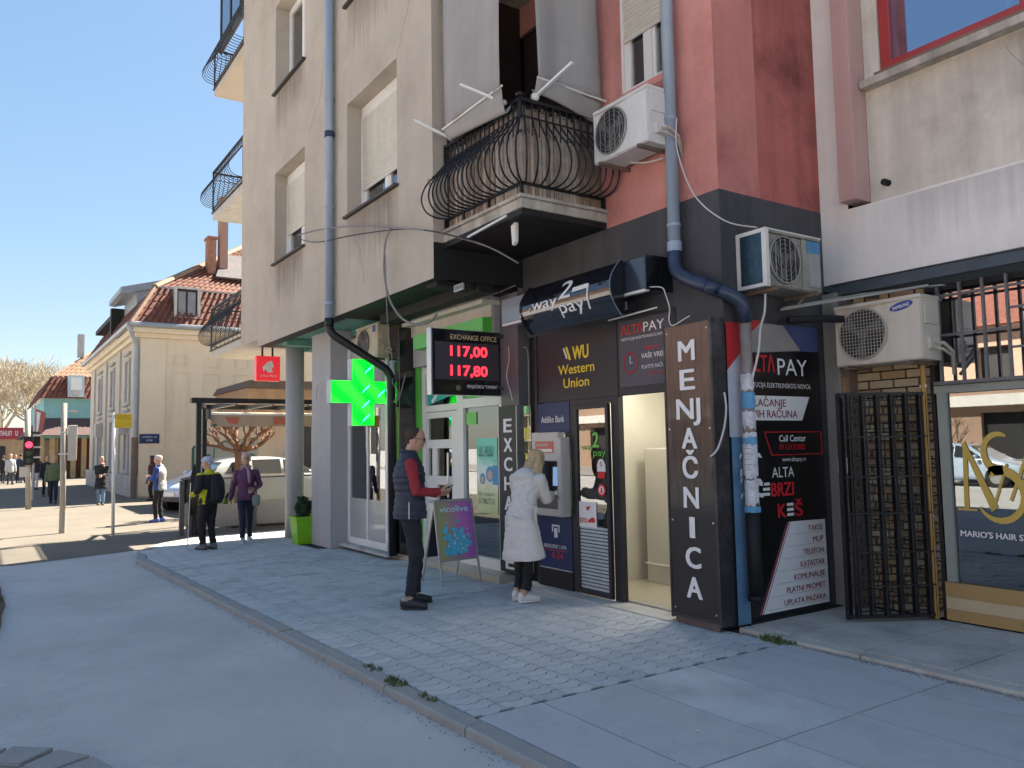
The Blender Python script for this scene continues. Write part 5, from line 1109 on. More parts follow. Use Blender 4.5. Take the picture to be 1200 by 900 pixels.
# cladded pier and brick recess
part('stone_pier', B_STONE, bb, lambda q: (q.box(-4.595,-4.44,YB-.06,YB+.3,.04,2.98),), bevel=.006); part('pier_edge', mat('brown_stone_edge',(.16,.12,.10),.8,var=.2,streak=.2), bb, lambda q: (q.box(-4.438,-4.36,YB-.03,YB+.3,.04,1.93), q.box(-4.437,-4.36,YB-.02,YB+.3,1.96,2.9)))
part('broken_stone', mat('exposed_brown_stone',(0.280,0.190,0.120),.9,var=.3,scale=9), bb, lambda q: q.box(-4.437,-4.37,YB-.024,YB-.018,2.0,2.16))
boxpart('mortar_wall', mat('dark_mortar',(.045,.04,.035),.95), bb, -4.44,-3.66,YB+.14,YB+.4,.04,2.98)
BR = [mat('yellow_brick_%s' % s, c, .85, var=.15, scale=8, bump=.5, bscale=50, dark=(.16,.09,.05), dscale=6, damt=.6) for s, c in (('ochre',(.38,.28,.16)),('pale',(.46,.38,.26)),('rust',(.33,.23,.15)))]
brm = {}
def brick(x0, x1, z, dz=.068):
    wd = round(x1-x0,3); k_ = (wd, random.randrange(3))
    if k_ not in brm:
        q = MB(); q.box(-wd/2,wd/2,0,.05,0,dz-.002); a_ = q.build('brick', BR[k_[1]]); brm[k_] = a_.data; bpy.data.objects.remove(a_)
    o = bpy.data.objects.new('brick', brm[k_]); col.objects.link(o); o.parent = bb; o.location = Vector(((x0+x1)/2, YB+.105+random.uniform(-.003,.003), z))-wpos(bb)
z = .05; r_i = 0
while z < 2.9:
    x = -4.36-(.12 if r_i % 2 else 0)
    while x < -3.68:
        a = max(x,-4.36); b_ = min(x+.23,-3.68)
        if b_-a > .03: brick(a, b_-.012, z)
        x += .24
    z += .08; r_i += 1
# barber shop front
bs = thing('barber_shop', 'barber shop window with a golden monogram, gold base panels and an iron grille above', 'shop', (-2.5,6.86,0))
B_GOLD = mat('gold_brown_panel', (0.40,0.26,0.10), 0.35, var=.06, scale=3, coat=.3); B_PALE = mat('pale_gold_panel', (0.50,0.42,0.26), 0.35, var=.05, coat=.3); B_SAGE = mat('sage_frame', (0.27,0.30,0.27), 0.5, var=.06)
YG = 6.88
part('base_panel', B_GOLD, bs, lambda q: (q.box(-3.64,9,YG-.03,YG+.1,.24,.36), q.box(-3.64,9,YG-.03,YG+.1,.045,.135))); part('base_band', B_PALE, bs, lambda q: q.box(-3.64,9,YG-.028,YG+.1,.137,.238))
part('frame', B_SAGE, bs, lambda q: (q.box(-3.625,-3.545,YG-.02,YG+.06,.365,2.0), q.box(-3.64,9,YG-.03,YG+.08,1.965,2.03), q.box(-2.2,-2.12,YG-.02,YG+.06,.365,1.96), q.box(-.9,-.8,YG-.02,YG+.06,.365,1.96)))
boxpart('pane', glass('barber_glass',(.20,.34,.36),.16), bs, -3.545,-2.2,YG+.01,YG+.018,.365,1.96); boxpart('pane', MATS['barber_glass'], bs, -2.12,-.9,YG+.01,YG+.018,.365,1.96); boxpart('pane', MATS['barber_glass'], bs, -.8,4,YG+.01,YG+.018,.365,1.96)
boxpart('pane', glass('upper_glass',(.35,.4,.42),.5), bs, -3.62,4,YG+.06,YG+.066,2.05,2.84)
GOLD = mat('gold_vinyl', (0.58,0.40,0.07), 0.4, var=.04)
# monogram: M, S and A interlaced, cut from vinyl
def strip2(q, pts, ws, y=YG+.004):
    P = [Vector((a,0,b)) for a,b in pts]; L_ = []; R_2 = []
    for i, p in enumerate(P):
        d = (P[min(i+1,len(P)-1)]-P[max(i-1,0)]).normalized(); nn = Vector((-d.z,0,d.x)); w_ = ws[i] if isinstance(ws,list) else ws
        L_.append(p+nn*w_/2); R_2.append(p-nn*w_/2)
    for i in range(len(P)-1): q.add([(v.x,y,v.z) for v in (L_[i],L_[i+1],R_2[i+1],R_2[i])],[(0,1,2,3)])
def mono(q):
    ox, oz = 0, 0
    strip2(q, [(ox+.10,oz),(ox+.12,oz+.56)], .055); q.box(ox,ox+.22,YG+.002,YG+.005,oz-.0,oz+.018)
    strip2(q, [(ox+.10,oz+.58),(ox+.42,oz+.02)], [.05,.085], YG+.0035); strip2(q, [(ox+.40,oz+.02),(ox+.58,oz+.40)], [.03,.03], YG+.003)
    sp = []
    for i in range(37):
        t = i/36; 
        if t < .5: a = R(60)+R(235)*(t*2); cx, cz, rx, rz_ = ox+.50, oz+.50, .17, .15
        else: a = R(115)-R(265)*((t-.5)*2); cx, cz, rx, rz_ = ox+.48, oz+.14, .26, .21
        sp.append((cx+rx*math.cos(a), cz+rz_*math.sin(a)))
    ws_ = [.02+.06*math.sin(math.pi*i/36)**.7 for i in range(37)]
    strip2(q, sp, ws_, YG+.0025)
    strip2(q, [(ox+.60,oz+.10),(ox+.86,oz+.60)], .035, YG+.002); strip2(q, [(ox+.86,oz+.60),(ox+1.1,oz)], .075, YG+.0015); strip2(q, [(ox+.70,oz+.26),(ox+1.0,oz+.26)], .03, YG+.001)
def mono2(q):
    t_ = MB(); mono(t_); q.add([(-3.51+p.x*.70, p.y, .97+p.z*.98) for p in t_.v], t_.f)
part('monogram', GOLD, bs, mono2)
def serif(q, s, x, z, h, y):
    """lettering with small slab serifs"""
    q.text(s,(x,y,z),X_,Z_,w=1.42,h=h,bold=.022)
    q.box(x,x+1.42,y,y+.001,z-.0,z+.001) if False else None
part('lettering', P_INK, bs, lambda q: (q.text("MARIO'S HAIR STUDIO",(-3.50,YG+.002,.755),X_,Z_,w=.70,h=.050,bold=.03),))
part('yellow_reflector', mat('yellow_bar',(.75,.5,.03),.5), bs, lambda q: q.box(-3.07,-3.02,YG+.10,YG+.13,1.35,1.85))
# iron grille over the transom
def grl(q):
    for i in range(12): x = -3.55+.185*i; q.bar((x,YG-.05,2.03),(x,YG-.05,2.90),.03,.02,up=(1,0,0))
    for x in range(11):
        a = -3.55+.185*x; b_ = a+.185; zz = [2.62 if x % 2 else 2.50, 2.30 if x % 2 else 2.22]
        if x < 3: zz = [2.46]
        for z_ in zz: q.bar((a,YG-.05,z_),(b_,YG-.05,z_),.014,.02)
    q.bar((-3.62,YG-.05,2.05),(-1.4,YG-.05,2.05),.035,.03); q.bar((-3.62,YG-.05,2.80),(-1.4,YG-.05,2.80),.02,.02)
part('grille', mat('grey_iron',(.13,.14,.15),.5,metal=.3), bs, grl)
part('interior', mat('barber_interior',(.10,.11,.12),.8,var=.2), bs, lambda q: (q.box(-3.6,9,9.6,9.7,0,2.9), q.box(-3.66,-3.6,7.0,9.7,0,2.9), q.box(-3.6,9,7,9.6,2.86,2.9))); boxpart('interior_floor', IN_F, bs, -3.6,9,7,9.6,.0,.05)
part('chair', mat('red_leather',(.35,.03,.03),.4), bs, lambda q: (q.box(-2.7,-2.1,7.7,8.2,.45,.6), q.box(-2.65,-2.15,8.15,8.3,.6,1.2), q.cyl((-2.4,7.95,.05),(-2.4,7.95,.45),.06)))
part('plant_stems', mat('dry_grass_stem',(.5,.42,.25),.9), bs, lambda q: [q.tube([(-2.98+.02*i,7.05,.36),(-2.98+.02*i+.015*math.sin(i*2),7.05,.60+.04*math.sin(i*3))],.004,4) for i in range(7)], kind='stuff')
bx = thing('cardboard_panel', 'brown panel propped behind the grille over the barber shop window', 'panel', (-3.2,6.98,2.1))
boxpart('board', mat('brown_card',(.22,.14,.08),.9,var=.2,scale=5), bx, -3.50,-2.93,7.05,7.10,2.18,2.78); boxpart('flap', mat('brown_card_dark',(.15,.10,.06),.9,var=.2), bx, -3.46,-3.2,7.03,7.05,2.14,2.4)
# gas pipe
gp = thing('gas_pipe', 'thin ochre pipe running down beside the barber shop window', 'pipe', (-3.68,6.74,0)); part('pipe', mat('ochre_paint',(.42,.24,.07),.5,var=.1), gp, lambda q: q.tube([(-3.70,6.80,.05),(-3.70,6.80,2.30)],.022,10)); part('clamp', S_ALU, gp, lambda q: (q.box(-3.73,-3.67,6.79,6.84,2.02,2.05), q.box(-3.73,-3.67,6.79,6.84,.9,.93)))
# samsung unit
ac_unit('', (-4.33,6.50,2.245), X_, -Y_, .80, .55, .30, 'cream air conditioner with a blue oval badge above the black lattice gate', body=mat('cream_casing',(.60,.56,.48),.45,var=.06,scale=4,streak=.15), brand='SAMSUNG', grille='mesh')
# lattice gate, standing open
gt = thing('lattice_gate', 'black folding lattice gate pushed open against the yellow brick wall', 'gate', (-3.9,6.5,0))
G_IR = mat('gate_black_iron', (0.012,0.012,0.013), 0.45, metal=.2, var=.3)
GA, GB = Vector((-4.10,6.15,0)), Vector((-3.70,6.80,0)); GD = (GB-GA); GN = Vector((GD.y,-GD.x,0)).normalized()
def gp_(u, z, off=0): return GA+GD*u+GN*off+Z_*z
part('frame', G_IR, gt, lambda q: (q.bar(gp_(0,.06),gp_(0,1.98),.035), q.bar(gp_(1,.06),gp_(1,1.98),.035), q.bar(gp_(0,.08),gp_(1,.08),.03), q.bar(gp_(0,1.97),gp_(1,1.97),.03)))
for i in range(6):
    u = .09+.165*i
    part('slat', G_IR, gt, lambda q: (q.bar(gp_(u,.08,.01),gp_(u,1.97,.01),.012,.058,up=GN), q.bar(gp_(u+.055,.08,-.01),gp_(u+.055,1.97,-.01),.012,.012,up=GN)))
for z in (.34,.62,.95,1.26,1.60): part('crossbar', G_IR, gt, lambda q: q.bar(gp_(.03,z,.03),gp_(.99,z,.03),.018,.012))
def lat(q):
    for i in range(6):
        for j in range(30):
            z = .12+.062*j; u = .09+.165*i; q.bar(gp_(u+.04,z,-.004),gp_(u+.15,z,-.004),  .012,.012)
            if j % 2: q.bar(gp_(u+.095,z,-.004),gp_(u+.095,z+.062,-.004),.006,.006)
part('lattice', G_IR, gt, lat, kind='stuff')
ls = thing('folded_gate_leaf', 'edge of the second folded gate leaf standing behind the black lattice gate', 'gate', (-4.2,6.5,0))
part('stile', G_IR, ls, lambda q: (q.bar((-4.17,6.28,.06),(-4.17,6.28,1.95),.03), q.bar((-4.24,6.5,.06),(-4.24,6.5,1.95),.025)))
part('crossbar', G_IR, ls, lambda q: [q.bar((-4.17,6.28,z),(-4.24,6.5,z),.012) for z in (.3,.7,1.1,1.5,1.9)])
part('lock_plate', S_WHITE, ls, lambda q: (q.box(-4.20,-4.16,6.25,6.26,1.28,1.42), q.box(-4.26,-4.22,6.47,6.48,1.28,1.42)))
# the ledge with sagging sheet between the two units
cd = thing('conduit_bundle', 'grey sheet strip and pipe bundle running from the side wall to the barber unit', 'pipe', (-4.4,6.4,2.9))
part('sheet', mat('grey_tin',(.22,.23,.22),.5,metal=.3,var=.2), cd, lambda q: (q.bar((-4.52,6.0,2.78),(-4.1,6.62,2.90),.09,.012), q.bar((-4.1,6.62,2.90),(-3.4,6.66,2.86),.06,.012), q.bar((-4.5,5.95,2.76),(-3.5,6.6,2.87),.02)))
part('pipe', S_BLACK, cd, lambda q: (q.tube([(-4.45,5.98,2.66),(-4.3,6.3,2.68),(-4.2,6.7,2.68)],.035,8),))
# ================================================================ loose cables
C_W = mat('white_cable', (0.55,0.55,0.53), .6); C_G = mat('grey_cable', (0.22,0.21,0.20), .7); C_B = mat('black_cable', (0.02,0.02,0.02), .6)
def cable(lab, pts, r_, m, smooth_=True, group=None):
    P = [Vector(p) for p in pts]; out = []
    for i in range(len(P)-1):
        p0, p1, p2, p3 = P[max(i-1,0)], P[i], P[i+1], P[min(i+2,len(P)-1)]
        for k_ in range(6):
            f_ = k_/6; out.append(0.5*((2*p1)+(-p0+p2)*f_+(2*p0-5*p1+4*p2-p3)*f_*f_+(-p0+3*p1-3*p2+p3)*f_**3))
    out.append(P[-1]); q = MB(); q.tube(out, r_, 6); o = q.build('cable', m, org=tuple(P[0]), smooth=True); tag(o, lab, 'cable', group); return o
cable('white cable looping from the blue drainpipe down to the grimy air conditioner', [(-4.93,5.16,4.52),(-4.88,5.10,4.2),(-4.72,5.12,3.75),(-4.5,5.25,3.48),(-4.36,5.5,3.42)], .006, C_W)
cable('white cable under the balcony air conditioner reaching the pipe', [(-5.5,5.1,4.28),(-5.3,5.12,4.22),(-5.1,5.14,4.20)], .007, C_W)
cable('upper grey cable strung from the left windowsill to the corner of the balcony', [(-11.95,4.02,4.93),(-11.0,3.98,4.78),(-9.6,3.98,4.50),(-8.4,3.99,4.18),(-7.5,4.0,3.93),(-6.9,4.3,3.68),(-6.7,4.6,3.48)], .010, C_G)
cable('lower black cable sagging from the left windowsill across the beige wall', [(-11.9,4.02,4.86),(-11.0,3.98,4.60),(-9.6,3.98,4.38),(-8.2,3.99,4.12),(-7.4,4.0,3.90),(-6.95,4.25,3.72)], .008, C_B)
cable('thick grey loop of cable hanging down to the LED board', [(-8.5,3.98,4.20),(-8.62,3.97,4.05),(-8.66,3.97,3.7),(-8.55,3.99,3.35),(-8.35,4.05,3.10),(-8.15,4.15,3.00),(-8.05,4.25,3.02),(-8.03,4.35,3.12)], .014, C_G)
cable('thin grey cable dropping straight from the loop to the black post', [(-8.62,3.97,3.9),(-8.62,3.98,3.4),(-8.60,4.0,2.9),(-8.55,4.05,2.45)], .007, C_G)
cable('grey cable running over the shop fascias to the LED board', [(-8.6,4.3,3.12),(-8.3,4.7,3.28),(-7.9,5.0,3.38),(-7.5,5.1,3.44)], .008, C_G)
cable('white wire from the wall to the pharmacy cross', [(-12.6,4.55,2.42),(-11.9,4.3,2.52),(-11.0,4.1,2.60),(-10.7,4.05,2.6)], .006, C_W)
cable('knotted white wire hanging beside the pilaster sign', [(-5.2,5.0,3.0),(-5.08,5.05,2.98),(-5.04,5.06,2.9),(-5.0,5.06,2.78),(-5.02,5.07,2.68),(-4.98,5.07,2.62),(-4.85,5.08,2.66),(-4.78,5.08,2.68)], .006, C_W)
cable('white cable dropping from the grimy air conditioner down the board edge', [(-4.40,5.62,2.86),(-4.40,5.60,2.70),(-4.42,5.56,2.55),(-4.40,5.50,2.35),(-4.42,5.42,2.1)], .011, C_W)
cable('white cable bowed in front of the striped strip', [(-4.55,5.22,2.0),(-4.52,5.2,1.85),(-4.52,5.16,1.68),(-4.56,5.12,1.52),(-4.62,5.10,1.46)], .009, C_W)
cable('tangle of grey wires beside the green strip', [(-10.3,4.86,2.62),(-10.2,4.8,2.5),(-10.12,4.85,2.35),(-10.22,4.82,2.22),(-10.1,4.86,2.3),(-10.0,4.9,2.6)], .008, C_G)
cable('grey wire down the column beside the sign EXCHANGE', [(-7.75,5.15,2.75),(-7.72,5.14,2.6),(-7.78,5.14,2.4),(-7.70,5.14,2.2),(-7.68,5.15,2.1)], .005, C_W)
cable('white conduit down the recess left of the cash machine', [(-7.5,5.2,2.72),(-7.42,5.2,2.66),(-7.41,5.2,2.3),(-7.41,5.2,1.8)], .008, C_G)

stain(bb, -4.1, 8, 3.9, 4.85, YB+.096); stain(bb, -4.12, -1, 3.08, 3.74, YB-.003, stain_mat('faint_runoff',(.45,.43,.41),.3)); stain(bb, -4.74,-4.32,5.5,11,YB-.006, MATS['faint_runoff']); crack(bb, [(-4.66,3.75),(-4.64,3.55),(-4.68,3.3),(-4.63,3.15)], YB); crack(bb, [(-2.9,4.8),(-2.7,4.4),(-2.75,3.8)], YB+.10)
# ================================================================ cream villa at the far corner
V_CR = mat('cream_render', (0.704,0.607,0.458), 0.9, var=0.06, scale=.8, streak=0.05, bump=0.3)
V_CR2 = mat('cream_render_shaded', (0.546,0.510,0.431), 0.9, var=0.08, scale=.8, streak=0.2, bump=0.3)  # same cream on the street side, greyed so the colour carries its shade
V_PL = mat('grey_plinth', (0.42,0.41,0.40), 0.9, var=.1, streak=.2)
V_TILE = mat('red_clay_tile', (0.167,0.057,0.035), 0.75, var=0.35, scale=5, dark=(0.123,0.053,0.044), dscale=1.2, damt=.8)
V_TILE2 = mat('ochre_and_sunlit_tile', (0.26,0.16,0.10), 0.75, var=0.3, scale=5, dark=(0.2,0.12,0.08), dscale=1.5, damt=.7)
V_GUT = mat('zinc_gutter', (0.30,0.33,0.36), 0.45, metal=.3, var=.1)
V_BRICK = mat('chimney_brick', (0.30,0.14,0.09), 0.9, var=.25, scale=6)
def tile_roof(mb, a, b, c, d, pitch=.21, row=.33, r_=.055):
    """pantile slope from eaves a-b up to c-d (c above b, d above a): rolls of half-round tiles laid course by course"""
    a, b, c, d = map(Vector, (a,b,c,d)); n = max(2, int((b-a).length/pitch)); up_ = ((d-a)+(c-b))/2; nrm = (b-a).cross(up_).normalized(); m = max(2, int(up_.length/row))
    mb.add([a-nrm*.02,b-nrm*.02,c-nrm*.02,d-nrm*.02], [(0,1,2,3)]); e = (b-a).normalized()
    for i in range(n):
        u = (i+.5)/n; p = a.lerp(b,u); q = d.lerp(c,u); w = (b-a).length/n*.30
        w2 = (c-d).length/n*.30 if (c-d).length > .3 else .02
        for j in range(m):
            s = p.lerp(q, j/m); t = p.lerp(q, (j+1.08)/m); ws = w+(w2-w)*j/m
            mb.add([s-e*ws, s-e*ws*.6+nrm*r_, s+e*ws*.6+nrm*r_, s+e*ws, t-e*ws*.8, t-e*ws*.5+nrm*r_*.6, t+e*ws*.5+nrm*r_*.6, t+e*ws*.8], [(0,1,5,4),(1,2,6,5),(2,3,7,6),(0,3,2,1)])
VX, VY, VY2, VX2, VH = -30.9, 4.60, 17.0, -46.5, 6.12
vl = thing('corner_villa', 'cream two storey corner building with a red tiled mansard roof and a dormer', 'building', (VX,VY,0))
def vwin(par, x, z0, z1, w=.95, y=VY, blind=True):
    f = part('window', V_PL, par, lambda q: (frame(q,x-w/2-.12,x+w/2+.12,z0-.1,z1+.1,y-.06,y+.10,.12), q.box(x-w/2-.2,x+w/2+.2,y-.14,y-.0,z0-.16,z0-.101)))
    part('frame', S_WHITE, f, lambda q: (frame(q,x-w/2,x+w/2,z0,z1,y+.03,y+.09,.06), q.box(x-.03,x+.03,y+.028,y+.088,z0+.06,z1-.06)))
    part('pane', glass('dull_glass',(.4,.42,.42),.2), f, lambda q: q.box(x-w/2+.05,x+w/2-.05,y+.06,y+.065,z0+.05,z1-.05))
    if blind: part('blind', S_SHUT, f, lambda q: q.box(x-w/2+.05,x+w/2-.05,y+.1,y+.11,z0+.3,z1-.05))
    part('lintel', V_PL, f, lambda q: q.box(x-w/2-.18,x+w/2+.18,y-.12,y,z1+.22,z1+.32)); return f
vh = []; wxs = [-33.6,-37.9,-42.2]
for x in wxs: vh += [(x-.5,x+.5,3.5,5.1),(x-.5,x+.5,.9,2.9)]
mb = MB(); mb.mat = 0; wall_holes(mb, VX2, VX, 0.0, VH, VY, .2, vh); mb.mat = 1
mb.add([(VX,VY,-.1),(VX,VY2,-.1),(VX,VY2,VH),(VX,VY,VH)],[(0,1,2,3)]); mb.build('wall', [V_CR2, V_CR], vl)
for x in wxs: vwin(vl,x,3.5,5.1); vwin(vl,x,.9,2.9,blind=False)
part('pilaster', V_CR2, vl, lambda q: None or [q.box(x-.35,x+.35,VY-.08,VY+.001,.7,5.75) for x in (-31.4,-35.8,-40.1,-44.6)], kind='stuff')
boxpart('plinth', V_PL, vl, VX2,VX+.05,VY-.14,VY-.001,-.1,.72); boxpart('cornice', V_CR, vl, VX2,VX+.3,VY-.30,VY2,5.86,6.10,bevel=.03); boxpart('cornice_moulding', V_CR, vl, VX2,VX+.14,VY-.14,VY2,5.70,5.859)
# blind panels in relief on the end wall
def relief(q, y0, y1, z0, z1, w=.05, d=.035): 
    q.box(VX,VX+d,y0,y1,z0,z0+w); q.box(VX,VX+d,y0,y1,z1-w,z1); q.box(VX,VX+d,y0,y0+w,z0+w,z1-w); q.box(VX,VX+d,y1-w,y1,z0+w,z1-w)
part('corner_strip', V_CR, vl, lambda q: q.box(VX,VX+.05,VY,VY+.85,.0,5.69)); 
for i, yc in enumerate((5.95,7.1,8.2,9.4,10.8,12.2)):
    part('relief_square', V_CR, vl, lambda q: relief(q,yc-.26,yc+.26,4.72,5.15)); part('relief_panel', V_CR, vl, lambda q: relief(q,yc-.30,yc+.30,2.0,4.5))
part('gutter', V_GUT, vl, lambda q: (q.tube([(VX+.38,VY-.42,6.13),(VX2,VY-.42,6.13)],.10,8), q.tube([(VX+.38,VY-.42,6.13),(VX+.38,VY2,6.13)],.10,8)))
part('downpipe', V_GUT, vl, lambda q: q.tube(arc_pts([(VX+.30,VY-.40,6.1),(VX+.30,VY-.40,5.95),(VX+.02,VY-.13,5.4),(VX+.02,VY-.13,2.1)],.25),.085,8)); part('downpipe_foot', mat('rusty_pipe',(.16,.11,.09),.8,var=.3), vl, lambda q: q.tube([(VX+.02,VY-.13,2.1),(VX+.02,VY-.13,-.05)],.11,8))
# roof: steep mansard skirt then hipped top
e0 = .38; in1 = .75; zm = 7.70; zt = 11.2
A0, A1, A2, A3 = (VX+e0,VY-e0,6.16),(VX+e0,VY2,6.16),(VX2,VY2,6.16),(VX2,VY-e0,6.16)
B0, B1, B3 = (VX-in1+.2,VY+in1-.2,zm),(VX-in1+.2,VY2,zm),(VX2,VY+in1-.2,zm)
mb = MB(); tile_roof(mb, A0, A1, B1, B0); mb.build('mansard_tiles', V_TILE, vl, kind='stuff')
mb = MB(); tile_roof(mb, A3, A0, B0, B3, .3); mb.build('mansard_tiles', V_TILE, vl, kind='stuff')
C0, C1, C3 = (VX-5.4,VY+5.6,zt),(VX-5.4,VY2,zt),(VX2,VY+5.6,zt)
mb = MB(); tile_roof(mb, B0, B1, C1, C0); mb.build('roof_tiles', V_TILE, vl, kind='stuff'); mb = MB(); tile_roof(mb, B3, B0, C0, C3, .3); mb.build('roof_tiles', V_TILE, vl, kind='stuff')
part('hip_ridge', V_TILE2, vl, lambda q: (q.tube([A0,B0],.10,6), q.tube([B0,C0],.13,6)))  # ridge coloured paler and yellower, sunlight put into the tile colour
part('roof_edge', V_GUT, vl, lambda q: (q.bar(B0,B1,.08,.05), q.bar(B3,B0,.08,.05)))
part('roof_patch', mat('slate_patch',(.10,.09,.10),.8,var=.3,scale=6), vl, lambda q: q.prism([(VX-1.4,7.5,8.45),(VX-1.4,9.2,8.45),(VX-3.2,9.8,9.8),(VX-3.2,8.2,9.8)],(.06,0,.06)))
# dormer on the end slope
dm = part('dormer', V_GUT, vl, lambda q: (q.prism([(VX-1.2,5.72,6.55),(VX-1.2,6.60,6.55),(VX-1.2,6.60,7.62),(VX-1.2,5.72,7.62)],(1.25,0,0)),), bevel=.02)
part('frame', S_LGREY, dm, lambda q: (q.box(VX+.05,VX+.12,5.70,5.80,6.52,7.60), q.box(VX+.05,VX+.12,6.52,6.62,6.52,7.60), q.box(VX+.05,VX+.14,5.70,6.62,6.45,6.55), q.box(VX+.05,VX+.14,5.66,6.66,7.60,7.68)))
part('pane', S_DARKIN, dm, lambda q: q.box(VX+.051,VX+.07,5.80,6.52,6.55,7.60)); part('curtain', mat('grey_curtain',(.22,.22,.25),.9), dm, lambda q: (q.box(VX+.071,VX+.078,5.85,6.10,6.62,7.5), q.box(VX+.071,VX+.078,6.18,6.45,6.62,7.5)))
dm2 = part('dormer', V_GUT, vl, lambda q: q.prism([(-34.6,4.6,7.95),(-34.6,9.2,9.3),(-34.6,9.2,9.55),(-34.6,4.4,8.2),(-34.6,4.4,8.0)],(-3.6,0,0)), label='long grey shed dormer on the street side')
part('face', V_GUT, dm2, lambda q: q.box(-38.1,-34.7,5.0,7,7.3,8.2))
part('skylight_box', S_BLACK, vl, lambda q: (q.box(-38.6,-38.2,4.5,6.5,6.6,7.9), q.box(-38.6,-45,4.6,6.5,7.55,7.75)))
part('chimney', V_BRICK, vl, lambda q: (q.box(-33.3,-32.8,7.32,7.64,8.6,10.15), q.box(-33.4,-32.7,7.28,7.68,10.15,10.24))); part('chimney', mat('chimney_render',(.33,.2,.15),.9,var=.1), vl, lambda q: q.box(-33.3,-32.9,7.80,8.12,8.8,12.0))
part('wall_box', S_LGREY, vl, lambda q: (q.box(-33.9,-33.2,VY-.35,VY-.09,2.25,2.85),)); part('wall_box', S_LGREY, vl, lambda q: q.box(-41.4,-40.6,VY-.35,VY-.09,2.3,2.9))
pq = thing('street_sign', 'small navy street name plate on the corner of the cream building', 'sign', (VX+.05,4.98,2.0)); boxpart('plate', P_NAVY, pq, VX+.05,VX+.08,4.62,5.28,1.88,2.22); part('lettering', P_INK, pq, lambda q: (scribble(q,(VX+.085,4.72,2.08),Y_,Z_,.46,.06,8), scribble(q,(VX+.085,4.85,1.96),Y_,Z_,.2,.06,9)))
GRF = mat('graffiti_green', (.05,.16,.11), .9, var=.2); GRW = mat('graffiti_grey', (.40,.41,.38), .9, var=.06); GRK = mat('graffiti_black', (.05,.05,.05), .9)
gf = part('graffiti', GRW, vl, lambda q: [q.prism([(VX+.052 if y < 5.4 else VX+.002,y+a,b) for a,b in pts],(.004,0,0)) for y, pts in ((6.45,[(0,.45),(.72,.45),(.70,1.75),(.2,1.8),(.05,1.7)]),(7.25,[(0,.9),(.75,.9),(.75,1.75),(.4,1.92),(0,1.75)]),(8.15,[(0,1.3),(.8,1.3),(.78,1.98),(.02,1.98)]),(8.2,[(0,.2),(.9,.2),(.9,1.1),(.5,1.35),(0,1.1)]),(9.2,[(0,.2),(1.0,.2),(.9,1.6),(.5,1.9),(.1,1.6)]),(6.8,[(0,.1),(1.2,.1),(1.2,.7),(0,.7)]))], kind='stuff')
def gline(q, pts, w=.05):
    for i in range(len(pts)-1): q.bar((VX+.012,*pts[i]),(VX+.012,*pts[i+1]),w,.006,up=X_)
part('graffiti_outline', GRF, vl, lambda q: (gline(q,[(6.45,.5),(6.45,1.7),(6.62,1.8),(7.15,1.78)],.09), gline(q,[(7.2,.9),(7.2,1.7),(7.6,1.95),(8.0,1.75),(8.0,.9),(7.2,.9)]), gline(q,[(8.1,1.3),(8.1,2.02),(8.98,2.02),(8.98,1.3)],.07), gline(q,[(8.15,.2),(8.15,1.1),(8.6,1.42),(9.1,1.1),(9.15,.3)],.07), gline(q,[(9.2,1.2),(9.3,1.7),(9.7,1.95),(10.1,1.6),(10.15,.5)]), gline(q,[(7.0,1.0),(7.0,1.45)],.12), gline(q,[(6.6,.68),(8.0,.68)],.06), gline(q,[(8.9,1.3),(9.3,1.7)],.16)), kind='stuff')
part('graffiti_letters', GRK, vl, lambda q: (gline(q,[(9.72,1.15),(9.75,1.55),(9.95,1.15),(9.98,1.6)],.03), gline(q,[(10.3,1.55),(10.12,1.45),(10.28,1.3),(10.1,1.12)],.03), gline(q,[(10.38,1.1),(10.5,1.62),(10.62,1.1)],.03), gline(q,[(10.4,1.3),(10.6,1.3)],.03), gline(q,[(6.9,.2),(6.9,.5),(7.1,.5)],.03), gline(q,[(7.3,.2),(7.3,.5)],.03), gline(q,[(7.5,.5),(7.5,.2),(7.8,.2),(7.8,.5)],.03)), kind='stuff')
# ---- turquoise building beyond
tb = thing('turquoise_building', 'turquoise building with a tiled mansard roof and a dark flared canopy down the street', 'building', (-60,3.2,0))
T_W = mat('turquoise_render', (0.22,0.44,0.44), 0.9, var=.06, streak=.1); T_CAN = mat('brown_canopy', (0.10,0.055,0.05), .7, var=.15)
part('wall', T_W, tb, lambda q: q.box(-78,-60,3.2,16,2.6,5.2))
part('ground_floor', mat('ochre_columns_wall',(.30,.20,.12),.9,var=.2), tb, lambda q: q.box(-78,-61.5,4.2,16,-.1,2.6))
part('canopy', T_CAN, tb, lambda q: q.loft([[(-58.2,2.2,2.75),(-58.2,16,2.75),(-78,16,2.75),(-78,2.2,2.75)],[(-59.95,3.25,3.9),(-59.95,16,3.9),(-77.9,16,3.9),(-77.9,3.25,3.9)]]))
for i in range(7): boxpart('column', mat('yellow_column',(.50,.38,.22),.9), tb, -60.6,-60.2,2.9+.66*i if False else 3.0+.62*i,3.3+.62*i,-.08,2.75)
for i in range(5): boxpart('column', MATS['yellow_column'], tb, -64-2.6*i,-63.6-2.6*i,3.0,3.35,-.08,2.75)
boxpart('red_door', mat('red_brown_door',(.35,.08,.05),.7), tb, -60.9,-60.7,5.3,6.1,0,2.4)
mb = MB(); tile_roof(mb,(-59.7,2.95,5.2),(-59.7,16,5.2),(-60.4,16,6.7),(-60.4,3.7,6.7),.3,.5,.08); tile_roof(mb,(-78,2.95,5.2),(-59.7,2.95,5.2),(-60.4,3.7,6.7),(-78,3.7,6.7),.4,.5,.08); mb.build('mansard_tiles', V_TILE, tb, kind='stuff')
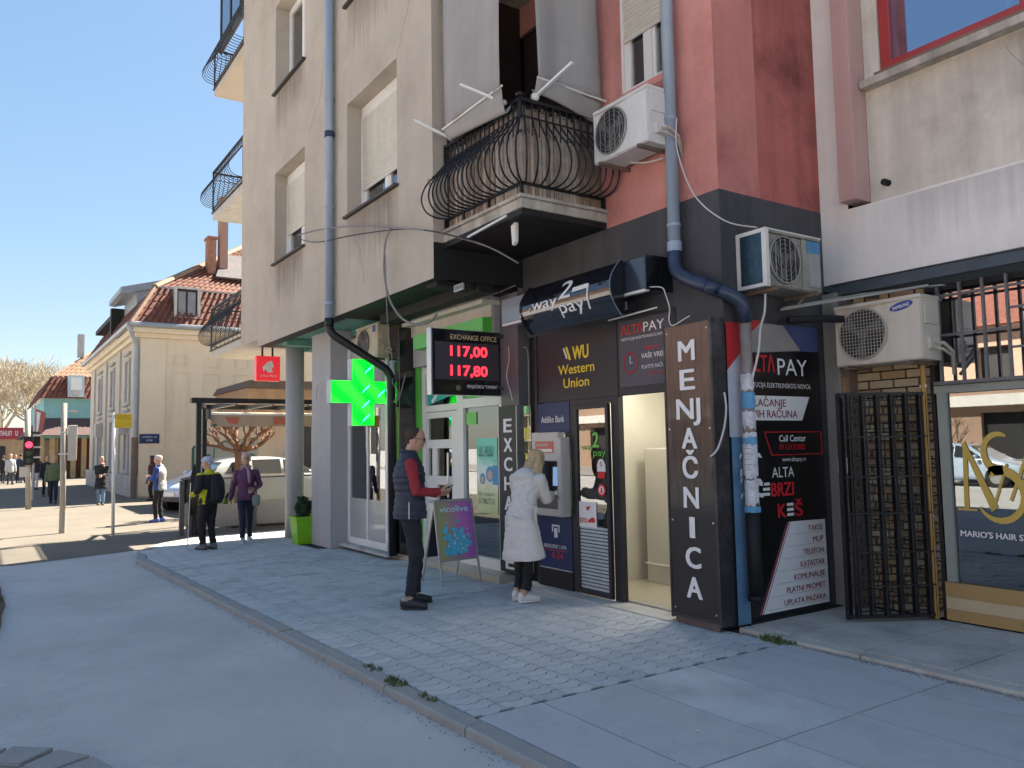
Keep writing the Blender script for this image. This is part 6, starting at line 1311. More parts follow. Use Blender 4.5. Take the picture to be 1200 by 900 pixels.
mb = MB(); tile_roof(mb,(-60.4,3.7,6.7),(-60.4,16,6.7),(-66,16,10.6),(-66,8.5,10.6),.3,.5,.08); tile_roof(mb,(-78,3.7,6.7),(-60.4,3.7,6.7),(-66,8.5,10.6),(-78,8.5,10.6),.4,.5,.08); mb.build('roof_tiles', V_TILE2, tb, kind='stuff')
d3 = boxpart('dormer', mat('pale_dormer',(.45,.55,.6),.8), tb, -61.2,-59.6,4.55,5.5,5.3,6.75); boxpart('window', S_WHITE, d3, -59.6,-59.55,4.72,5.35,5.75,6.6); boxpart('fan_unit', S_LGREY, d3, -59.6,-59.3,4.8,5.2,5.4,5.75)
part('chimney', V_PL, tb, lambda q: q.box(-63,-62.4,5.3,5.7,8.3,9.9)); boxpart('wall_sign', S_LGREY, tb, -60,-59.9,4.5,5.2,4.3,4.45)
# shop with a red sign under the far trees
sr = thing('low_shop', 'low shop with a red sign under the bare trees at the end of the street', 'building', (-82,1,0)); part('wall', mat('far_shop_wall',(.40,.27,.17),.9,var=.2), sr, lambda q: q.box(-90,-82,-6,3.0,-.1,3.4)); boxpart('sign_board', mat('shop_red',(.33,.03,.05),.6), sr, -82,-81.8,.9,2.9,2.9,3.9)
part('sign_lettering', P_INK, sr, lambda q: scribble(q,(-81.79,1.15,3.2),Y_,Z_,1.5,.42,11)); part('window', S_DARKIN, sr, lambda q: (q.box(-82,-81.95,-4.5,-2.5,.3,2.3), q.box(-82,-81.95,-1.6,1.6,.3,2.3)))
# ================================================================ opposite side of the street, seen only in the panes
ob = thing('row_house', 'long pale house with a red roof across the street, mirrored in the shop windows', 'building', (-8,-26,0))
mb = MB(); hs = [(x,x+1.3,4.0,5.7) for x in range(-50,38,4)]+[(x,x+1.8,.6,2.7) for x in range(-50,38,4)]
hs = [(-b,-a,c,d) for a,b,c,d in hs]
mb.T = Matrix.Rotation(math.pi,4,'Z'); wall_holes(mb,-40,52,-.1,6.6,24.0,.25,hs); mb.build('wall', mat('opposite_wall',(0.405,0.273,0.202),.9,var=.1,scale=.5,streak=.1), ob)
mb = MB(); mb.box(-52,40,-34,-24.3,-.1,6.5); mb.build('inner_structure', S_DARKIN, ob)
mb = MB(); mb.prism([(-52.3,-23.4,6.6),(-52.3,-29,9.6),(-52.3,-34.6,6.6)],(92.6,0,0)); mb.build('roof', V_TILE, ob)
part('band', B_WHITE, ob, lambda q: q.box(-52,40,-23.99,-23.6,3.0,3.5))
# ================================================================ bare trees
BARK = mat('grey_bark', (0.26,0.21,0.16), .9, var=.25, scale=6); BARK_P = mat('plane_bark', (0.42,0.36,0.27), .9, var=.25, scale=4); BARK_R = mat('pollard_bark', (0.20,0.105,0.06), .9, var=.3, scale=9, bump=.5)
def branch(mb, p, d, ln, r_, depth, spread, n=3, rng=None, minr=.012, sides=4):
    q_ = p+d*ln; mid = p+d*ln*.5+Vector((rng.uniform(-1,1),rng.uniform(-1,1),rng.uniform(-1,1)))*ln*.06
    mb.tube([p,mid,q_],[r_,r_*.85,r_*.68],sides if r_ > .03 else 3,cap=False)
    if depth == 0: return
    for i in range(n):
        ax = Vector((rng.uniform(-1,1),rng.uniform(-1,1),rng.uniform(-.4,1))).normalized(); nd = (d+ax*spread).normalized(); nd.z += .12; nd.normalize()
        branch(mb, p.lerp(q_, rng.uniform(.55,1)) if i else q_, nd, ln*rng.uniform(.62,.85), max(r_*rng.uniform(.5,.68),minr), depth-1, spread, n, rng, minr)
def bare_tree(x, y, h, r_, lab, seed, m=BARK, depth=5, n=3, spread=.75, cat='tree', group=None, base=-.06, minr=.014, name='bare_tree'):
    rng = random.Random(seed); t = thing(name, lab, cat, (x,y,base), group)
    q = MB(); q.tube([(x,y,base),(x+.05,y,base+h*.15),(x,y,base+h*.32)],[r_*1.25,r_,r_*.85],10); q.build('trunk', m, t, smooth=True)
    q = MB(); p = Vector((x,y,base+h*.31))
    for i in range(4):
        a = i*1.57+rng.uniform(-.4,.4); branch(q, p, Vector((math.cos(a)*.55,math.sin(a)*.55,1)).normalized(), h*.22, r_*.62, depth, spread, n, rng, minr)
    q.build('crown', m, t); return t
k_ = 0
for x, y, h in ((-92,4.6,10.5),(-100,1.5,12),(-118,5.5,14),(-122,-1.5,13),(-110,-4,12)):
    bare_tree(x,y,h,.3,('bare pale plane tree in front at the far end of the street','second bare plane tree, rising at the left edge','tall bare tree behind the low shop','faint bare tree furthest left in the distance','bare tree low over the low shop at the left edge')[k_],11+k_,BARK_P,6,3,.7,minr=.022,name='plane_tree',group='bare trees at the end of the street'); k_ += 1
bare_tree(-29.2,8.75,4.4,.07,'thin young bare tree against the cream wall right of the graffiti',5,BARK,4,3,1.0,minr=.010)
# pollarded tree by the terrace
rng = random.Random(4); pt = thing('pollarded_tree', 'pollarded tree with knobbly reddish limbs behind the cafe terrace', 'tree', (-21,5.55,-.06))
q = MB(); q.tube([(-21,5.55,-.06),(-21.02,5.53,.8),(-21,5.56,1.55)],[.17,.13,.15],12); q.build('trunk', BARK_R, pt, smooth=True)
q = MB(); P0 = Vector((-21,5.55,1.5))
def knob(p, d, ln, r_, dep):
    e = p+d*ln; m1 = p+d*ln*.5+Vector((rng.uniform(-.05,.05),rng.uniform(-.05,.05),0)); q.tube([p,m1,e],[r_,r_*.8,r_*.75],7); q.blob(e,(r_*1.0,r_*1.0,r_*1.0),7,5)
    if dep:
        for i in range(3 if dep > 1 else 2):
            nd = (d+Vector((rng.uniform(-.6,.6),rng.uniform(-.6,.6),rng.uniform(-.05,.6)))).normalized(); knob(e, nd, ln*rng.uniform(.55,.9), r_*.62, dep-1)
for i, (a, el) in enumerate(((1.5,.35),(-1.5,.3),(1.45,.8),(-1.4,.85),(.3,.9),(3.3,.8),(1.8,1.15),(-1.9,1.2))):
    knob(P0, Vector((math.cos(a)*math.cos(el)*.6,math.sin(a)*math.cos(el),math.sin(el))).normalized(), .42, .062, 3)
q.build('limbs', BARK_R, pt, smooth=True)
# mirrored trees across the street
for i, x in enumerate((-22,-11,1,9)): bare_tree(x,-20.5,8,.16,('street tree opposite, far left in the mirrored view','street tree opposite, left of centre in the mirrored view','street tree opposite, right of centre in the mirrored view','street tree opposite, far right in the mirrored view')[i],30+i,BARK,4,3,.8,group='trees across the street')
# ================================================================ cafe terrace
tc_ = thing('cafe_pergola', 'black steel terrace frame with a beige awning under the overhang', 'pergola', (-16.2,3.5,-.06))
PG = mat('pergola_black', (.018,.018,.02), .5, metal=.2)
for x, y in ((-16.3,3.5),(-16.3,7.6),(-18.6,4.12),(-18.6,7.6)): boxpart('post', PG, tc_, x-.045,x+.045,y-.045,y+.045,-.06,2.52)
part('top_rail', PG, tc_, lambda q: (q.box(-16.38,-16.2,3.35,7.7,2.52,2.62), q.box(-18.68,-18.54,4.05,7.7,2.52,2.62), q.bar((-18.6,4.12,2.56),(-16.35,3.5,2.56),.07,.08), q.box(-18.54,-16.38,7.58,7.68,2.52,2.60)), kind=None)
for i in range(5): boxpart('rafter', PG, tc_, -18.54,-16.38,4.2+.75*i,4.26+.75*i,2.50,2.58)
AWB = mat('beige_awning', (.50,.43,.33), .9, var=.06, scale=2)
part('awning_cloth', AWB, tc_, lambda q: (q.prism([(-18.4,4.2,2.44),(-16.25,3.7,2.30),(-16.25,7.5,2.30),(-18.4,7.5,2.44)],(0,0,-.02)),))
part('awning_valance', mat('beige_valance',(.36,.29,.21),.9,var=.08), tc_, lambda q: [q.prism([(-16.22-.01*(i%2),3.72+.19*i,2.285),(-16.22+.01*(i%2),3.91+.19*i,2.285),(-16.22+.01*(i%2),3.91+.19*i,2.06-.012*(i%3)),(-16.22-.01*(i%2),3.72+.19*i,2.06)],(.006,0,0)) for i in range(20)])
part('awning_bar', S_WHITE, tc_, lambda q: q.box(-16.24,-16.19,3.68,7.52,2.285,2.325))
part('valance_logo', mat('faded_red',(.42,.12,.08),.9), tc_, lambda q: (q.prism([(-16.205,3.98,2.24),(-16.205,4.26,2.24),(-16.205,4.22,2.10),(-16.205,4.05,2.12)],(.004,0,0)), q.box(-16.205,-16.20,4.95,5.20,2.10,2.24)))
part('heater', mat('steel_dark',(.1,.1,.1),.4,metal=.6), tc_, lambda q: (q.cyl((-16.2,3.66,2.2),(-16.2,3.66,2.4),.05), q.cyl((-16.15,3.75,2.05),(-16.15,3.75,2.1),.06)))
def fence(lab, p, q_, group='low terrace screens'):
    t = thing('terrace_screen', lab, 'screen', (*p,-.06), group); p = Vector((*p,0)); e = Vector((*q_,0)); d = (e-p)
    for u in (0,1): part('post', mat('screen_post',(.12,.11,.11),.6), t, lambda q: q.box(*(lambda c: (c.x-.04,c.x+.04,c.y-.04,c.y+.04,-.06,1.0))(p+d*u)))
    part('panel', mat('screen_panel',(.30,.28,.26),.7,var=.1), t, lambda q: q.bar(p+d*.03+Z_*.30,p+d*.97+Z_*.30,.02,.44))
    part('pane', glass('screen_glass',(.75,.78,.78),.1), t, lambda q: q.bar(p+d*.03+Z_*.78,p+d*.97+Z_*.78,.008,.5)); part('rail', MATS['screen_post'], t, lambda q: (q.bar(p+Z_*1.03,e+Z_*1.03,.05,.035),)); return t
fence('low terrace screen nearest the old man, left of the pergola post', (-16.5,3.25), (-17.6,3.6)); fence('low terrace screen between the two women, front side', (-16.4,3.4), (-16.35,4.35)); fence('low terrace screen hidden behind the round column', (-16.35,4.6), (-16.3,6.4))
pb = thing('planter_wall', 'brown planter box along the terrace behind the purple coat woman', 'planter', (-17.4,5,-.06)); boxpart('box', mat('brown_planter',(.10,.055,.035),.8,var=.2), pb, -17.7,-17.3,4.4,7.2,-.06,.42,bevel=.01)
dp = thing('folded_parasol', 'closed black parasol leaning by the first terrace screen', 'parasol', (-16.2,3.35,-.06)); part('cloth', S_BLACK, dp, lambda q: q.tube([(-16.2,3.40,.35),(-16.2,3.36,.8),(-16.2,3.42,1.32)],[.06,.09,.02],8), smooth=True); part('stem', S_BLACK, dp, lambda q: q.tube([(-16.2,3.40,-.06),(-16.2,3.40,.4)],.02,6))
# brown kiosk roof beyond the terrace
kk = thing('kiosk', 'brown flat roofed kiosk beyond the cafe terrace', 'kiosk', (-24,8.5,-.06)); part('roof', mat('kiosk_roof',(.09,.065,.05),.8,var=.2), kk, lambda q: q.prism([(-24,6.45,3.45),(-24,6.6,3.68),(-24,12,3.72),(-24,12,3.42)],(-4,0,0))); part('fascia', mat('kiosk_ochre',(.32,.20,.11),.8,var=.12,streak=.2), kk, lambda q: q.box(-24.05,-27.8,6.5,12,2.45,3.44))
part('post', S_LGREY, kk, lambda q: (q.box(-24.3,-24.2,7.9,8.0,-.06,2.45), q.box(-24.3,-24.2,11,11.1,-.06,2.45))); part('window', S_DARKIN, kk, lambda q: (q.box(-24.3,-24.25,8.1,8.6,1.0,2.3), q.box(-24.3,-24.25,8.8,10.8,1.0,2.3))); boxpart('wall', V_CR, kk, -24.35,-27.6,7.9,12,-.06,2.45)
# meinl lightbox
jm = thing('cafe_lightbox', 'square red cafe sign with a white emblem hanging by the round column', 'sign', (-15.5,4.6,2.9)); RJ = mat('lightbox_red',(.50,.03,.04),.35,coat=.3,emit=(.6,.02,.03),es=.12)
part('box', RJ, jm, lambda q: q.box(-15.62,-15.48,4.38,4.85,2.93,3.42), bevel=.01); part('emblem', P_INK, jm, lambda q: (q.prism([(-15.475,4.60,3.30),(-15.475,4.68,3.33),(-15.475,4.72,3.22),(-15.475,4.68,3.17),(-15.475,4.70,3.10),(-15.475,4.60,3.09),(-15.475,4.56,3.16),(-15.475,4.52,3.10),(-15.475,4.50,3.20)],(.004,0,0))))
part('lettering', P_INK, jm, lambda q: q.text('Julius Meinl',(-15.474,4.46,3.01),Y_,Z_,w=.32,h=.05)); part('hanger', S_BLACK, jm, lambda q: (q.box(-15.57,-15.53,4.5,4.53,3.42,3.6), q.box(-15.57,-15.53,4.7,4.73,3.42,3.6)))
# ================================================================ planter at the pier
pn = thing('lime_planter', 'lime green square planter with a small conifer beside the grey pier', 'planter', (-12.98,4.32,0)); LG = mat('lime_plastic',(.20,.50,.01),.45,var=.05)
cx, cy = -13.12, 4.52
part('pot', LG, pn, lambda q: q.loft([[(cx+s*a,cy+t*a,z) for s,t in ((-1,-1),(1,-1),(1,1),(-1,1))] for a,z in ((.14,.0),(.185,.42),(.195,.42),(.195,.46),(.165,.46),(.165,.40))],cap=True), bevel=.006)
part('soil', A_SOIL, pn, lambda q: q.box(cx-.16,cx+.16,cy-.16,cy+.16,.36,.415))
LEAF = mat('dark_conifer', (.03,.06,.025), .8, var=.4, scale=6)
def leafy(q, c, rad, n, s, rng):
    for i in range(n):
        v = Vector((rng.gauss(0,1),rng.gauss(0,1),rng.gauss(0,1))).normalized()*(rng.random()**.5); p = Vector(c)+Vector((v.x*rad[0],v.y*rad[1],v.z*rad[2])); a = Vector((rng.gauss(0,1),rng.gauss(0,1),rng.gauss(0,1))).normalized()*s; b = a.orthogonal().normalized()*s*.45
        q.add([p-b,p+b,p+a],[(0,1,2)])
q = MB(); leafy(q,(cx,cy,.60),(.12,.12,.18),800,.07,random.Random(2)); q.build('foliage', LEAF, pn); part('stem', BARK, pn, lambda q: q.cyl((cx,cy,.45),(cx,cy,.7),.012,6))
# ================================================================ posts and lights on the square
S_POST = mat('weathered_post', (.38,.36,.32), .7, var=.2, scale=5, streak=.2, dark=(.2,.13,.09), dscale=5, damt=.6)
lp = thing('sign_post', 'thick weathered post with a grey box, between the traffic light and the yellow sign', 'post', (-18.79,1.4,-.06)); part('pole', S_POST, lp, lambda q: q.tube([(-18.79,1.40,-.06),(-18.8,1.37,2.62)],.055,12), smooth=True)
part('box', S_LGREY, lp, lambda q: q.box(-18.9,-18.72,1.46,1.62,1.43,2.16), bevel=.01); part('clamp', S_ALU, lp, lambda q: (q.box(-18.85,-18.73,1.3,1.47,2.0,2.03), q.box(-18.85,-18.73,1.3,1.47,1.55,1.58))); part('base', S_POST, lp, lambda q: q.cyl((-18.79,1.40,-.06),(-18.79,1.40,.40),.066,12))
lp = thing('bus_stop_sign', 'thin white pole with a yellow plate on the square', 'sign', (-17.12,2.13,-.06)); part('pole', S_WHITE, lp, lambda q: q.tube([(-17.12,2.13,-.06),(-17.12,2.10,2.35)],.03,10), smooth=True)
part('plate', mat('yellow_plate',(.65,.45,.015),.5,var=.04), lp, lambda q: q.box(-17.10,-17.08,2.12,2.42,2.06,2.33)); part('plate_print', mat('olive_print',(.2,.14,.01),.6), lp, lambda q: (scribble(q,(-17.078,2.17,2.27),Y_,Z_,.17,.03,10), q.bar((-17.078,2.14,2.24),(-17.078,2.40,2.24),.006)))
tl = thing('traffic_light', 'traffic light showing red on a leaning grey pole at the far crossing', 'traffic light', (-27.59,1.16,-.06)); part('pole', S_POST, tl, lambda q: q.tube([(-27.59,1.16,-.06),(-27.6,1.06,2.9)],.075,12), smooth=True)
part('housing', S_BLACK, tl, lambda q: (q.box(-27.6,-27.42,.98,1.24,1.25,2.10), q.box(-27.75,-27.6,1.18,1.42,1.30,2.25)), bevel=.02); part('red_lamp', mat('red_signal',(.5,.02,.03),.4,emit=(1,.02,.05),es=.9), tl, lambda q: q.cyl((-27.43,1.12,1.85),(-27.40,1.12,1.85),.095,16)); part('dark_lens', mat('dark_lens',(.03,.04,.03),.3), tl, lambda q: (q.cyl((-27.43,1.12,1.60),(-27.40,1.12,1.60),.08,14), q.cyl((-27.43,1.12,1.38),(-27.40,1.12,1.38),.08,14)))
part('visor', S_LGREY, tl, lambda q: (q.box(-27.7,-27.5,1.22,1.44,2.10,2.16), q.box(-27.7,-27.5,1.24,1.46,1.75,1.80), q.box(-27.7,-27.5,1.24,1.46,1.45,1.5))); part('back_plate', S_LGREY, tl, lambda q: q.box(-27.55,-27.52,.9,1.15,.9,1.2))
bn = thing('banner_pole', 'slanting pole with a red and white banner beside the traffic light', 'banner', (-33,1.6,-.06)); part('pole', S_LGREY, bn, lambda q: q.tube([(-33,1.5,-.06),(-33,1.5,3.3)],.04,8)); part('cloth', mat('banner_red',(.4,.12,.1),.8), bn, lambda q: q.prism([(-33,1.52,3.2),(-33,1.85,3.05),(-33,1.75,2.3),(-33,1.52,2.2)],(.01,0,0))); part('stripe', P_INK, bn, lambda q: q.prism([(-32.985,1.55,3.1),(-32.985,1.68,3.05),(-32.985,1.62,2.4),(-32.985,1.55,2.3)],(.004,0,0)))
# ================================================================ cars
CP_W = mat('white_car_paint', (.60,.60,.58), .25, var=.02, coat=.8); CP_B = mat('pale_blue_car_paint', (.45,.55,.68), .25, var=.02, coat=.8); RUB = mat('tyre_rubber', (.02,.02,.02), .8); CG = mat('car_glass', (.02,.03,.035), .05, coat=.8)
def car(x, y, rz, lab, paint, group=None, detail=True):
    """hatchback about 4.1 m long, nose along local +X; body lofted from cross sections"""
    t = thing('parked_car', lab, 'car', (x,y,ROADZ), group); M4 = Matrix.Translation((x,y,ROADZ)) @ Matrix.Rotation(rz,4,'Z')
    def P(nm, m, fn, par=t, **k):
        q = MB(); q.T = M4; fn(q); return q.build(nm, m, par, **k)
    st = [(-2.05,.55,.42,.78,.70,.78),(-1.98,.74,.28,.92,.60,.95),(-1.80,.82,.22,.98,.62,1.18),(-1.45,.86,.20,1.0,.64,1.40),(-.9,.87,.20,.98,.66,1.47),(-.2,.87,.20,.96,.66,1.48),(.35,.87,.20,.94,.64,1.40),(.80,.86,.20,.92,.62,1.16),(1.15,.85,.20,.90,.64,.93),(1.6,.82,.22,.82,.60,.84),(1.95,.74,.26,.70,.55,.72),(2.08,.55,.36,.58,.45,.60)]
    rings = []
    for s, w, zb, zs, wt, zt in st:
        zt = max(zt, zs+.01); rings.append([(s,-w*.9,zb),(s,-w,zb+.12),(s,-w*1.0,(zb+zs)/2+.05),(s,-w*.96,zs),(s,-wt,zs+(zt-zs)*.85),(s,-wt*.8,zt),(s,wt*.8,zt),(s,wt,zs+(zt-zs)*.85),(s,w*.96,zs),(s,w*1.0,(zb+zs)/2+.05),(s,w,zb+.12),(s,w*.9,zb)])
    body = P('body', paint, lambda q: q.loft(rings), smooth=True); md = body.modifiers.new('sub','SUBSURF'); md.levels = 1; md.render_levels = 2
    def side(q, sgn):
        q.add([(s,sgn*y_,z) for s,y_,z in ((-1.62,.815,1.05),(-.95,.845,1.03),(-.95,.70,1.38),(-1.40,.675,1.33))],[(0,1,2,3)]); q.add([(s,sgn*y_,z) for s,y_,z in ((-.88,.845,1.03),(-.10,.845,1.01),(-.10,.70,1.395),(-.88,.70,1.39))],[(0,1,2,3)]); q.add([(s,sgn*y_,z) for s,y_,z in ((-.03,.845,1.01),(.85,.835,.985),(.30,.70,1.33),(-.03,.70,1.39))],[(0,1,2,3)])
    for s_ in (-1,1): P('side_window', CG, lambda q: side(q,s_))
    P('windscreen', CG, lambda q: q.add([(.98,-.70,.98),(.98,.70,.98),(.42,.60,1.37),(.42,-.60,1.37)],[(0,1,2,3)])); P('rear_window', CG, lambda q: q.add([(-1.97,-.62,1.02),(-1.97,.62,1.02),(-1.60,.56,1.34),(-1.60,-.56,1.34)],[(3,2,1,0)]))
    for s_ in (-1,1):
        P('headlight', mat('lamp_clear',(.6,.62,.65),.1,metal=.3), lambda q: q.blob((1.88,s_*.60,.66),(.14,.13,.07))); P('tail_light', mat('lamp_red',(.4,.01,.01),.2), lambda q: q.blob((-1.98,s_*.66,.88),(.06,.10,.12))); P('mirror', paint, lambda q: q.blob((.72,s_*.98,1.02),(.07,.09,.06)))
        for sx in (-1.28,1.30):
            w_ = P('wheel', RUB, lambda q: q.cyl((sx,s_*.70,.31),(sx,s_*.885,.31),.31,24)); P('rim', S_ALU, lambda q: (q.cyl((sx,s_*.88,.31),(sx,s_*.90,.31),.19,16)), par=w_); P('wheel_arch', S_BLACK, lambda q: q.cyl((sx,s_*.6,.33),(sx,s_*.868,.33),.36,24))
    P('bumper', mat('bumper_dark',(.04,.04,.045),.6), lambda q: (q.box(1.98,2.06,-.45,.45,.30,.42), q.box(-2.06,-1.95,-.5,.5,.30,.40))); P('number_plate', P_INK, lambda q: (q.box(2.07,2.09,-.25,.25,.44,.54),)); return t
car(-22.0,6.7,R(96),'white hatchback parked behind the pollarded tree and the terrace', CP_W); car(-23.9,6.0,R(-62),'pale blue car parked nose out, partly hidden by the old man and the first screen', CP_B)
for i, (x, pm) in enumerate(((-20,CP_W),(-14,CP_B),(-8.5,mat('dark_car_paint',(.03,.04,.06),.2,coat=.8)),(-3,CP_W),(3,mat('red_car_paint',(.3,.02,.02),.2,coat=.8)))): car(x,-14.5,0,('white car, leftmost of the row mirrored in the panes','pale blue car in the mirrored row across the street','dark car in the mirrored row across the street','white car mirrored in the barber window','red car, rightmost of the mirrored row')[i],pm,'cars parked across the street')
# ================================================================ people
SKIN = mat('skin', (.52,.30,.21), .55, var=.06, scale=20); LIP = mat('lips', (.35,.12,.10), .5); EYE = mat('eye_dark', (.03,.02,.02), .3)
def cloth(nm, c, rough=.85, **k): return mat(nm, c, rough, var=.05, scale=5, bump=.25, bscale=220, **k)
def ell(c, u, v, a, b, n=16): return [c + u*(a*math.cos(2*math.pi*i/n)) + v*(b*math.sin(2*math.pi*i/n)) for i in range(n)]
def eloft(q, secs, ref=Vector((1,0,0)), n=16, round_=True):
    """secs: (point, r_front_back, r_side); ellipses square to the path, 'ref' is the front direction"""
    P = [Vector(s[0]) for s in secs]; rings = []
    for i, s in enumerate(secs):
        d = (P[min(i+1,len(P)-1)]-P[max(i-1,0)]).normalized(); u = (ref-d*ref.dot(d))
        if u.length < .1: u = d.orthogonal()
        u.normalize(); v = d.cross(u)
        rings.append((P[i],d,u,v,s[1],s[2]))
    out = []
    c,d,u,v,a,b = rings[0]
    if round_: out += [ell(c-d*min(a,b)*k_, u, v, a*f_, b*f_, n) for k_, f_ in ((.55,.35),(.38,.7))]
    out += [ell(c,u,v,a,b,n) for c,d,u,v,a,b in rings]
    c,d,u,v,a,b = rings[-1]
    if round_: out += [ell(c+d*min(a,b)*k_, u, v, a*f_, b*f_, n) for k_, f_ in ((.38,.7),(.55,.35))]
    q.loft(out)
def ik(a, b, l1, l2, pole):
    a = Vector(a); b = Vector(b); d = b-a; L_ = min(d.length, (l1+l2)*.999); dn = d.normalized(); x = (l1*l1-l2*l2+L_*L_)/(2*L_); h = math.sqrt(max(l1*l1-x*x,0)); p = Vector(pole); p = (p-dn*p.dot(dn)).normalized()
    return a+dn*x+p*h
def hand(q, w, fdir, pdir, side, s=1.0, curl=.35):
    """palm and five separate fingers from wrist w; fdir along the fingers, pdir out of the palm"""
    w = Vector(w); f = Vector(fdir).normalized(); p = Vector(pdir); p = (p-f*p.dot(f)).normalized(); l = f.cross(p)*side
    eloft(q, [(w-f*.015*s,.022*s,.027*s),(w+f*.03*s,.017*s,.036*s),(w+f*.08*s,.014*s,.041*s),(w+f*.092*s,.012*s,.039*s)], p, 10)
    for i, (o, ln) in enumerate(((-.031,.062),(-.011,.072),(.010,.078),(.031,.068))):
        b = w+f*.088*s+l*(o*s)*-1; pts = [b]; d = f.copy()
        for k_ in range(3):
            a = curl*(k_+.6)+.06*i; dd = (f*math.cos(a)+p*math.sin(a)).normalized(); pts.append(pts[-1]+dd*ln*s*(.45,.32,.25)[k_])
        q.tube(pts, [.0098*s,.0095*s,.0085*s,.0075*s], 7)
    t0 = w+f*.03*s+l*.032*s; q.tube([t0, t0+(f*.5+l*.7+p*.3)*.036*s, t0+(f*1.0+l*.7+p*.8)*.045*s, t0+(f*1.5+l*.6+p*1.1)*.052*s],[.014*s,.0125*s,.011*s,.009*s],7)
def person(lab, pos, head_dir, h=1.75, voxel=.012, group=None, **S):
    """S: pose and clothing. Local frame: +X forward, +Y left, Z up, for a body 1.75 m tall"""
    f = Vector((head_dir[0],head_dir[1],0)).normalized(); sc = h/1.75
    M4 = Matrix.Translation(pos) @ Matrix(((f.x,-f.y,0,0),(f.y,f.x,0,0),(0,0,1,0),(0,0,0,1))) @ Matrix.Scale(sc,4)
    t = thing('person', lab, 'person', pos, group)
    def newq(): q = MB(); q.T = M4; return q
    fem = S.get('fem', False); lean = S.get('lean', 0.0); bulk = S.get('bulk', 1.0)
    FL = Vector(S.get('footL',(.0,.10,.0))); FR = Vector(S.get('footR',(.0,-.10,.0))); hx = S.get('hip',(0,0)); hipz = S.get('hipz',.90)
    pel = Vector((hx[0],hx[1],.95)); hipL = Vector((hx[0],hx[1]+.085,hipz)); hipR = Vector((hx[0],hx[1]-.085,hipz))
    aL = FL+Z_*.085; aR = FR+Z_*.085; kL = ik(hipL,aL,.415,.408,(1,.05,0)); kR = ik(hipR,aR,.415,.408,(1,-.05,0))
    waist = pel+Vector((lean*.3,0,.14)); chest = pel+Vector((lean*.75,0,.32)); nb = pel+Vector((lean*1.05,0,.52)); hd = nb+Vector((lean*.35+.015+S.get('nod',0)*.5,0,.155-S.get('nod',0)*.35))
    shL = chest+Vector((lean*.2,.175*bulk**.4,.125)); shR = chest+Vector((lean*.2,-.175*bulk**.4,.125))
    wL = Vector(S.get('handL',(.05,.26,.80))); wR = Vector(S.get('handR',(.05,-.26,.80)))
    eL = ik(shL,wL,.29,.26,S.get('poleL',(-1,.35,-.2))); eR = ik(shR,wR,.29,.26,S.get('poleR',(-1,-.35,-.2)))
    X1 = Vector((1,0,0)); hf = Vector((math.cos(S.get('turn',0)),math.sin(S.get('turn',0)),0)); hs = Vector((-hf.y,hf.x,0)); nod = S.get('nod',0)
    hf3 = (hf-Z_*nod*1.2).normalized(); hu = hs.cross(hf3)*-1; hu = hf3.cross(hs)
    # --- one continuous body
    q = newq()
    eloft(q,[(pel-Z_*.07,.10,.145),(pel+Z_*.02,.105,.16),(waist,.09,.128),(chest-Z_*.04,.11,.155),(chest+Z_*.07,.10,.165),(nb-Z_*.035,.075,.11),(nb+Z_*.0,.055,.062)],X1)
    for a, k_, b in ((hipL,kL,aL),(hipR,kR,aR)): eloft(q,[(a,.078,.078),(a.lerp(k_,.5),.064,.062),(k_,.050,.048),(k_.lerp(b,.35),.046,.043),(k_.lerp(b,.8),.034,.032),(b,.033,.032)],X1,12)
    for a, e, w in ((shL,eL,wL),(shR,eR,wR)): eloft(q,[(a,.050,.050),(a.lerp(e,.5),.044,.044),(e,.036,.036),(e.lerp(w,.3),.037,.036),(w,.024,.027)],X1,12)
    for i_, a in enumerate((FL,FR)):
        yw = S.get('footyaw',(0.12,-.12))[i_]; fx = Vector((math.cos(yw),math.sin(yw),0)); eloft(q,[(a-fx*.05+Z_*.05,.028,.026),(a+fx*.04+Z_*.05,.028,.03),(a+fx*.11+Z_*.04,.016,.028)],Z_,10)
    eloft(q,[(nb-Z_*.03,.052,.055),(nb.lerp(hd,.5)-hf*.008,.046,.048),(hd-hf*.008-hu*.03,.05,.05)],X1,12)
    c = hd+hu*.02
    hr = [(-.118,.020,.030,.030),(-.105,.040,.038,.022),(-.085,.060,.050,.012),(-.055,.076,.060,.006),(-.02,.085,.066,.003),(.02,.093,.071,.0),(.055,.094,.072,-.002),(.085,.082,.064,-.004),(.108,.056,.046,-.004),(.122,.022,.02,-.004)]
    q.loft([ell(c+hu*z+hf3*o, hf3, hs, a, b, 18) for z,a,b,o in hr])
    q.blob(c+hf3*.092-hu*.018,(.016,.012,.022)); q.tube([c+hf3*.088+hu*.012,c+hf3*.106-hu*.028],[.008,.014],6)
    for s_ in (-1,1): q.blob(c+hs*.072*s_-hf3*.005-hu*.01,(.018,.010,.030))
    q.blob(c+hf3*.082-hu*.058,(.012,.024,.010))
    fing = voxel < .015
    hl = S.get('hdirL'); hr_ = S.get('hdirR'); dl_ = Vector(hl) if hl else (wL-eL).normalized(); dr_ = Vector(hr_) if hr_ else (wR-eR).normalized()
    hand(q,wL,dl_,S.get('palmL',(0,-1,0)),-1,1.0,S.get('curlL',.35)); hand(q,wR,dr_,S.get('palmR',(0,1,0)),1,1.0,S.get('curlR',.35))
    body = q.build('body', SKIN if not S.get('skin') else S['skin'], t); remesh(body, (.0062 if fing else .009)*sc, 2)
    # --- face
    q = newq()
    for s_ in (-1,1): q.blob(c+hf3*.083+hs*.028*s_+hu*.010,(.010,.012,.006),8,5)
    if S.get('glasses') != 'dark': q.build('eyes', EYE, t)
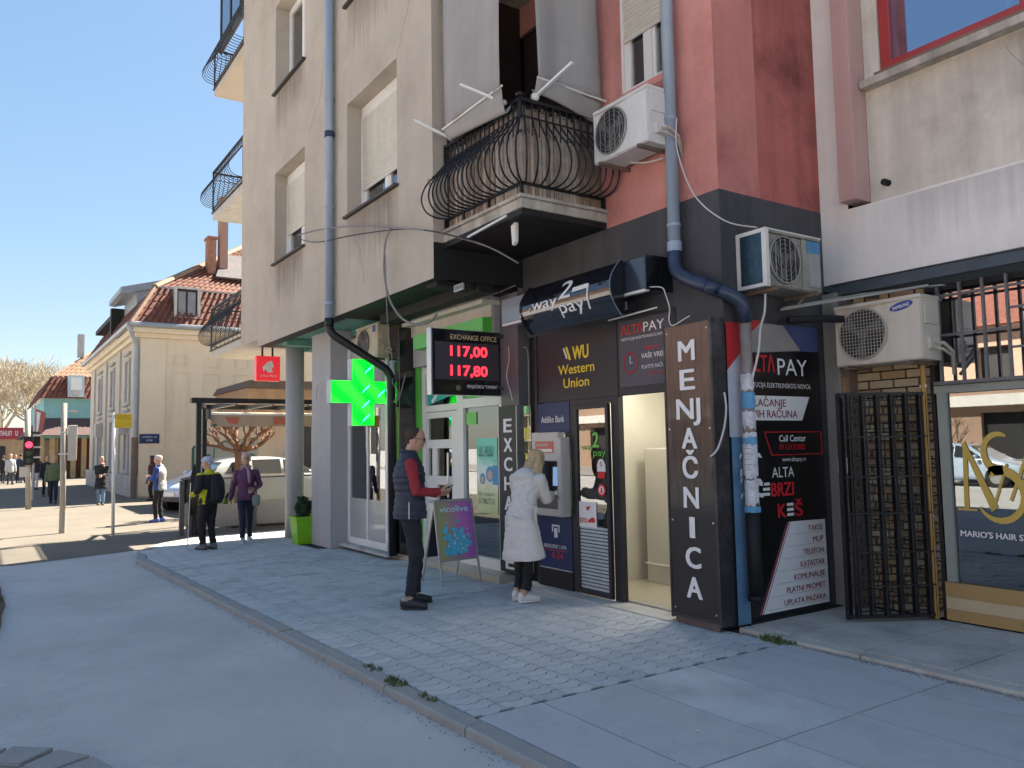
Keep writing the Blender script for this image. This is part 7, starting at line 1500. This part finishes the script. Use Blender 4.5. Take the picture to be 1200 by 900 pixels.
    q = newq(); q.blob(c+hf3*.088-hu*.055,(.006,.022,.006),8,4); q.build('mouth', LIP, t)
    if S.get('glasses'):
        q = newq()
        for s_ in (-1,1):
            (q.blob(c+hf3*.092+hs*.031*s_+hu*.010,(.010,.027,.019),10,6) if S['glasses'] == 'dark' else q.ring(c+hf3*.098+hs*.031*s_+hu*.008,hf3,.019,.0022,14,4)); q.bar(c+hf3*.088+hs*.058*s_+hu*.014, c-hf3*.01+hs*.078*s_+hu*.012,.006)
        q.bar(c+hf3*.10-hs*.01+hu*.012,c+hf3*.10+hs*.01+hu*.012,.005); q.build('glasses', EYE if S['glasses'] == 'dark' else mat('spectacles',(.12,.10,.09),.2), t)
    # --- shoes
    for i, a in enumerate((FL,FR)):
        yaw = (-.0,.0)[i]+S.get('footyaw',(0.12,-.12))[i]; fx = Vector((math.cos(yaw),math.sin(yaw),0)); z0 = a.z
        q = newq(); eloft(q,[(a-fx*.075+Z_*.058,.052,.038),(a-fx*.01+Z_*.058,.055,.042),(a+fx*.08+Z_*.048,.040,.048),(a+fx*.155+Z_*.036,.028,.042)],Z_,14); eloft(q,[(a-fx*.045+Z_*.10,.042,.045),(a-fx*.04+Z_*.05,.042,.045)],fx,12); sh = q.build('shoe', S.get('shoes') or mat('black_shoe',(.02,.02,.022),.5,var=.2), t); remesh(sh,.010*sc,2)
        q = newq(); eloft(q,[(a-fx*.08+Z_*.013,.013,.040),(a+Z_*.013,.013,.043),(a+fx*.09+Z_*.013,.013,.05),(a+fx*.165+Z_*.014,.012,.042)],Z_,14,False); q.build('sole', S.get('soles') or mat('dark_sole',(.04,.04,.04),.8), sh, smooth=True)
    # --- trousers
    leg = S.get('legw',1.0); hem = S.get('hem',.10)
    q = newq(); eloft(q,[(pel-Z_*.06,.112,.155),(pel+Z_*.03,.112,.165),(pel+Z_*.09,.105,.148)],X1)
    for a, k_, b in ((hipL,kL,aL),(hipR,kR,aR)):
        e = b+(k_-b).normalized()*(hem-.085); fold = []
        for i, u in enumerate((0,.12,.25,.38,.5,.6,.7,.8,.9,1.0)):
            if u <= .5: pnt = a.lerp(k_,u*2); r_ = .094+(.066-.094)*(u*2)
            else: pnt = k_.lerp(e,(u-.5)*2); r_ = .066+(.054-.066)*((u-.5)*2)
            w_ = .004*math.sin(i*2.7+a.y*30) if u > .3 else 0
            fold.append((pnt, (r_+w_)*leg, (r_+w_)*leg))
        eloft(q, fold, X1, 14, False)
    tr = q.build('trousers', S['trousers'], t); remesh(tr,max(voxel,.010)*sc,3,None,.011)
    # --- upper garment
    g_ = S['top']; len_ = g_.get('length',.0); r0 = g_.get('loose',.018); hemr = g_.get('hemr',0); q = newq(); low = pel+Vector((0,0,.0-len_)); secs = []
    nst = int((len_+.10)/.05)+1
    if g_.get('flare') is not None:
        L_ = len_
        for i in range(8): u = i/7; zz = low.z+(pel.z+.02-low.z)*u; fl = g_['flare']*(1-u); kx = hx[0]+(kL.x+kR.x-2*hx[0])*.35*(1-u); secs.append((Vector((kx,hx[1],zz)),.125+r0+fl+.006*math.sin(i*1.9),.165+r0+fl))
    else: secs += [(low,.118+r0,.165+r0),(pel+Z_*.04,.112+r0,.162+r0)] if len_ < .04 else [(low,.122+r0,.168+r0),(low.lerp(pel,.5),.124+r0,.172+r0),(pel+Z_*.02,.115+r0,.165+r0)]
    wz = g_.get('waist',1.0)
    secs += [(waist,(.100+r0)*wz,(.137+r0)*wz),(waist.lerp(chest,.5),.112+r0,.150+r0),(chest,.118+r0,.163+r0),(chest+Z_*.08,.106+r0*.8,.17+r0*.6),(chest+Z_*.135,.088+r0*.6,.145+r0*.4),(nb-Z_*.02,.066+r0*.5,.080+r0*.3),(nb+Z_*.022,.055+r0*.5,.060+r0*.5)]
    if g_.get('quilt'):
        P_ = secs; secs = []; n_ = 52
        for i in range(n_+1):
            u = i/n_*(len(P_)-1); j = min(int(u),len(P_)-2); v = u-j; pz = P_[j][0].lerp(P_[j+1][0],v); ra = P_[j][1]*(1-v)+P_[j+1][1]*v; rb = P_[j][2]*(1-v)+P_[j+1][2]*v
            w_ = .011*abs(math.sin(pz.z*math.pi/.062)); secs.append((pz,ra+w_,rb+w_))
    eloft(q, secs, X1, 24, False)
    if not g_.get('sleeveless'):
        sl = g_.get('sleeve',.012)
        for a, e, w in ((shL,eL,wL),(shR,eR,wR)):
            ew = w+(e-w).normalized()*.01; fold = []
            for i, u in enumerate((0,.15,.3,.42,.5,.58,.7,.82,.92,1)):
                pnt = a.lerp(e,u*2) if u <= .5 else e.lerp(ew,(u-.5)*2); r_ = (.062-.020*u+sl)+.004*math.sin(i*2.4); fold.append((pnt,r_,r_))
            eloft(q, fold, X1, 14, True)
    up_ = q.build('jacket' if g_.get('kind_') is None else g_['kind_'], g_['m'] if isinstance(g_['m'],(list,tuple)) else [g_['m']], t)
    Mi = M4.inverted(); fn = g_.get('matfn'); L0 = Vector(pos)
    remesh(up_, voxel*sc, g_.get('smooth',3), (lambda p: fn(Mi @ (p+L0))) if fn else None, .003 if g_.get('quilt') else .010)
    if g_.get('sleeveless'):
        q = newq()
        for a, e, w in ((shL,eL,wL),(shR,eR,wR)):
            fold = []
            for i, u in enumerate((0,.15,.3,.42,.5,.58,.7,.82,.92,1)):
                pnt = a.lerp(e,u*2) if u <= .5 else e.lerp(w,(u-.5)*2); r_ = (.060-.022*u)+.003*math.sin(i*2.4); fold.append((pnt,r_,r_))
            eloft(q, fold, X1, 14, True)
        sv = q.build('sleeves', g_['sleeve_m'], t); remesh(sv,.010*sc,2)
    # --- hair
    hh = S.get('hair'); J = dict(M4=M4,newq=newq,t=t,c=c,hf=hf3,hs=hs,hu=hu,nb=nb,chest=chest,waist=waist,pel=pel,wL=wL,wR=wR,eL=eL,eR=eR,shL=shL,shR=shR,sc=sc,X1=X1,low=low)
    if hh:
        q = newq(); k_ = hh.get('style','short'); th = hh.get('th',.010)
        if k_ == 'short':
            q.loft([ell(c+hu*z+hf3*(o-.012), hf3, hs, a+th, b+th, 18) for z,a,b,o in [(.0,.055,.067,-.026),(.02,.070,.071,-.018),(.05,.083,.0725,-.012),(.078,.084,.066,-.006),(.102,.064,.052,-.004),(.122,.03,.026,-.004)]]); q.tube([c-hf3*.045-hu*.0,c-hf3*.055-hu*.05],[.055,.04],10)
        elif k_ == 'puffy':
            rn = random.Random(9); q.blob(c+hu*.045-hf3*.025,(.098*1,.092,.092),16,10)
            for i in range(40):
                a = rn.uniform(-2.6,2.6)+math.pi; z_ = rn.uniform(-.03,.11); rr_ = .075*math.cos(max(0,z_-.03)*9); q.blob(c+hu*z_+hf3*(math.cos(a)*rr_-.012)+hs*math.sin(a)*rr_,(.026,.026,.026),7,5)
        elif k_ == 'long':
            q.loft([ell(c+hu*z+hf3*(o-.012), hf3, hs, a+th+.006, b+th+.004, 18) for z,a,b,o in [(-.01,.06,.068,-.03),(.02,.078,.072,-.016),(.05,.086,.0735,-.010),(.08,.084,.066,-.006),(.105,.062,.05,-.004),(.126,.03,.026,-.004)]])
            rn = random.Random(3)
            for i in range(46):
                a = math.pi+rn.uniform(-2.0,2.0); s0 = c+hu*rn.uniform(.02,.07)+hf3*(math.cos(a)*.07-.012)+hs*math.sin(a)*.07; e0_ = c-hu*rn.uniform(.20,.27)+hf3*(math.cos(a)*.115-.02+rn.uniform(-.015,.015))+hs*math.sin(a)*.11
                q.tube([s0, s0.lerp(e0_,.35)+hf3*math.cos(a)*.02+hs*math.sin(a)*.02, s0.lerp(e0_,.7)+(hf3*math.cos(a)+hs*math.sin(a))*.02, e0_],[.015,.018,.015,.006],6)
        elif k_ == 'hood' or k_ == 'cap':
            q.loft([ell(c+hu*z+hf3*(o-.008), hf3, hs, a+.012, b+.012, 18) for z,a,b,o in [(.025,.088,.074,-.010),(.05,.092,.076,-.006),(.08,.088,.070,-.004),(.108,.064,.054,-.004),(.13,.03,.028,-.004)]]); q.tube([c-hf3*.05+hu*.03,c-hf3*.055-hu*.03],[.055,.045],10)
        o = q.build('hair' if k_ not in ('cap','hood') else 'cap', hh['m'], t); remesh(o,(.007 if fing else .009)*sc,1)
    return t, J
def add_part(J, nm, m, fn, vox=None, par=None, **k):
    q = J['newq'](); fn(q); o = q.build(nm, m, par or J['t'], **k)
    if vox: remesh(o, vox, 2)
    return o
# --- man with quilted vest, looking at his phone
C_NAVY = cloth('navy_quilt',(.022,.030,.055),.6); C_RED = cloth('dark_red_jersey',(.30,.025,.035)); C_DENIM = cloth('black_denim',(.016,.018,.026)); C_HAIRB = mat('short_brown_hair',(.05,.03,.02),.8,var=.3,scale=40)
t, J = person('man in a navy quilted vest and dark red sleeves looking at his phone', (-7.22,3.58,0), (.36,.93), 1.80, .010,
    footL=(.06,.12,0), footR=(-.02,-.13,0), footyaw=(.25,-.35), hip=(.0,-.01), lean=-.01, nod=.10, turn=-.05, bulk=1.25, glasses='dark',
    handR=(.27,-.10,1.10), handL=(.27,.05,1.07), poleR=(-.6,-.5,-1), poleL=(-.6,.5,-1), hdirR=(1,.15,.05), hdirL=(1,-.2,.05), palmR=(0,.5,1), palmL=(0,-.5,1), curlR=.6, curlL=.5,
    trousers=C_DENIM, legw=1.04, hem=.12, top=dict(m=C_NAVY,quilt=True,sleeveless=True,sleeve_m=C_RED,length=.10,loose=.034,kind_='vest',smooth=1), hair=dict(m=C_HAIRB,th=.006),
    shoes=mat('black_trainer',(.025,.025,.03),.45,var=.3,scale=30), soles=mat('black_sole',(.03,.03,.035),.7))
add_part(J,'phone',S_BLACK,lambda q: q.prism([(.335,-.06,1.115),(.42,-.06,1.155),(.42,.015,1.155),(.335,.015,1.115)],(-.003,0,.008)))
add_part(J,'zip',S_WHITE,lambda q: q.tube([J['shR']*.0+Vector((-.03,-.222,.86)),Vector((-.03,-.225,1.02))],.005,5)); add_part(J,'collar',C_NAVY,lambda q: q.ring(J['nb']+Z_*.025-X_*.005,(0.1,0,1),.068,.017,20,8))
for s_, y in ((0,-.13),(1,.12)): add_part(J,'sock',mat('grey_sock',(.3,.3,.3),.9),lambda q: q.cyl((-.03+.08*s_-.03,y,.085),(-.03+.08*s_-.03,y,.125),.040,12))
# --- woman in pale coat at the cash machine
C_COAT = cloth('pale_wool_coat',(.66,.63,.60),.9); C_BLKT = cloth('black_trousers',(.012,.012,.014)); C_BLOND = mat('blonde_hair',(.50,.36,.21),.6,var=.3,scale=25,streak=.6)
t, J = person('blonde woman in a long pale coat using the cash machine', (-6.74,4.60,0), (-.18,.98), 1.57, .010,
    footL=(.03,.09,0), footR=(-.03,-.08,0), footyaw=(.05,-.5), lean=.12, nod=.18, turn=-.25, fem=True, bulk=1.2,
    handR=(.47,-.02,1.16), handL=(.42,.14,1.17), poleR=(-.4,-.5,-1), poleL=(-.4,.5,-1), hdirR=(1,.1,.05), hdirL=(1,0,0), palmR=(0,.1,-1), palmL=(0,-.1,-1), curlR=.4,
    trousers=C_BLKT, legw=.96, hem=.13, top=dict(m=C_COAT,length=.47,loose=.020,flare=.085,sleeve=.016,kind_='coat',waist=1.0), hair=dict(m=C_BLOND,style='long'),
    shoes=mat('white_trainer',(.68,.64,.60),.5,var=.04), soles=mat('white_sole',(.72,.70,.66),.6))
nbp = J['nb']
add_part(J,'collar',C_COAT,lambda q: (eloft(q,[(nbp+Vector((-.03,0,-.01)),.08,.10),(nbp+Vector((-.045,0,-.045)),.10,.15),(nbp+Vector((-.075,0,-.09)),.105,.17),(nbp+Vector((-.10,0,-.15)),.06,.13)],J['X1'],20)),.012)
add_part(J,'belt',C_COAT,lambda q: (q.loft([ell(J['waist']+Z_*z+X_*.0,J['X1'],Y_,  .142,.175,24) for z in (-.055,-.01)],cap=False), q.prism([(.0,-.195,1.06),(.045,-.195,1.06),(.05,-.205,.88),(.015,-.21,.86)],(0,-.012,0)), q.prism([(-.01,-.200,1.07),(.05,-.200,1.07),(.05,-.215,1.01),(-.01,-.215,1.01)],(0,-.02,0))), bevel=.004)
add_part(J,'cuff',C_COAT,lambda q: q.cyl(J['wR'].lerp(J['eR'],.05),J['wR'].lerp(J['eR'],.36),.062,16,.060),.010)
add_part(J,'sock',SKIN,lambda q: (q.cyl((-.0,.09,.08),(-.0,.09,.15),.033,12), q.cyl((-.06,-.08,.08),(-.06,-.08,.15),.033,12)), kind=None)
# --- yellow and black jacket with backpack and white cap
C_BLKJ = cloth('black_jacket',(.014,.014,.018)); C_YEL = cloth('acid_yellow',(.55,.52,.02)); C_CAP = cloth('white_cap',(.50,.50,.62))
t, J = person('walker in a white cap and yellow and black jacket with a black backpack', (-13.4,3.05,0), (-.80,-.42), 1.50, .014,
    footL=(.04,.09,0), footR=(-.03,-.09,0), nod=.10, turn=.25, bulk=1.1, handL=(.22,.20,1.02), handR=(.24,-.12,1.06), poleL=(-1,.5,-.6), poleR=(-1,-.5,-.6),
    trousers=C_BLKT, legw=1.12, top=dict(m=[C_BLKJ,C_YEL],length=.10,loose=.03,matfn=lambda p: 1 if (p.z < 1.12 and abs(p.y) < .19 and not (p.x < -.09)) or (p.z > 1.40) or (.98 < p.z < 1.08 and p.x > .05) else 0), hair=dict(m=C_CAP,style='cap'), shoes=mat('grey_trainer',(.12,.12,.13),.6))
add_part(J,'backpack',C_BLKJ,lambda q: (eloft(q,[(Vector((-.22,0,.90)),.07,.13),(Vector((-.24,0,1.05)),.10,.15),(Vector((-.23,0,1.25)),.10,.145),(Vector((-.20,0,1.38)),.06,.11)],X_,18), eloft(q,[(Vector((-.32,0,.95)),.03,.09),(Vector((-.33,0,1.12)),.04,.10)],X_,14)),.014)
add_part(J,'pole',S_ALU,lambda q: q.tube([(.30,.22,.0),(.20,.25,1.25)],.010,6))
# --- woman in the purple jacket
C_PUR = cloth('purple_quilt',(.11,.025,.085),.5); C_NVT = cloth('navy_trousers',(.014,.018,.045)); C_GREYH = mat('grey_hair',(.50,.44,.40),.8,var=.2,scale=40)
t, J = person('grey haired woman in glasses and a purple jacket walking towards the camera', (-14.0,3.80,0), (.97,-.22), 1.52, .013, group=None,
    footL=(-.12,.08,.0), footR=(.16,-.06,0), hip=(0,0), fem=True, bulk=1.0, glasses='clear', turn=.05, handR=(.02,-.30,.84), handL=(.20,.14,1.04), poleL=(-.7,.7,-.6), palmL=(-.2,-1,0), curlL=.8, curlR=.5,
    trousers=C_NVT, legw=.98, top=dict(m=C_PUR,length=.12,loose=.018,sleeve=.004,waist=1.0), hair=dict(m=C_GREYH,style='puffy'), shoes=mat('pale_trainer',(.45,.48,.55),.6), soles=mat('white_sole',(.72,.70,.66),.6))
add_part(J,'scarf',cloth('lilac_scarf',(.34,.24,.30)),lambda q: (q.ring(J['nb']+Z_*.02,(.15,0,1),.075,.03,18,8), q.tube([J['nb']+Vector((.10,.03,-.02)),J['nb']+Vector((.15,.05,-.14)),J['nb']+Vector((.155,.055,-.30))],[.03,.034,.028],8)),.012)
add_part(J,'shoulder_bag',cloth('grey_green_bag',(.20,.24,.23),.6),lambda q: (eloft(q,[(Vector((.16,.19,.74)),.05,.075),(Vector((.16,.19,.86)),.05,.085),(Vector((.16,.19,.93)),.03,.07)],X_,14)),.012); add_part(J,'bag_strap',S_BLACK,lambda q: q.tube([(.16,.19,.93),(.13,.20,1.15),(.02,.14,1.44),(-.08,.10,1.40)],.008,5))
# --- old man in blue and grey, woman behind with the red bag
t, J = person('white haired man in a blue jacket and pale vest standing by the terrace', (-20.0,3.45,-.06), (-.45,-.78), 1.57, .016, footL=(.05,.09,0), footR=(-.03,-.09,0), nod=.08, turn=0,
    handR=(.24,-.02,1.16), handL=(.25,.08,1.14), poleR=(-.3,-.7,-1), poleL=(-.3,.7,-1), bulk=1.25, trousers=C_BLKT, legw=1.0, top=dict(m=[cloth('blue_jacket',(.035,.07,.26)),cloth('pale_vest',(.40,.40,.42))],length=.12,loose=.04,matfn=lambda p: 1 if p.x < -.04 and abs(p.y) < .2 else 0), hair=dict(m=mat('white_hair',(.6,.52,.48),.8,var=.2,scale=30),style='short'), shoes=mat('blue_trainer',(.10,.16,.5),.6))
t, J = person('dark haired woman with a red bag by the corner of the cream building', (-29.0,4.75,-.06), (-.3,-.9), 1.5, .02, trousers=C_BLKT, fem=True, top=dict(m=cloth('dark_brown_coat',(.05,.02,.02)),length=.3,loose=.03,flare=.02), hair=dict(m=mat('dark_hair',(.03,.02,.018),.7,var=.2),style='long'))
add_part(J,'bag',mat('red_leather_bag',(.55,.04,.03),.5),lambda q: eloft(q,[(Vector((.05,-.32,.50)),.07,.15),(Vector((.05,-.32,.80)),.06,.14)],X_,12),.02)
t, J = person('woman in a long black coat and jeans walking from the cream building', (-27.9,3.11,-.06), (.9,-.2), 1.52, .018, fem=True, footL=(.1,.07,0), footR=(-.08,-.07,0), handL=(.22,.05,1.05), handR=(.22,-.05,1.05), trousers=cloth('pale_jeans',(.16,.24,.36)), top=dict(m=C_BLKJ,length=.36,loose=.02,flare=.04), hair=dict(m=mat('brown_hair',(.12,.07,.04),.7,var=.2),style='short'))
add_part(J,'scarf',cloth('pink_scarf',(.45,.25,.24)),lambda q: q.ring(J['nb']+Z_*.02,(.15,0,1),.07,.03,14,6),.02)
t, J = person('person in a green jacket and tan hat on the crossing left of the middle post', (-30.2,1.96,-.06), (.8,-.1), 1.56, .02, footL=(.12,.08,0), footR=(-.1,-.08,0), trousers=C_NVT, top=dict(m=cloth('olive_jacket',(.10,.14,.07)),length=.12,loose=.04), hair=dict(m=cloth('tan_hat',(.42,.28,.12)),style='cap'))
far = [((-35.2,2.05),'person in black beside the green jacket, partly hidden by the post',(.02,.02,.03),(.015,.015,.02)),((-42.3,2.02),'person in a dark top and white trousers behind the traffic light',(.06,.03,.06),(.5,.5,.55)),((-50.75,1.25),'person in a white coat in the group at the left edge',(.5,.5,.52),(.05,.05,.06)),
    ((-54.2,.98),'person in black at the far left of the distant group',(.02,.02,.025),(.02,.02,.02)),((-53.4,1.54),'person in a navy coat right of the white coat in the distant group',(.02,.03,.07),(.02,.02,.03)),((-53.2,1.8),'person in a dark blue jacket in the middle of the distant group',(.03,.04,.08),(.03,.03,.05)),((-52.9,2.1),'rightmost person in dark clothes in the distant group',(.02,.02,.03),(.02,.02,.03))]
for i, ((x,y),lab,c1,c2) in enumerate(far):
    person(lab,(x,y,-.06),(-.9 if i%2 else .9,.2),1.56+.04*(i%3),.028,group='people in the distance',footL=(.12,.08,0),footR=(-.12,-.08,0),trousers=cloth('far_trousers_%d'%i,c2),top=dict(m=cloth('far_coat_%d'%i,c1),length=.25 if i in(2,4) else .1,loose=.03),hair=dict(m=mat('dark_hair',(.03,.02,.018),.7,var=.2) if i != 2 else C_GREYH,style='short'))
# --- A-board
ab = thing('a_board', 'metal framed pavement board with a purple vicolive poster in front of the pharmacy door', 'sign board', (-8.2,4.6,0))
def abp(y, z, off=0): k_ = z/.96; return Vector((-7.98-.20*k_+off, y, z))
abm = mat('board_frame_metal',(.45,.45,.44),.4,metal=.5)
part('frame', abm, ab, lambda q: (q.bar(abp(4.36,0),abp(4.36,.95),.022), q.bar(abp(4.86,0),abp(4.86,.95),.022), q.bar(abp(4.36,.95),abp(4.86,.95),.03), q.bar(abp(4.36,.28),abp(4.86,.28),.022)))
part('rear_leg', abm, ab, lambda q: (q.bar((-8.52,4.38,0),(-8.19,4.38,.95),.02), )); part('rear_leg', abm, ab, lambda q: q.bar((-8.52,4.84,0),(-8.19,4.84,.95),.02))
part('rear_panel', mat('board_back',(.03,.035,.05),.6), ab, lambda q: q.prism([(-8.43,4.39,.28),(-8.43,4.83,.28),(-8.21,4.83,.92),(-8.21,4.39,.92)],(-.006,0,.0)))
po = part('poster', ramp_mat('purple_poster',1,[(0,(.40,.42,.14)),(.3,(.46,.36,.25)),(.65,(.55,.20,.50)),(1,(.48,.14,.55))],.3,.3,.2), ab, lambda q: q.prism([abp(4.375,.29),abp(4.845,.29),abp(4.845,.94),abp(4.375,.94)],(-.008,0,0)))
ar = (abp(0,.95)-abp(0,0)).normalized()
part('lettering', mat('cyan_print',(.60,.85,.88),.5), po, lambda q: q.text('vicolive', abp(4.42,.82,.004), Y_, ar, w=.38, h=.075, bold=.02))
rn = random.Random(8)
part('print', mat('aqua_print',(.10,.52,.72),.5), po, lambda q: [q.add([abp(y,z,.003+.0003*i_)+Y_*(r_*math.cos(a))+ar*(r_*math.sin(a)) for a in [k*1.05 for k in range(6)]],[(0,1,2,3,4,5)]) for i_,(y,z,r_) in enumerate([(rn.gauss(4.61,.085),.36+abs(rn.gauss(0,.14)),rn.uniform(.02,.045)) for _ in range(80)]) if .33 < z < .74 and 4.43 < y < 4.79])
part('print_pale', mat('pale_aqua_print',(.40,.75,.85),.5), po, lambda q: [q.add([abp(y,z,.016+.0003*i_)+Y_*(r_*math.cos(a))+ar*(r_*math.sin(a)) for a in [k*1.05 for k in range(6)]],[(0,1,2,3,4,5)]) for i_,(y,z,r_) in enumerate([(rn.gauss(4.61,.08),.36+abs(rn.gauss(0,.14)),rn.uniform(.008,.02)) for _ in range(40)]) if .33 < z < .74 and 4.43 < y < 4.79])
